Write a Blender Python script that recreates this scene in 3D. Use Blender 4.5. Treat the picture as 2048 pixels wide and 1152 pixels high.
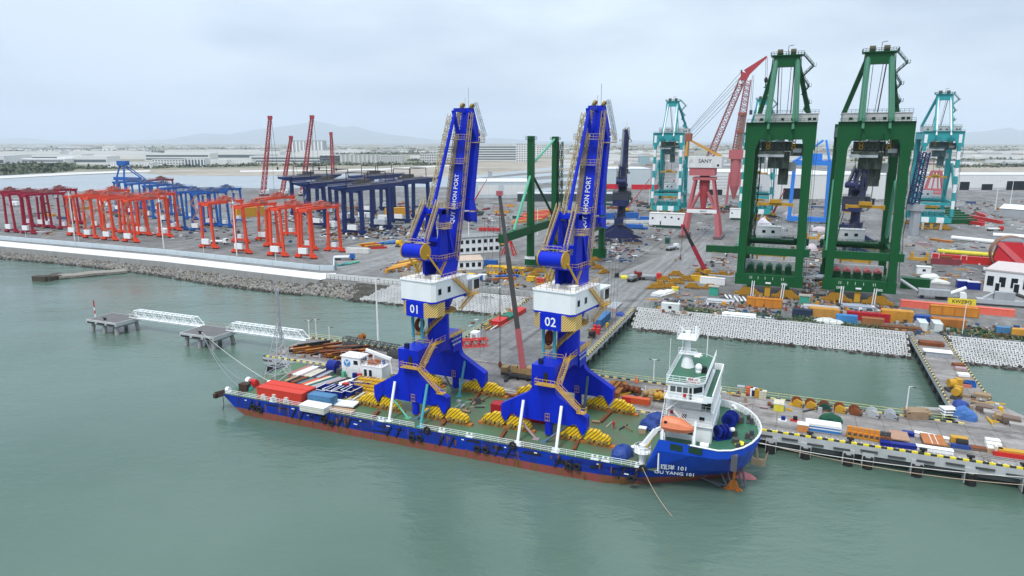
import bpy, math, random
from math import sin, cos, pi, radians, sqrt, atan2
from mathutils import Vector, Matrix, Euler
R = random.Random(7)
for o in list(bpy.data.objects): bpy.data.objects.remove(o)
scene = bpy.context.scene
COL = scene.collection
# ------------------------------------------------------------------ camera (a drone 60 m above the water)
FPX, HZ, HC = 1365.0, 284.0, 60.0
TH = math.atan((576 - HZ) / FPX)
cam_d = bpy.data.cameras.new('camera'); cam = bpy.data.objects.new('camera', cam_d); COL.objects.link(cam)
cam_d.sensor_width = 36.0; cam_d.lens = 36.0 * FPX / 2048.0
cam_d.clip_start = 1.0; cam_d.clip_end = 60000.0
cam.location = (0, 0, HC); cam.rotation_euler = (pi / 2 - TH, 0, 0)
scene.camera = cam
# ------------------------------------------------------------------ overcast sky
world = bpy.data.worlds.new('World'); scene.world = world; world.use_nodes = True
nt = world.node_tree; nt.nodes.clear()
def wn(t, **k):
    n = nt.nodes.new(t)
    for a, b in k.items(): setattr(n, a, b)
    return n
SUN_EL, SUN_AZ = radians(58), radians(200)
sky = wn('ShaderNodeTexSky', sky_type='NISHITA'); sky.sun_disc = False
sky.sun_elevation = SUN_EL; sky.sun_rotation = SUN_AZ
bg1 = wn('ShaderNodeBackground'); bg1.inputs['Strength'].default_value = 0.08
nt.links.new(sky.outputs[0], bg1.inputs[0])
tc = wn('ShaderNodeTexCoord'); mp = wn('ShaderNodeMapping')
mp.inputs['Scale'].default_value = (1.6, 1.6, 5.5); mp.inputs['Location'].default_value = (0.35, 0.2, 0.1)
no = wn('ShaderNodeTexNoise'); no.inputs['Scale'].default_value = 1.15; no.inputs['Detail'].default_value = 6; no.inputs['Roughness'].default_value = 0.5
rp = wn('ShaderNodeValToRGB')
rp.color_ramp.elements[0].position = 0.38; rp.color_ramp.elements[0].color = (0.31, 0.375, 0.465, 1)
rp.color_ramp.elements[1].position = 0.62; rp.color_ramp.elements[1].color = (0.55, 0.625, .695, 1)
nt.links.new(tc.outputs['Generated'], mp.inputs[0]); nt.links.new(mp.outputs[0], no.inputs[0]); nt.links.new(no.outputs[0], rp.inputs[0])
# one soft darker bank of cloud towards the west (the left of the view), the rest of the deck evenly pale
sx = wn('ShaderNodeSeparateXYZ'); nt.links.new(tc.outputs['Generated'], sx.inputs[0])
mr = wn('ShaderNodeMapRange'); mr.interpolation_type = 'SMOOTHSTEP'
mr.inputs['From Min'].default_value = -0.75; mr.inputs['From Max'].default_value = 0.30
nt.links.new(sx.outputs['X'], mr.inputs[0])
mxb = wn('ShaderNodeMixRGB', blend_type='MULTIPLY'); mxb.inputs[0].default_value = 1.0
rp2 = wn('ShaderNodeValToRGB'); rp2.color_ramp.elements[0].color = (0.80, 0.83, 0.89, 1); rp2.color_ramp.elements[1].color = (1.05, 1.04, 1.02, 1)
nt.links.new(mr.outputs[0], rp2.inputs[0]); nt.links.new(rp.outputs[0], mxb.inputs[1]); nt.links.new(rp2.outputs[0], mxb.inputs[2])
# paler, greyer air low down, brighter deck overhead
mz = wn('ShaderNodeMapRange'); mz.inputs['From Min'].default_value = 0.0; mz.inputs['From Max'].default_value = 1.0
mz.inputs['To Min'].default_value = 0.95; mz.inputs['To Max'].default_value = 2.1
nt.links.new(sx.outputs['Z'], mz.inputs[0])
bg2 = wn('ShaderNodeBackground'); nt.links.new(mxb.outputs[0], bg2.inputs[0]); nt.links.new(mz.outputs[0], bg2.inputs['Strength'])
ms = wn('ShaderNodeMixShader'); ms.inputs[0].default_value = 0.93
wo = wn('ShaderNodeOutputWorld')
nt.links.new(bg1.outputs[0], ms.inputs[1]); nt.links.new(bg2.outputs[0], ms.inputs[2]); nt.links.new(ms.outputs[0], wo.inputs[0])
sun_d = bpy.data.lights.new('sun', 'SUN'); sun_d.energy = 1.5; sun_d.angle = radians(12); sun_d.color = (1.0, 0.97, 0.92)
sun = bpy.data.objects.new('sun', sun_d); COL.objects.link(sun)
# the sun stands behind the camera's left shoulder, veiled by cloud
sdir = Vector((sin(radians(215)) * cos(SUN_EL), cos(radians(215)) * cos(SUN_EL), sin(SUN_EL)))
sun.rotation_euler = sdir.to_track_quat('Z', 'Y').to_euler()
scene.view_settings.view_transform = 'Standard'; scene.view_settings.look = 'None'
scene.view_settings.exposure = 0.60; scene.view_settings.gamma = 1.0
try: scene.view_settings.use_curve_mapping = False
except Exception: pass
scene.render.engine = 'CYCLES'
scene.cycles.max_bounces = 6; scene.cycles.diffuse_bounces = 2; scene.cycles.glossy_bounces = 3
scene.cycles.volume_bounces = 2; scene.cycles.caustics_reflective = False; scene.cycles.caustics_refractive = False
scene.cycles.use_denoising = True
# ------------------------------------------------------------------ places
_s, _c = sin(TH), cos(TH)
Q = 4.2                                   # height of the quay, yard and ship's deck above the water
def at(px, py, z=Q):                      # where the photograph's sight line meets level z
    u = (px - 1024) / FPX; v = (py - 576) / FPX; t = (HC - z) / (_s + v * _c)
    return Vector((u * t, (_c - v * _s) * t, z))
E1, E2 = Vector((.924, -.382, 0)).normalized(), Vector((.382, .924, 0)).normalized()
O0 = at(1470, 790)
PA = atan2(E1.y, E1.x)                    # heading of the quay
def PT(a, b, z=Q):                        # port grid: a along the quay, b inland
    p = O0 + E1 * a + E2 * b; return Vector((p.x, p.y, z))
def AB(p):
    d = p - O0; return d.dot(E1), d.dot(E2)
# ------------------------------------------------------------------ materials
def lin(h):
    c = [int(h[i:i + 2], 16) / 255 for i in (0, 2, 4)]
    return tuple((x / 12.92 if x <= .04045 else ((x + .055) / 1.055) ** 2.4) for x in c)
MATS = {}
def nodes(m):
    m.use_nodes = True; t = m.node_tree; t.nodes.clear()
    def N(ty, **k):
        n = t.nodes.new(ty)
        for a, b in k.items(): setattr(n, a, b)
        return n
    return t, N, t.links.new
def paint(name, col, rough=.45, dirt=.3, dcol=None, scale=.6, metal=0., streak=True, bump=0., bscale=6., lo=.38, hi=.72):
    if name in MATS: return MATS[name]
    if isinstance(col, str): col = lin(col)
    m = bpy.data.materials.new(name); t, N, L = nodes(m)
    b = N('ShaderNodeBsdfPrincipled'); o = N('ShaderNodeOutputMaterial'); L(b.outputs[0], o.inputs[0])
    tcn = N('ShaderNodeTexCoord'); mpn = N('ShaderNodeMapping')
    mpn.inputs['Scale'].default_value = (1, 1, .18 if streak else 1)
    nz = N('ShaderNodeTexNoise'); nz.inputs['Scale'].default_value = scale; nz.inputs['Detail'].default_value = 7; nz.inputs['Roughness'].default_value = .65
    L(tcn.outputs['Object'], mpn.inputs[0]); L(mpn.outputs[0], nz.inputs[0])
    cr = N('ShaderNodeValToRGB'); cr.color_ramp.elements[0].position = lo; cr.color_ramp.elements[1].position = hi
    d = dcol if dcol else tuple(x * .45 for x in col)
    if isinstance(d, str): d = lin(d)
    mid = tuple(c * (1 - dirt) + x * dirt for c, x in zip(col, d))
    cr.color_ramp.elements[0].color = (*col, 1); cr.color_ramp.elements[1].color = (*mid, 1)
    L(nz.outputs[0], cr.inputs[0]); L(cr.outputs[0], b.inputs['Base Color'])
    b.inputs['Roughness'].default_value = rough; b.inputs['Metallic'].default_value = metal; b.inputs['Specular IOR Level'].default_value = .22
    if bump:
        n2 = N('ShaderNodeTexNoise'); n2.inputs['Scale'].default_value = bscale; n2.inputs['Detail'].default_value = 4
        L(tcn.outputs['Object'], n2.inputs[0])
        bp = N('ShaderNodeBump'); bp.inputs['Strength'].default_value = bump; bp.inputs['Distance'].default_value = .1
        L(n2.outputs[0], bp.inputs['Height']); L(bp.outputs[0], b.inputs['Normal'])
    MATS[name] = m; return m
def stripes(name, c1, c2, period, axis=(1, 0, 1), rough=.5, duty=.5):   # painted hazard bands (flat print)
    if name in MATS: return MATS[name]
    c1 = lin(c1) if isinstance(c1, str) else c1; c2 = lin(c2) if isinstance(c2, str) else c2
    m = bpy.data.materials.new(name); t, N, L = nodes(m)
    b = N('ShaderNodeBsdfPrincipled'); o = N('ShaderNodeOutputMaterial'); L(b.outputs[0], o.inputs[0])
    tcn = N('ShaderNodeTexCoord'); dp = N('ShaderNodeVectorMath', operation='DOT_PRODUCT'); dp.inputs[1].default_value = axis
    L(tcn.outputs['Object'], dp.inputs[0])
    dv = N('ShaderNodeMath', operation='DIVIDE'); dv.inputs[1].default_value = period; L(dp.outputs['Value'], dv.inputs[0])
    fr = N('ShaderNodeMath', operation='FRACT'); L(dv.outputs[0], fr.inputs[0])
    gt = N('ShaderNodeMath', operation='GREATER_THAN'); gt.inputs[1].default_value = duty; L(fr.outputs[0], gt.inputs[0])
    mx = N('ShaderNodeMixRGB'); mx.inputs[1].default_value = (*c1, 1); mx.inputs[2].default_value = (*c2, 1); L(gt.outputs[0], mx.inputs[0])
    L(mx.outputs[0], b.inputs['Base Color']); b.inputs['Roughness'].default_value = rough; b.inputs['Specular IOR Level'].default_value = .22
    MATS[name] = m; return m
def ground_mat(name, cols, scales, rough=.9, bump=.2, spots=None, joints=0., tracks=None):
    """cols: list of (position, colour) on a ramp over two blended noises"""
    m = bpy.data.materials.new(name); t, N, L = nodes(m)
    b = N('ShaderNodeBsdfPrincipled'); o = N('ShaderNodeOutputMaterial'); L(b.outputs[0], o.inputs[0])
    g = N('ShaderNodeNewGeometry')
    n1 = N('ShaderNodeTexNoise'); n1.inputs['Scale'].default_value = scales[0]; n1.inputs['Detail'].default_value = 8; n1.inputs['Roughness'].default_value = .62
    n2 = N('ShaderNodeTexNoise'); n2.inputs['Scale'].default_value = scales[1]; n2.inputs['Detail'].default_value = 6
    L(g.outputs['Position'], n1.inputs[0]); L(g.outputs['Position'], n2.inputs[0])
    ad = N('ShaderNodeMixRGB'); ad.inputs[0].default_value = .45; L(n1.outputs[0], ad.inputs[1]); L(n2.outputs[0], ad.inputs[2])
    cr = N('ShaderNodeValToRGB'); e = cr.color_ramp.elements
    for i, (p, c) in enumerate(cols):
        c = lin(c) if isinstance(c, str) else c
        q = e[i] if i < 2 else e.new(p)
        q.position = p; q.color = (*c, 1)
    L(ad.outputs[0], cr.inputs[0])
    out = cr.outputs[0]
    if spots:
        sc_, thr, c = spots
        n3 = N('ShaderNodeTexNoise'); n3.inputs['Scale'].default_value = sc_; n3.inputs['Detail'].default_value = 5; n3.inputs['Roughness'].default_value = .7
        L(g.outputs['Position'], n3.inputs[0])
        r3 = N('ShaderNodeValToRGB'); r3.color_ramp.elements[0].position = thr; r3.color_ramp.elements[1].position = thr + .1
        L(n3.outputs[0], r3.inputs[0])
        mx = N('ShaderNodeMixRGB'); L(r3.outputs[0], mx.inputs[0]); L(out, mx.inputs[1]); mx.inputs[2].default_value = (*(lin(c) if isinstance(c, str) else c), 1)
        out = mx.outputs[0]
    mpj = N('ShaderNodeMapping'); mpj.inputs['Rotation'].default_value = (0, 0, .392); L(g.outputs['Position'], mpj.inputs[0])
    if tracks:                            # tyre marks and long wipes along the working direction
        mt2 = N('ShaderNodeMapping'); mt2.inputs['Scale'].default_value = tracks; L(mpj.outputs[0], mt2.inputs[0])
        n4 = N('ShaderNodeTexNoise'); n4.inputs['Scale'].default_value = 1.; n4.inputs['Detail'].default_value = 5; L(mt2.outputs[0], n4.inputs[0])
        r4 = N('ShaderNodeValToRGB'); r4.color_ramp.elements[0].position = .42; r4.color_ramp.elements[0].color = (.58, .57, .56, 1); r4.color_ramp.elements[1].position = .62; r4.color_ramp.elements[1].color = (1.12, 1.12, 1.12, 1); L(n4.outputs[0], r4.inputs[0])
        m4 = N('ShaderNodeMixRGB', blend_type='MULTIPLY'); m4.inputs[0].default_value = .42; L(out, m4.inputs[1]); L(r4.outputs[0], m4.inputs[2]); out = m4.outputs[0]
    if joints:                            # sawn joints between the cast slabs
        bk_ = N('ShaderNodeTexBrick'); bk_.offset = 0.; bk_.inputs['Scale'].default_value = 1.; bk_.inputs['Brick Width'].default_value = joints; bk_.inputs['Row Height'].default_value = joints; bk_.inputs['Mortar Size'].default_value = .07
        bk_.inputs['Color1'].default_value = (1, 1, 1, 1); bk_.inputs['Color2'].default_value = (.90, .90, .90, 1); bk_.inputs['Mortar'].default_value = (.45, .44, .42, 1); L(mpj.outputs[0], bk_.inputs[0])
        m5 = N('ShaderNodeMixRGB', blend_type='MULTIPLY'); m5.inputs[0].default_value = .8; L(out, m5.inputs[1]); L(bk_.outputs[0], m5.inputs[2]); out = m5.outputs[0]
    L(out, b.inputs['Base Color']); b.inputs['Roughness'].default_value = rough; b.inputs['Specular IOR Level'].default_value = .25
    if bump:
        bp = N('ShaderNodeBump'); bp.inputs['Strength'].default_value = bump; bp.inputs['Distance'].default_value = .15
        L(n2.outputs[0], bp.inputs['Height']); L(bp.outputs[0], b.inputs['Normal'])
    MATS[name] = m; return m
# ------------------------------------------------------------------ mesh collecting
class B:
    def __init__(s): s.v = []; s.f = []; s.m = []; s.k = 0
    def add(s, vs, fs):
        n = len(s.v); s.v += [tuple(v) for v in vs]
        for f in fs: s.f.append(tuple(n + i for i in f)); s.m.append(s.k)
    def box(s, x0, y0, z0, x1, y1, z1):
        s.add([(x0, y0, z0), (x1, y0, z0), (x1, y1, z0), (x0, y1, z0), (x0, y0, z1), (x1, y0, z1), (x1, y1, z1), (x0, y1, z1)],
              [(0, 3, 2, 1), (4, 5, 6, 7), (0, 1, 5, 4), (1, 2, 6, 5), (2, 3, 7, 6), (3, 0, 4, 7)]); return s
    def cbox(s, cx, cy, z0, lx, ly, h, rz=0.):
        c, d = cos(rz), sin(rz); P = []
        for z in (z0, z0 + h):
            for x, y in ((-1, -1), (1, -1), (1, 1), (-1, 1)):
                x *= lx / 2; y *= ly / 2; P.append((cx + x * c - y * d, cy + x * d + y * c, z))
        s.add(P, [(0, 3, 2, 1), (4, 5, 6, 7), (0, 1, 5, 4), (1, 2, 6, 5), (2, 3, 7, 6), (3, 0, 4, 7)]); return s
    def frame(s, p, q):
        p, q = Vector(p), Vector(q); d = (q - p)
        d = d.normalized() if d.length > 1e-6 else Vector((0, 0, 1))
        u = Vector((0, 0, 1)) if abs(d.z) < .95 else Vector((0, 1, 0))
        x = d.cross(u).normalized(); y = x.cross(d).normalized()
        return p, q, x, y
    def beam(s, p, q, w, h=None, w2=None, h2=None):
        p, q, x, y = s.frame(p, q); h = w if h is None else h; w2 = w if w2 is None else w2; h2 = h if h2 is None else h2
        P = [p - x * w / 2 - y * h / 2, p + x * w / 2 - y * h / 2, p + x * w / 2 + y * h / 2, p - x * w / 2 + y * h / 2]
        P += [q - x * w2 / 2 - y * h2 / 2, q + x * w2 / 2 - y * h2 / 2, q + x * w2 / 2 + y * h2 / 2, q - x * w2 / 2 + y * h2 / 2]
        s.add(P, [(0, 1, 2, 3), (7, 6, 5, 4), (0, 4, 5, 1), (1, 5, 6, 2), (2, 6, 7, 3), (3, 7, 4, 0)]); return s
    def tube(s, p, q, r, r2=None, n=6):
        p, q, x, y = s.frame(p, q); r2 = r if r2 is None else r2; P = []
        for c, rr in ((p, r), (q, r2)):
            for i in range(n):
                t = 2 * pi * i / n; P.append(c + x * cos(t) * rr + y * sin(t) * rr)
        F = [(i, (i + 1) % n, n + (i + 1) % n, n + i) for i in range(n)] + [tuple(range(n - 1, -1, -1)), tuple(range(n, 2 * n))]
        s.add(P, F); return s
    def path(s, pts, r, n=4):
        for a, b in zip(pts[:-1], pts[1:]): s.tube(a, b, r, n=n)
        return s
    def prism(s, poly, plane, d0, d1):     # poly 2-D outline, extruded from d0 to d1 along the third axis
        n = len(poly)
        f = {'xz': lambda u, v, d: (u, d, v), 'xy': lambda u, v, d: (u, v, d), 'yz': lambda u, v, d: (d, u, v)}[plane]
        P = [f(u, v, d0) for u, v in poly] + [f(u, v, d1) for u, v in poly]
        s.add(P, [tuple(range(n)), tuple(range(2 * n - 1, n - 1, -1))] + [(i, n + i, n + (i + 1) % n, (i + 1) % n) for i in range(n)]); return s
    def rail(s, pts, h=1.1, sp=1.8, r=.035, bars=(1., .5)):
        pts = [Vector(p) for p in pts]
        for a, b in zip(pts[:-1], pts[1:]):
            L = (b - a).length; n = max(1, round(L / sp))
            for i in range(n + 1):
                p = a.lerp(b, i / n); s.tube(p, p + Vector((0, 0, h)), r, n=3)
            for k in bars: s.tube(a + Vector((0, 0, h * k)), b + Vector((0, 0, h * k)), r, n=3)
        return s
    def stair(s, p, q, w=.8, r=.035, tread=.45, rail=True, side=None):
        p, q = Vector(p), Vector(q); d = q - p; hd = Vector((d.x, d.y, 0)); hd = hd.normalized() if hd.length > 1e-3 else Vector((1, 0, 0))
        sd = Vector((-hd.y, hd.x, 0)) if side is None else Vector(side)
        for k in (-1, 1):
            o = sd * w / 2 * k; s.beam(p + o, q + o, .07, .25)
            if rail:
                up = Vector((0, 0, 1.05)); s.tube(p + o + up, q + o + up, r, n=3); s.tube(p + o + up * .5, q + o + up * .5, r * .8, n=3)
                n = max(2, round(d.length / 1.6))
                for i in range(n + 1):
                    c = p.lerp(q, i / n) + o; s.tube(c, c + up, r, n=3)
        n = max(2, round(d.length / tread))
        for i in range(n):
            c = p.lerp(q, (i + .5) / n); s.beam(c - sd * w / 2, c + sd * w / 2, .24, .04)
        return s
    def lattice(s, p, q, w, h, n, r=.08, w2=None, h2=None, rc=None):
        p, q, x, y = s.frame(p, q); w2 = w if w2 is None else w2; h2 = h if h2 is None else h2; rc = r * 1.5 if rc is None else rc
        def st(t):
            c = p.lerp(q, t); ww = (w + (w2 - w) * t) / 2; hh = (h + (h2 - h) * t) / 2
            return [c - x * ww - y * hh, c + x * ww - y * hh, c + x * ww + y * hh, c - x * ww + y * hh]
        S = [st(i / n) for i in range(n + 1)]
        for i in range(4): s.tube(S[0][i], S[-1][i], rc, n=4)
        for k in range(n):
            for i in range(4):
                j = (i + 1) % 4
                a, b = (S[k][i], S[k + 1][j]) if k % 2 else (S[k][j], S[k + 1][i])
                s.tube(a, b, r, n=3)
                if k % 2 == 0: s.tube(S[k][i], S[k][j], r, n=3)
        return s
    def ell(s, c, rx, ry, rz, nu=12, nv=7):
        P = []; F = []
        for j in range(nv + 1):
            t = -pi / 2 + pi * j / nv
            for i in range(nu):
                a = 2 * pi * i / nu; P.append((c[0] + rx * cos(t) * cos(a), c[1] + ry * cos(t) * sin(a), c[2] + rz * sin(t)))
        for j in range(nv):
            for i in range(nu): F.append((j * nu + i, j * nu + (i + 1) % nu, (j + 1) * nu + (i + 1) % nu, (j + 1) * nu + i))
        s.add(P, F); return s
    def ring(s, c, R0, r, ax='y', n=14, m=6):
        P = []; F = []
        for i in range(n):
            a = 2 * pi * i / n
            for j in range(m):
                b = 2 * pi * j / m; d = R0 + r * cos(b); e = r * sin(b); u, v = d * cos(a), d * sin(a)
                P.append({'y': (c[0] + u, c[1] + e, c[2] + v), 'z': (c[0] + u, c[1] + v, c[2] + e), 'x': (c[0] + e, c[1] + u, c[2] + v)}[ax])
        for i in range(n):
            for j in range(m): F.append((i * m + j, i * m + (j + 1) % m, ((i + 1) % n) * m + (j + 1) % m, ((i + 1) % n) * m + j))
        s.add(P, F); return s
    def mesh(s, name, mat, smooth=False):
        me = bpy.data.meshes.new(name); me.from_pydata(s.v, [], s.f)
        mats = mat if isinstance(mat, (list, tuple)) else [mat]
        for m in mats: me.materials.append(m)
        if len(mats) > 1: me.polygons.foreach_set('material_index', s.m)
        if smooth: me.polygons.foreach_set('use_smooth', [True] * len(s.f))
        me.update(); return me
    def build(s, name, mat, parent=None, smooth=False, loc=None, rz=0., label=None):
        return obj(name, s.mesh(name, mat, smooth), parent, loc, rz, label)
def obj(name, me, parent=None, loc=None, rz=0., label=None):
    o = bpy.data.objects.new(name, me); COL.objects.link(o); o.parent = parent
    if loc is not None: o.location = loc
    o.rotation_euler = (0, 0, rz)
    if label: o['label'] = label
    return o
def tag(o, label, cat, group=None):
    o['label'] = label; o['category'] = cat
    if group: o['group'] = group
    return o
def thing(name, label, cat, loc=(0, 0, 0), rz=0., group=None):
    o = bpy.data.objects.new(name, None); COL.objects.link(o); o.empty_display_size = .5
    o.location = loc; o.rotation_euler = (0, 0, rz); return tag(o, label, cat, group)
def setting(o): o['kind'] = 'structure'; return o
def stuff(o): o['kind'] = 'stuff'; return o
def copy_tree(o, parent=None):
    c = o.copy(); COL.objects.link(c); c.parent = parent
    for ch in list(o.children): copy_tree(ch, c)
    return c
def dup(root, loc, rz, label, group=None):
    c = copy_tree(root); c.location = loc; c.rotation_euler = (0, 0, rz); c['label'] = label
    if group: c['group'] = group
    return c
def text_mesh(name, body, size, mat, align='CENTER'):
    cu = bpy.data.curves.new(name, 'FONT'); cu.body = body; cu.size = size; cu.align_x = align; cu.align_y = 'CENTER'; cu.extrude = .012; cu.resolution_u = 2
    try: cu.offset = .012 * size
    except Exception: pass
    t = bpy.data.objects.new('t', cu); COL.objects.link(t); me = bpy.data.meshes.new_from_object(t); me.name = name
    bpy.data.objects.remove(t); me.materials.clear(); me.materials.append(mat); return me
def text(name, body, parent, loc, axes, size, mat, align='CENTER', sx=1.):
    """flat lettering; axes = (direction of reading, direction of letter tops)"""
    o = bpy.data.objects.new(name, text_mesh(name, body, size, mat, align)); COL.objects.link(o); o.parent = parent
    X = Vector(axes[0]).normalized(); Y = Vector(axes[1]).normalized(); Z = X.cross(Y)
    M = Matrix((X, Y, Z)).transposed(); o.rotation_euler = M.to_euler(); o.location = loc; o.scale = (sx, 1, 1)
    return o
UPX = ((1, 0, 0), (0, 0, 1))     # on a wall that faces -y
SIDE = ((0, 1, 0), (0, 0, 1))    # on a wall that faces +x
# colours
BLUE = paint('cobalt_blue_paint', (.004, .024, .56), .36, .6, (.004, .012, .30), .35, lo=.40, hi=.66)
YEL = paint('yellow_paint', (.72, .42, .02), .5, .3, (.35, .2, .03))
AMB = paint('amber_rail_paint', (.62, .36, .07), .55, .3)
WHT = paint('white_paint', (.84, .85, .85), .45, .18, (.6, .58, .52), .5)
WTXT = paint('white_lettering', (.85, .85, .85), .5, 0)
GRYP = paint('grey_paint', (.36, .38, .4), .55, .35)
DGRY = paint('dark_grey_metal', (.06, .065, .07), .55, .4, (.12, .08, .05))
BLK = paint('black_rubber', (.018, .018, .018), .75, .2, (.05, .05, .05))
GLS = paint('dark_glass', (.015, .02, .025), .08, .1)
CONC = paint('concrete', (.34, .335, .32), .88, .45, (.2, .19, .175), .35, streak=True, bump=.15)
CONL = paint('pale_concrete', (.5, .51, .51), .85, .4, (.28, .27, .25), .4, bump=.1)
CONW = paint('whitewashed_concrete', (.72, .72, .70), .85, .35, (.45, .44, .4), .15)
GRN = paint('dark_green_paint', (.006, .088, .024), .45, .4, (.005, .06, .02), .2)
GRNL = paint('light_green_paint', (.12, .42, .26), .5, .25, (.07, .3, .18))
RED = paint('red_paint', (.58, .03, .025), .45, .3, (.3, .03, .03))
ORG = paint('vermilion_paint', (.78, .075, .03), .45, .25, (.5, .06, .03))
CRIM = paint('crimson_paint', (.36, .012, .04), .5, .35, (.18, .01, .03))
PINK = paint('faded_red_paint', (.50, .13, .14), .6, .35, (.42, .2, .2))
NAVY = paint('navy_paint', (.012, .03, .13), .45, .35, (.02, .03, .08))
INDG = paint('indigo_paint', (.022, .03, .10), .5, .35, (.02, .02, .06))
MBLU = paint('mid_blue_paint', (.02, .12, .42), .45, .3, (.015, .08, .28))
SKYB = paint('bright_blue_paint', (.04, .22, .68), .45, .25, (.03, .15, .5))
TEAL = paint('teal_paint', (.035, .33, .34), .45, .25, (.03, .22, .24))
RUST = paint('rusty_steel', (.23, .075, .03), .85, .7, (.10, .035, .02), .9, streak=False)
RSTO = paint('rusty_orange_steel', (.45, .17, .035), .8, .6, (.25, .08, .03), .8, streak=False)
TARP = paint('blue_tarpaulin', (.025, .06, .26), .55, .4, (.06, .10, .30), 1.2, streak=False, bump=.5, bscale=2.5)
WOOD = paint('weathered_timber', (.34, .24, .15), .85, .5, (.2, .13, .08), 1.5, streak=False)
GALV = paint('galvanised_steel', (.5, .52, .54), .45, .25, (.35, .36, .37), metal=.3)
GDECK = paint('green_deck_paint', (.075, .165, .085), .5, .9, (.135, .125, .085), .16, streak=False, bump=.05, lo=.40, hi=.64)
GDK2 = paint('fresh_green_deck', (.035, .15, .085), .45, .6, (.06, .10, .065), .5, streak=False, lo=.42, hi=.66)
# ================================================================== SETTING
def sheet(name, pts, z, mat):
    b = B(); b.add([(p[0], p[1], z) for p in pts], [tuple(range(len(pts)))]); return setting(b.build(name, mat))
def px_sheet(name, pix, z, mat): return sheet(name, [at(x, y, z) for x, y in pix], z, mat)
# --- water
wm = bpy.data.materials.new('green_harbour_water'); t, N, L = nodes(wm)
b_ = N('ShaderNodeBsdfPrincipled'); o_ = N('ShaderNodeOutputMaterial'); L(b_.outputs[0], o_.inputs[0])
g_ = N('ShaderNodeNewGeometry')
n0 = N('ShaderNodeTexNoise'); n0.inputs['Scale'].default_value = .012; n0.inputs['Detail'].default_value = 4; L(g_.outputs['Position'], n0.inputs[0])
cr_ = N('ShaderNodeValToRGB'); cr_.color_ramp.elements[0].position = .3; cr_.color_ramp.elements[1].position = .7
cr_.color_ramp.elements[0].color = (.070, .124, .092, 1); cr_.color_ramp.elements[1].color = (.120, .176, .142, 1)
L(n0.outputs[0], cr_.inputs[0]); L(cr_.outputs[0], b_.inputs['Base Color'])
b_.inputs['IOR'].default_value = 1.33; b_.inputs['Roughness'].default_value = .07
def wave(scale, sx, sy, rot, det):
    m = N('ShaderNodeMapping'); m.inputs['Rotation'].default_value = (0, 0, rot); m.inputs['Scale'].default_value = (sx, sy, 1)
    n = N('ShaderNodeTexNoise'); n.inputs['Scale'].default_value = scale; n.inputs['Detail'].default_value = det; n.inputs['Roughness'].default_value = .55
    L(g_.outputs['Position'], m.inputs[0]); L(m.outputs[0], n.inputs[0]); return n
wa = wave(.55, .45, 1, radians(20), 5); wb = wave(.13, .5, 1, radians(-12), 3); wc = wave(1.9, .6, 1, radians(35), 3)
# gusts: ripples come and go over the surface in long patches
gu = wave(.02, .35, 1, radians(28), 4); gr = N('ShaderNodeMapRange'); gr.inputs[1].default_value = .38; gr.inputs[2].default_value = .68; gr.inputs[3].default_value = .25; gr.inputs[4].default_value = 1.0
L(gu.outputs[0], gr.inputs[0])
a1 = N('ShaderNodeMath', operation='MULTIPLY_ADD'); a1.inputs[1].default_value = 2.2; L(wb.outputs[0], a1.inputs[0]); L(wa.outputs[0], a1.inputs[2])
a2 = N('ShaderNodeMath', operation='MULTIPLY_ADD'); a2.inputs[1].default_value = .38; L(wc.outputs[0], a2.inputs[0]); L(a1.outputs[0], a2.inputs[2])
bp_ = N('ShaderNodeBump'); bp_.inputs['Distance'].default_value = .34; L(a2.outputs[0], bp_.inputs['Height']); L(gr.outputs[0], bp_.inputs['Strength'])
L(bp_.outputs[0], b_.inputs['Normal'])
sheet('harbour_water', [(-1800, -250), (1800, -250), (1800, 900), (-1800, 900)], 0, wm)
# --- land: one sheet to the horizon with a quay-side edge that drops below the water
LANDG = ground_mat('yard_concrete', [(.36, (.135, .132, .128)), (.5, (.205, .20, .192)), (.64, (.29, .285, .275))], (.012, .22), .92, .1, (.05, .58, (.11, .105, .095)), 8.0, (.12, .03, 1))
edge = [PT(-900, 128), PT(-620, 118)] + [at(-160, 487), at(0, 493), at(330, 524), at(640, 560)] + [PT(-172, 73.2), PT(-133, 72.6), PT(-77.3, 72.4), PT(-38.6, 72.4), PT(43.5, 72.4), PT(52.6, 72.4), PT(300, 72.4), PT(900, 72.4)]
far = [Vector((40000, -6000, Q)), Vector((40000, 45000, Q)), Vector((-40000, 45000, Q)), Vector((-40000, 2500, Q)), Vector((-2500, 900, Q))]
lb = B(); n_ = len(edge)
lb.add([tuple(p) for p in edge + far], [tuple(range(n_ + len(far)))])
setting(lb.build('ground', LANDG))
qb = B()
for i in range(n_ - 1):
    p, q = edge[i], edge[i + 1]; qb.add([(p.x, p.y, -4), (q.x, q.y, -4), (q.x, q.y, Q), (p.x, p.y, Q)], [(0, 1, 2, 3)])
setting(qb.build('quay_wall', CONC))
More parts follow.
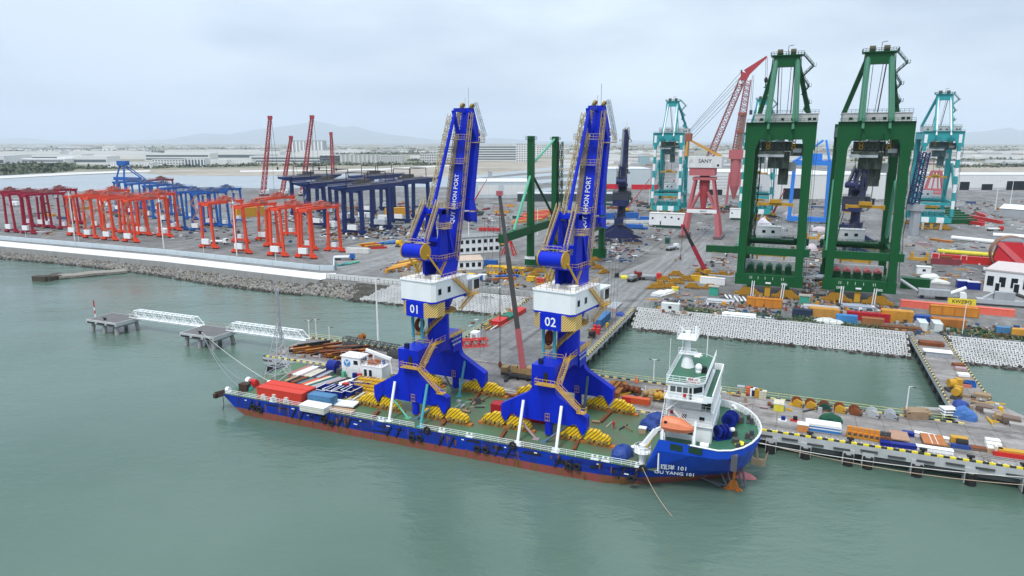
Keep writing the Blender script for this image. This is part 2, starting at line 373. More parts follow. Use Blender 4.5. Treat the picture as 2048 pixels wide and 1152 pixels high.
# lighter working roads and stained patches on the yard
ROADM = ground_mat('road_concrete', [(.35, (.20, .198, .19)), (.5, (.26, .257, .25)), (.66, (.33, .325, .315))], (.03, .5), .9, .05, (.06, .6, (.14, .135, .125)), 6.0, (.5, .03, 1))
px_sheet('yard_road', [(1064, 621), (1200, 562), (1330, 508), (1385, 470), (1440, 470), (1450, 492), (1405, 530), (1340, 572), (1285, 613)], Q + .02, ROADM)
px_sheet('apron', [(640, 505), (760, 478), (880, 462), (1005, 470), (880, 492), (790, 525), (700, 548), (668, 535)], Q + .02, ROADM)
for i, (p, q) in enumerate((((1052, 622), (1345, 500)), ((1150, 655), (1400, 505)))):
    a0, b0 = AB(at(*p))
    for dx in (0, .7):
        setting(B().box(-.09, 0, 0, .09, 330, .05).build('crane_rail', DGRY, None, loc=PT((-60, -42)[i] + dx, 12, Q + .03), rz=PA))
# --- far country
FIELD = ground_mat('far_fields', [(.34, (.10, .125, .085)), (.46, (.20, .195, .145)), (.55, (.30, .27, .20)), (.66, (.16, .18, .12))], (.0035, .02), .95, 0)
MUD = ground_mat('reclaimed_sand', [(.34, (.22, .195, .155)), (.5, (.33, .29, .235)), (.66, (.44, .40, .34))], (.006, .04), .95, 0)
px_sheet('far_fields', [(-900, 350), (-900, 289), (2900, 289), (2900, 345), (2100, 340), (1980, 352), (1600, 330), (1330, 316), (900, 335), (560, 347), (300, 345)], Q + .06, FIELD)
LAKE = paint('pale_lake_water', (.30, .335, .345), .25, .25, scale=.01, streak=False)
px_sheet('lake_water', [(-700, 408), (-700, 356), (0, 358), (140, 351), (330, 344), (480, 350), (600, 352), (760, 345), (900, 335), (900, 374), (620, 375), (560, 378), (420, 374), (280, 378), (200, 384), (90, 380), (0, 380)], Q + .14, LAKE)
px_sheet('sand_flat', [(250, 343), (400, 338), (560, 334), (740, 340), (620, 350), (480, 352), (330, 350)], Q + .2, MUD)
px_sheet('sand_flat', [(700, 345), (900, 328), (1100, 318), (1290, 322), (1300, 330), (1080, 345), (930, 352), (800, 358)], Q + .2, MUD)
px_sheet('sand_flat', [(1780, 334), (1900, 328), (2300, 338), (2300, 352), (2050, 352), (1850, 347)], Q + .2, MUD)
PALE = paint('pale_road', (.62, .60, .56), .9, .2, streak=False, scale=.02)
px_sheet('shore_road', [(-300, 363), (0, 352), (140, 345), (300, 340), (300, 343), (150, 349), (0, 357), (-300, 371)], Q + .3, PALE)
px_sheet('dyke_path', [(480, 341), (760, 337), (900, 330), (900, 332), (760, 340), (480, 344)], Q + .3, PALE)
for (x0, y0, x1, y1, w) in ((920, 372, 1290, 343, 1.6), (925, 362, 1230, 333, 1.4), (940, 352, 1180, 326, 1.2), (990, 388, 1300, 352, 1.6)):
    px_sheet('lake_water', [(x0, y0), (x1, y1), (x1, y1 + 4 * w), (x0, y0 + 5 * w)], Q + .24, LAKE)
# --- hills far behind
def hill(name, Y, prof, depth, mat):
    b = B(); n = len(prof); vs = []; rr = random.Random(3)
    for j in range(5):
        k = (0, .55, 1., .6, 0)[j]; yy = Y + (j - 2) * depth / 2
        for (px, py) in prof:
            h = max(0., 60 + (HZ - py) / FPX * Y * 1.02)
            vs.append(((px - 1024) / FPX * Y * 1.02 + rr.uniform(-40, 40), yy, Q + h * k * (rr.uniform(.8, 1.1) if 0 < k < 1 else 1)))
    for j in range(4):
        for i in range(n - 1): b.add([], []); b.f.append((j * n + i, j * n + i + 1, (j + 1) * n + i + 1, (j + 1) * n + i)); b.m.append(0)
    b.v = vs; return setting(b.build(name, mat, smooth=True))
HILLM = ground_mat('wooded_hill', [(.35, (.05, .075, .055)), (.5, (.075, .10, .07)), (.65, (.10, .12, .085))], (.002, .01), .95, 0)
hill('hills', 38000, [(340, 288), (380, 277), (430, 268), (480, 270), (530, 262), (575, 256), (610, 252), (632, 248), (645, 243), (668, 249), (700, 256), (722, 254), (752, 263), (790, 270), (830, 274), (880, 281), (930, 288)], 3000, HILLM)
hill('hills', 35000, [(1830, 289), (1870, 274), (1900, 266), (1925, 264), (1950, 261), (1972, 257), (1995, 263), (2020, 259), (2048, 262), (2090, 258), (2150, 266), (2240, 270), (2350, 289)], 3000, HILLM)
hill('hills', 40000, [(-500, 289), (-300, 275), (-120, 270), (0, 274), (40, 278), (90, 276), (130, 281), (190, 283), (260, 284), (340, 279), (420, 289)], 2400, HILLM)
hill('hills', 41000, [(930, 289), (985, 276), (1020, 278), (1060, 282), (1120, 283), (1250, 281), (1360, 284), (1500, 283), (1700, 281), (1850, 289)], 2400, HILLM)
# --- the air
hz = B().box(-36000, -420, -5.0, 36000, 44000, 1700).build('haze', None)
hm = bpy.data.materials.new('harbour_haze'); t, N, L = nodes(hm); hv = N('ShaderNodeVolumePrincipled'); ho = N('ShaderNodeOutputMaterial')
hv.inputs['Color'].default_value = (.82, .90, 1.0, 1); hv.inputs['Density'].default_value = .000042; hv.inputs['Anisotropy'].default_value = .0
L(hv.outputs[0], ho.inputs['Volume']); hz.data.materials.clear(); hz.data.materials.append(hm); stuff(hz)
# --- armour: slopes of hollow concrete blocks
SLOPE = atan2(Q + .3, 10.6)
BLKM = paint('armour_block_concrete', (.52, .515, .50), .9, .5, (.22, .21, .185), .16, streak=False)
WETM = ground_mat('wet_rubble', [(.4, (.035, .034, .028)), (.6, (.10, .09, .075))], (.5, 2.), .9, .4)
def slope_pt(a, k, dz=0.): return PT(a, 72.0 - 10.6 * k, Q + .12 - (Q + .3) * k + dz)
def block_mesh():
    b = B(); o, i, h = .64, .30, .5
    for (x0, y0, x1, y1) in ((-o, -o, o, -i), (-o, i, o, o), (-o, -i, -i, i), (i, -i, o, i)): b.box(x0, y0, 0, x1, y1, h)
    return b
bm_ = block_mesh(); bme = bm_.mesh('concrete_block', BLKM)
segs = [(-152, -77.8), (-38.0, 43.2), (53.2, 101)]
allb = []
for (a0, a1) in segs:
    r = 0
    for k in [i * 1.4 / 11.3 for i in range(8)]:
        a = a0 + .8 + (r % 2) * .73
        while a < a1 - .5:
            if a0 < -140 and a < a0 + 16 - r * 1.1: a += 1.46; continue
            allb.append((a + R.uniform(-.05, .05), k + .06, r)); a += 1.46
        r += 1
rv = []
for i, (a0, a1) in enumerate(segs):
    s = B(); c = [slope_pt(a0, -.03), slope_pt(a1, -.03), slope_pt(a1, 1.12), slope_pt(a0, 1.12)]
    s.add([tuple(p) for p in c], [(3, 2, 1, 0)]); rv.append(setting(s.build('revetment', WETM)))
    s = B()
    for k0, k1, w in ((a0, a1, 1.0),):
        p, q = PT(k0, 72.6, Q), PT(k1, 72.6, Q); s.beam((p.x, p.y, Q + .2), (q.x, q.y, Q + .2), 1.0, .5)
    setting(s.build('coping_wall', CONC))
def blk_z(r): return (.0, .04, .0, .03, .0, .02, .0, .0)[r % 8]
camxy = Vector((0, 0, 0))
allb.sort(key=lambda q: (slope_pt(q[0], q[1]) - Vector((0, 0, HC))).length)
rest = B(); RX = Matrix.Rotation(PA, 4, 'Z') @ Matrix.Rotation(SLOPE, 4, 'X')
for n, (a, k, r) in enumerate(allb):
    p = slope_pt(a, k, .05 + blk_z(r)); seg = 0 if a < -70 else (1 if a < 48 else 2)
    if n < 300:
        o = obj('concrete_block', bme, rv[seg]); o.location = p
        o.rotation_euler = (RX @ Matrix.Rotation(R.uniform(-.02, .02), 4, 'Z') @ Matrix.Rotation(R.uniform(-.03, .03), 4, 'X')).to_euler()
    else:
        M = Matrix.Translation(p) @ RX @ Matrix.Rotation(R.uniform(-.02, .02), 4, 'Z') @ Matrix.Rotation(R.uniform(-.03, .03), 4, 'X')
        rest.add([M @ Vector(v) for v in bm_.v], bm_.f)
stuff(rest.build('armour_blocks', BLKM))
# --- loose rock
def rocks(name, spots, s0, s1, mat):
    b = B()
    ico = [(0, 0, -1), (.72, -.53, -.45), (-.28, -.85, -.45), (-.89, 0, -.45), (-.28, .85, -.45), (.72, .53, -.45), (.28, -.85, .45), (-.72, -.53, .45), (-.72, .53, .45), (.28, .85, .45), (.89, 0, .45), (0, 0, 1)]
    fc = [(0, 1, 2), (1, 0, 5), (0, 2, 3), (0, 3, 4), (0, 4, 5), (1, 5, 10), (2, 1, 6), (3, 2, 7), (4, 3, 8), (5, 4, 9), (1, 10, 6), (2, 6, 7), (3, 7, 8), (4, 8, 9), (5, 9, 10), (6, 10, 11), (7, 6, 11), (8, 7, 11), (9, 8, 11), (10, 9, 11)]
    for p in spots:
        s = R.uniform(s0, s1); M = Euler((R.uniform(0, 6), R.uniform(0, 6), R.uniform(0, 6))).to_matrix(); sc = (R.uniform(.7, 1.4), R.uniform(.7, 1.2), R.uniform(.5, .9))
        b.k = R.choice((0, 0, 1, 2))
        b.add([Vector(p) + M @ Vector((v[0] * sc[0] * s * R.uniform(.8, 1.2), v[1] * sc[1] * s, v[2] * sc[2] * s)) for v in ico], fc)
    return stuff(b.build(name, mat))
RK1 = paint('pale_rock', (.30, .285, .26), .95, .5, (.22, .2, .18), .8, streak=False); RK2 = paint('grey_rock', (.16, .155, .148), .95, .5, scale=.8, streak=False)
RK3 = paint('brown_rock', (.24, .20, .155), .95, .5, scale=.8, streak=False); WRK = paint('wet_rock', (.06, .055, .045), .8, .5, scale=.8, streak=False)
SW = [at(-160, 487), at(0, 493), at(330, 524), at(640, 560)]
def sw(t):
    t *= 3; i = min(2, int(t)); return SW[i].lerp(SW[i + 1], t - i)
out = -E2
spots, wet = [], []
for i in range(8500):
    t = R.random(); p = sw(t); u = R.random() ** .8
    w = 10.5 + 2.5 * sin(t * 9)
    q = p + out * (1.0 + u * w); z = 1.5 - u * 1.6 + R.uniform(-.1, .25)
    (wet if z < .25 else spots).append((q.x, q.y, z))
for i in range(700):
    a = R.uniform(-172, -148); u = R.random(); q = PT(a, 72.5 - u * 11, 0); spots.append((q.x, q.y, 3.2 * (1 - u) + R.uniform(0, .4)))
rocks('rock_slope', spots, .32, .78, [RK1, RK2, RK3])
for i in range(900):
    a = R.choice((R.uniform(-150, -77), R.uniform(-38, 43), R.uniform(53, 100))); q = PT(a, 61.4 - R.random() * 2.2, 0); wet.append((q.x, q.y, R.uniform(-.3, .15)))
rocks('wet_rocks', wet, .4, .9, [WRK, RK2, WRK])
sb = B()
for i in range(3):
    p, q = SW[i], SW[i + 1]; sb.add([(p.x, p.y, 1.6), (q.x, q.y, 1.6), (q.x + out.x * 16, q.y + out.y * 16, -1.2), (p.x + out.x * 16, p.y + out.y * 16, -1.2)], [(0, 3, 2, 1)])
pA, pB = PT(-175, 73), PT(-150, 73); sb.add([(pA.x, pA.y, 3.4), (pB.x, pB.y, 3.4), (pB.x + out.x * 13, pB.y + out.y * 13, -.9), (pA.x + out.x * 13, pA.y + out.y * 13, -.9)], [(0, 3, 2, 1)])
setting(sb.build('rubble_bank', WETM))
# seawall coping, promenade strip and the low wall behind it
px_sheet('promenade', [(-160, 476), (0, 482), (330, 512), (640, 546), (672, 546), (672, 552), (640, 560), (330, 524), (0, 493), (-160, 487)], Q + .03, CONW)
tw = thing('seawall_parapet', 'long pale concrete parapet wall running beside the white promenade', 'wall')
SI = [at(-160, 473), at(0, 479), at(330, 507.5), at(640, 541), at(668, 541), at(668, 524)]
for p, q in zip(SI[:-1], SI[1:]):
    L_ = (q - p).length; n = max(1, int(L_ / 9)); d = (q - p) / n
    for i in range(n):
        m = B(); s0 = p + d * i; s1 = p + d * (i + .985); m.beam((s0.x, s0.y, Q + 1.15), (s1.x, s1.y, Q + 1.15), .5, 2.3); m.build('wall_panel', paint('parapet_concrete', (.56, .63, .66), .85, .3, (.38, .42, .44), .3), tw)
tq = thing('seawall', 'grey concrete seawall face above the rubble rock slope', 'seawall')
for p, q in zip(SW[:-1], SW[1:]):
    L_ = (q - p).length; n = max(1, int(L_ / 14)); d = (q - p) / n
    for i in range(n):
        s0 = p + d * i + out * .3; s1 = p + d * (i + .99) + out * .3; B().beam((s0.x, s0.y, Q - 1.5), (s1.x, s1.y, Q - 1.5), .6, 3.4).build('wall_panel', CONC, tq)
# broken jetty running out from the rubble
tj = thing('ruined_jetty', 'derelict low concrete jetty breaking up into the water off the rocks', 'jetty')
for i in range(7):
    p = at(238 - i * 18, 541 + i * 1.6, 1.1); B().cbox(0, 0, -.9, 7.5, 5.2, 1.0).build('slab', paint('old_slab', (.30, .27, .23), .9, .6, scale=.5), tj, loc=p + Vector((0, 0, R.uniform(-.15, .25))), rz=PA - .45 + R.uniform(-.1, .1))
for i, (x, y) in enumerate(((118, 552), (108, 556), (95, 559), (84, 560))):
    B().cbox(0, 0, -1.2, 7, 3.5, 2.2 + .3 * i).build('slab', paint('dark_slab', (.09, .075, .06), .9, .6), tj, loc=at(x, y, .3), rz=PA - .2 + i * .12)
# --- the T-shaped pier
DECKM = ground_mat('pier_deck_concrete', [(.36, (.215, .195, .18)), (.5, (.285, .262, .245)), (.64, (.36, .34, .32))], (.05, .6), .9, .08, (.08, .58, (.16, .135, .115)), 5.0, (.05, .35, 1))
DK2 = ground_mat('pier_road_concrete', [(.36, (.15, .147, .143)), (.5, (.195, .192, .187)), (.64, (.25, .246, .24))], (.04, .5), .9, .08, (.07, .6, (.115, .11, .105)), 6.0, (.35, .04, 1))
pier = thing('pier', 'long T-shaped concrete pier on piles with a yellow and black kerb', 'pier')
def slab(poly, z0, z1, name, mat, top):
    n = len(poly); b = B(); P = [PT(a, c, z0) for a, c in poly] + [PT(a, c, z1) for a, c in poly]
    b.k = 0; b.add(P, [tuple(range(n - 1, -1, -1))] + [(i, (i + 1) % n, n + (i + 1) % n, n + i) for i in range(n)]); b.k = 1
    b.add(P[n:], [tuple(range(n))]); return b.build(name, [mat, top], pier)
slab([(-118.5, -18.4), (170, -18.4), (170, .9), (62, .9), (52.6, 18), (43.4, 12), (43.0, .9), (-118.5, .9)], 3.1, Q, 'berth_deck', CONL, DECKM)
slab([(-77, .9), (-38.6, .9), (-38.6, 72.2), (-77, 72.2)], 3.15, Q - .004, 'pier_deck', CONL, DK2)
slab([(43.4, 12.0), (52.6, 18.0), (52.6, 73), (43.4, 73)], 3.1, Q + .004, 'approach_deck', CONL, DECKM)
# dark under-deck: a fascia, then piles with cross heads
fb = B()
for a in range(-118, 170, 1):
    pass
for (a0, a1, b0) in ((-118.5, 170, -18.4),):
    p, q = PT(a0, b0 + .25, 0), PT(a1, b0 + .25, 0); fb.beam((p.x, p.y, 2.75), (q.x, q.y, 2.75), .5, .75)
fb.build('fascia_beam', CONL, pier)
lowb = B(); p, q = PT(-118, -14.5, .45), PT(170, -14.5, .45); lowb.beam(p, q, 1.2, .7)
lowb.build('lower_beam', CONC, pier)
UD = paint('shade_dark_concrete', (.10, .098, .09), .95, .5)  # concrete darkened to paint in the black shade below the deck
for b0 in (-10.5, -1.2):
    p, q = PT(-118, b0, 1.0), PT(170, b0, 1.0); B().beam(p, q, .5, 4.2).build('added_shade_wall', UD, pier)  # walls added only to shut light out from beneath the berth
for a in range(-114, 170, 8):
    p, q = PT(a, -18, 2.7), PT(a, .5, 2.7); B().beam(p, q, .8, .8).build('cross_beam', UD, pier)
ab_ = [-116, -106.5, -97] + [AB(at(x, 950, 0))[0] for x in (1560, 1614, 1702, 1741, 1836, 1935, 2037)] + [58.5, 67.5, 76.5]
fen = [AB(at(x, 905))[0] for x in (1540, 1614, 1702, 1741, 1836, 1935, 2037)] + [59, 68, 78]
for a in [-116, -106.5, -97, -88, -79, -69, -59, -49, -39, -29, -19, -9, 0] + fen:
    m = B(); m.box(-1.0, -.2, .1, 1.0, 1.6, 3.1); m.build('fender_column', CONL, pier, loc=PT(a, -18.4, 0), rz=PA)
    m = B(); m.box(-.85, -.75, -.5, .85, -.2, 2.0); m.box(-.5, -1.1, -.4, .5, -.75, 1.4); m.box(-.85, -.9, 1.5, -.45, -.2, 2.3); m.box(.45, -.9, 1.5, .85, -.2, 2.3)
    m.build('fender', BLK, pier, loc=PT(a, -18.4, 0), rz=PA)
a = -117
while a < 100:
    B().box(-1.45, -.28, 0, 1.45, 0, .3).build('rubber_strip', DGRY, pier, loc=PT(a, -18.42, 2.85 + .35 * (int(a) % 2)), rz=PA); a += 4.6
pb = B()
for a in range(-116, 170, 8):
    for c in (-11, -5, -.6):
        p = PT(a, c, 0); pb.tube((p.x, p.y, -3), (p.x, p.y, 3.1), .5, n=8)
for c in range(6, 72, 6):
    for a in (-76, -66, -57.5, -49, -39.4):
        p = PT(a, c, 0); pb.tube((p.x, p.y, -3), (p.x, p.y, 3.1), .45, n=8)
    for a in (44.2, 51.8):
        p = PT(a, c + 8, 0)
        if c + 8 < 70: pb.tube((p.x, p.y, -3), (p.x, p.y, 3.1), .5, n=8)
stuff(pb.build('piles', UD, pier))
for c in range(6, 72, 6): B().box(-38.5, -.5, 2.3, -.2, .5, 3.1).build('cross_head', CONC, pier, loc=PT(-38.5, c, 0), rz=PA)
yk = B().box(-.49, 0, 0, .49, .36, .34).mesh('kerb_block', paint('kerb_yellow', (.82, .66, .03), .6, .3, (.5, .4, .12), 1.)); kk = B().box(-.49, 0, 0, .49, .36, .3).mesh('kerb_block', paint('kerb_black', (.03, .03, .028), .7, .4, (.12, .12, .11), 1.))
i = 0
for a0, a1 in ((-118, -62), (-22, 62)):
    a = a0
    while a < a1:
        o = obj('kerb_block', yk if i % 2 else kk, pier, PT(a, -18.38, Q), PA); a += 1.0; i += 1
kb = B()
for k in range(0, 66): kb.k = k % 2; kb.cbox(-38.85, 3 + k * 1.06, Q, .3, 1.0, .28)
for k in range(0, 66): kb.k = k % 2; kb.cbox(-76.75, 3 + k * 1.06, Q, .3, .62, .26)
for k in range(0, 52): kb.k = k % 2; kb.cbox(43.6, 13 + k * 1.1, Q, .3, .6, .3); kb.cbox(52.4, 19 + k * 1.05, Q, .3, .6, .3)
for k in range(0, 155):
    a = -118 + k * 1.05
    if -77 < a < -38.6: continue
    kb.k = k % 2; kb.cbox(a, .65, Q, 1.0, .3, .28)
kb.v = [tuple(PT(v[0], v[1], v[2])) for v in kb.v]
stuff(kb.build('side_kerbs', [paint('kerb_pale_yellow', (.75, .6, .2), .7, .4, (.5, .45, .3), 1.), paint('kerb_black', (0, 0, 0))], pier))
# painted hatch marks behind the kerb, rails set in the deck
hb = B()
for k in range(0, 70):
    a = 8.4 + k * 1.0
    if k % 9 == 8: continue
    P = [PT(a + x, -18.4 + y, Q + .006) for x, y in ((.1, .5), (.3, .5), (-.1, 1.75), (-.3, 1.75))]; hb.add(P, [(0, 1, 2, 3)])
stuff(hb.build('hatch_marks', paint('worn_white_line', (.62, .6, .56), .8, .4), pier))
for c in (-15.2, -14.5, -.9, -.2): setting(B().box(-118, -.07, 0, 170, .07, .03).build('crane_rail', DGRY, None, loc=PT(0, c, Q + .005), rz=PA))
# pale railings along the water side of the berth, yellow
rl = B(); z = Q + .3
for a0, a1 in ((-118, -77.5), (-38, 43)): rl.rail([PT(a0, .75, z), PT(a1, .75, z)], h=1.1, sp=2.6, r=.04)
rl.build('railing', paint('pale_yellow_rail', (.66, .60, .22), .5, .2), pier)
rl = B(); rl.rail([PT(-38.75, 3, Q + .28), PT(-38.75, 69, Q + .28)], sp=2.6, r=.045); rl.rail([PT(-76.85, 3, Q + .26), PT(-76.85, 69, Q + .26)], sp=2.6, r=.04)
rl.build('railing', paint('kerb_pale_yellow', (0, 0, 0)), pier)
# --- mooring dolphins
def dolphin(a0, a1, b0, b1, label):
    tt = thing('mooring_dolphin', label, 'dolphin', PT((a0 + a1) / 2, (b0 + b1) / 2, 0), PA, 'mooring dolphins off the berth')
    w, d = (a1 - a0) / 2, (b1 - b0) / 2
    B().box(-w, -d, 3.0, w, d, Q).build('cap', CONL, tt); B().box(-w + .3, -d + .3, Q + .004, w - .3, d - .3, Q + .03).build('deck', paint('dark_deck_asphalt', (.16, .155, .15), .9, .4), tt)
    B().box(-w + 1, -d + 1, 2.3, w - 1, d - 1, 3.0).build('cap_beam', CONC, tt)
    for x in (-w + 1.6, 0, w - 1.6):
        for y in (-d + 1.2, d - 1.2):
            B().tube((x * 1.12, y * 1.15, -3), (x, y, 2.6), .62, n=10).build('pile', CONC, tt)
    for x in (-w * .66, 0, w * .66): B().box(x - 1.6, -d - .3, 3.2, x + 1.6, -d, 3.6).build('fender', BLK, tt)
    m = B(); m.tube((0, -d + 1.5, Q), (0, -d + 1.5, Q + .75), .35, n=8); m.box(-.7, -d + 1.3, Q + .55, .7, -d + 1.7, Q + .8); m.build('bollard', BLK, tt)
    B().rail([(-w + 1, d - .2, Q), (w, d - .2, Q)], sp=1.2, r=.03).build('railing', paint('rust_rail', (.4, .3, .22), .7, .3), tt)
    return tt
d1 = dolphin(-199, -185.5, -9.4, .2, 'farther concrete mooring dolphin with a red and white beacon pole')
d2 = dolphin(-158.2, -144.8, -9.6, 0, 'concrete mooring dolphin nearer the ship with mooring ropes on its bollard')
def truss(a0, a1, b, label):
    L_ = a1 - a0; tt = thing('access_walkway', label, 'footbridge', PT(a0, b, Q), PA, 'white truss footbridges'); h, w = 2.6, 2.0; n = 12
    for y in (-w / 2, w / 2):
        m = B(); m.tube((0, y, .1), (L_, y, .1), .13, n=4); m.tube((2.5, y, h), (L_ - 2.5, y, h), .13, n=4); m.tube((0, y, .1), (2.5, y, h), .12, n=4); m.tube((L_, y, .1), (L_ - 2.5, y, h), .12, n=4)
        for i in range(n + 1):
            x = 2.5 + (L_ - 5) * i / n; m.tube((x, y, .1), (x, y, h), .07, n=3)
            if i < n: x2 = 2.5 + (L_ - 5) * (i + 1) / n; m.tube((x, y, .1 if i % 2 else h), (x2, y, h if i % 2 else .1), .07, n=3)
        m.tube((0, y, 1.2), (L_, y, 1.2), .05, n=3); m.build('side_truss', WHT, tt)
    m = B()
    for i in range(n + 1):
        x = 2.5 + (L_ - 5) * i / n; m.tube((x, -w / 2, h), (x, w / 2, h), .07, n=3)
        if i < n: m.tube((x, -w / 2, h), (x + (L_ - 5) / n, w / 2, h), .05, n=3)
    m.build('top_bracing', WHT, tt); B().box(0, -w / 2 + .1, -.35, L_, w / 2 - .1, -.05).build('walkway', WHT, tt)
truss(-188, -157.5, -1.6, 'white truss footbridge between the two mooring dolphins')
truss(-147, -117.2, -1.6, 'white truss footbridge from the nearer dolphin to the berth')
bp = thing('beacon_pole', 'red and white banded beacon pole on the farther dolphin', 'beacon', at(191, 634) , 0)
for i in range(5): B().tube((0, 0, i * 1.1), (0, 0, (i + 1) * 1.1), .2, n=8).build('band', RED if i in (1, 3, 4) else WHT, bp)
B().tube((0, 0, 5.5), (0, 0, 6.0), .1, n=6).build('lantern', GRYP, bp)
# ================================================================== COBALT PORTAL CRANES ON THE SHIP
HAZ = stripes('yellow_black_hazard', (.80, .50, .015), (.10, .065, .02), .80, (1, 0, -1), .5, .74)
HAZM = stripes('mustard_white_hazard', (.50, .27, .03), (.8, .66, .35), .50, (1, .3, -1), .5, .62)
MUST = paint('mustard_paint', (.55, .30, .03), .5, .2)
LAV = paint('grey_lilac_walkway', (.26, .20, .20), .6, .6, (.4, .3, .15), 1.2)
def bogie_mesh():
    m = B(); o = []
    for s in (-1, 1):
        P = [(.25, 1.0), (1.1, 2.75), (3.0, 2.75), (3.5, 2.15), (4.7, 2.0), (5.3, 1.25), (5.3, .62), (4.4, .5), (4.0, 1.0), (3.5, .55), (2.7, .5), (2.3, 1.1), (1.9, .6), (.9, .5), (.5, .7)]
        m.prism([(s * x, z) for x, z in P], 'xz', -.62, .62)
    return m.mesh('bogie', HAZ)
BOG = bogie_mesh()
wb = B()
for x in (.95, 1.75, 2.85, 3.7, 4.7):
    for s in (-1, 1): wb.tube((s * x, -.72, .62), (s * x, .72, .62), .36, n=10)
for s in (-1, 1):
    for x in (1.4, 3.3, 4.6): wb.box(s * x - .25, -.95, .7, s * x + .25, -.6, 1.3)
BOGW = wb.mesh('wheels', paint('greasy_gold', (.36, .24, .07), .6, .6))
def blue_crane(num, label):
    T = thing('portal_crane', label, 'crane', (0, 0, 0), 0, 'cobalt blue portal cranes on the ship')
    leg = [(-2.4, 14.3), (2.4, 14.3), (2.4, 9.6), (2.7, 8.9), (3.3, 8.4), (8.9, 5.2), (8.9, 3.0), (8.1, 1.6), (7.3, 2.9), (6.9, 3.5), (6.2, 3.6), (5.4, 3.1), (-5.4, 3.1), (-6.2, 3.6), (-6.9, 3.5), (-7.3, 2.9), (-8.1, 1.6), (-8.9, 3.0), (-8.9, 5.2), (-3.3, 8.4), (-2.7, 8.9), (-2.4, 9.6)]
    for y0, y1, cy0, cy1 in ((-9.2, -7.6, -7.6, -5.0), (7.6, 9.2, 5.0, 7.6)):
        m = B().prism(leg, 'xz', y0, y1); m.box(-2.38, cy0, 9.9, 2.38, cy1, 14.28)
        f = m.build('leg_frame', BLUE, T)
        yy = (y0 + y1) / 2; B().tube((1., yy, .45), (1., yy, 3.2), .78, n=14).build('jack_leg', BLUE, T)
        for s in (-1, 1):
            g = obj('bogie', BOG, T, (s * 8.1, yy, .1)); obj('wheels', BOGW, g)
            B().box(-6.2, -.5, -.02, 6.2, .5, .42).build('skid_beam', RSTO, T, loc=(s * 8.1, yy, .0))
        r = B(); r.rail([(.6, y0 - .25, 3.3), (1.5, y0 - .25, 3.3)], h=1.6, sp=.5, r=.05, bars=(1, .6, .1)); r.build('ladder_cage', AMB, T)
    m = B().prism([(-5.0, 14.24), (5.0, 14.24), (5.0, 9.9), (3.8, 10.9), (1.5, 11.4), (-1.5, 11.4), (-3.8, 10.9), (-5.0, 9.9)], 'yz', -2.1, 2.1)
    m.build('portal_girder', BLUE, T)
    m = B()
    for x in (-6.4, -3.2, 0, 3.2, 6.4):
        m.box(x - .03, -9.23, 3.2, x + .03, -9.2, 8.3 - max(0, abs(x) - 3.3) * .56)
    for z in (9.6, 12.0): m.box(-2.38, -9.23, z - .03, 2.38, -9.2, z + .03); m.box(2.4, -9.1, z - .03, 2.42, -5.1, z + .03)
    for y in (-2.5, 0, 2.5): m.box(2.1, y - .03, 11.2, 2.13, y + .03, 14.2)
    m.build('weld_seams', paint('seam_blue', (.003, .012, .30), .4, .3), T)
    B().box(.15, -9.26, 11.0, 1.0, -9.2, 13.0).build('door', BLK, T)
    p = B(); p.box(-1.2, -10.5, 10.75, 2.9, -9.25, 10.9); p.rail([(-1.2, -9.3, 10.9), (-1.2, -10.5, 10.9), (2.9, -10.5, 10.9)], r=.05, sp=.9)
    p.stair((2.9, -9.9, 10.9), (7.6, -9.9, 6.7), .9, .05); p.box(7.3, -10.5, 6.4, 8.9, -9.2, 6.55); p.rail([(7.3, -10.5, 6.5), (8.9, -10.5, 6.5), (8.9, -9.3, 6.5)], r=.05, sp=.8)
    p.stair((3.2, -8.9, 10.9), (3.1, -3.9, 14.6), .9, .05)
    p.box(2.4, -4.4, 14.3, 3.6, 8.6, 14.42); p.rail([(3.6, -4.0, 14.4), (3.6, 8.6, 14.4)], r=.05); p.rail([(-2.3, -4.6, 14.3), (2.3, -4.6, 14.3)], r=.05)
    p.build('portal_stairs', AMB, T)
    B().cbox(-.9, -8.2, 14.3, .8, .8, 1.0).build('vent_box', paint('dark_blue_box', (.01, .015, .06), .5), T)
    # lettering on the girder's side
    text('emblem_text', 'VMC', T, (2.13, -2.6, 13.3), SIDE, 1.25, WTXT)
    text('emblem_text', 'SANY', T, (2.13, -3.1, 11.5) if False else (2.42, -6.2, 11.0), SIDE, .8, WTXT)
    B().ring((2.13, -4.6, 13.2), .42, .09, 'x', 12, 4).build('emblem_ring', WTXT, T)
    for k, s in enumerate(('TRUC BAO TRI', 'TAI TRONG 40T', 'TAM VOI 36M')): text('sign_text', s, T, (2.42, 6.6, 13.6 - .95 * k), SIDE, .62, WTXT)
    # tower
    ax, ay = 1.4, .7
    B().tube((ax, ay, 14.2), (ax, ay, 20.9), 2.35, 2.25, n=28).build('tower', BLUE, T)
    m = B(); m.tube((ax, ay, 20.6), (ax, ay, 20.8), 3.9, n=20)
    m.rail([(ax + 3.9 * cos(t), ay + 3.9 * sin(t), 20.8) for t in [radians(-60 + 20 * i) for i in range(12)]], r=.045, sp=1.4)
    for i in range(5):
        t0, t1 = radians(-150 + 24 * i), radians(-150 + 24 * (i + 1)); z0, z1 = 14.6 + 1.15 * i, 14.6 + 1.15 * (i + 1)
        m.stair((ax + 2.8 * cos(t0), ay + 2.8 * sin(t0), z0), (ax + 2.8 * cos(t1), ay + 2.8 * sin(t1), z1), .7, .045)
    m.build('tower_stairs', AMB, T)
    m = B(); m.box(-3.0, -2.8, 15.5, -1.2, -.6, 15.65); m.rail([(-3, -2.8, 15.6), (-1.2, -2.8, 15.6)], r=.05, sp=.8); m.rail([(-3., -.6, 15.6), (-3, -2.8, 15.6)], r=.05, sp=.8); m.build('cable_platform', AMB, T)
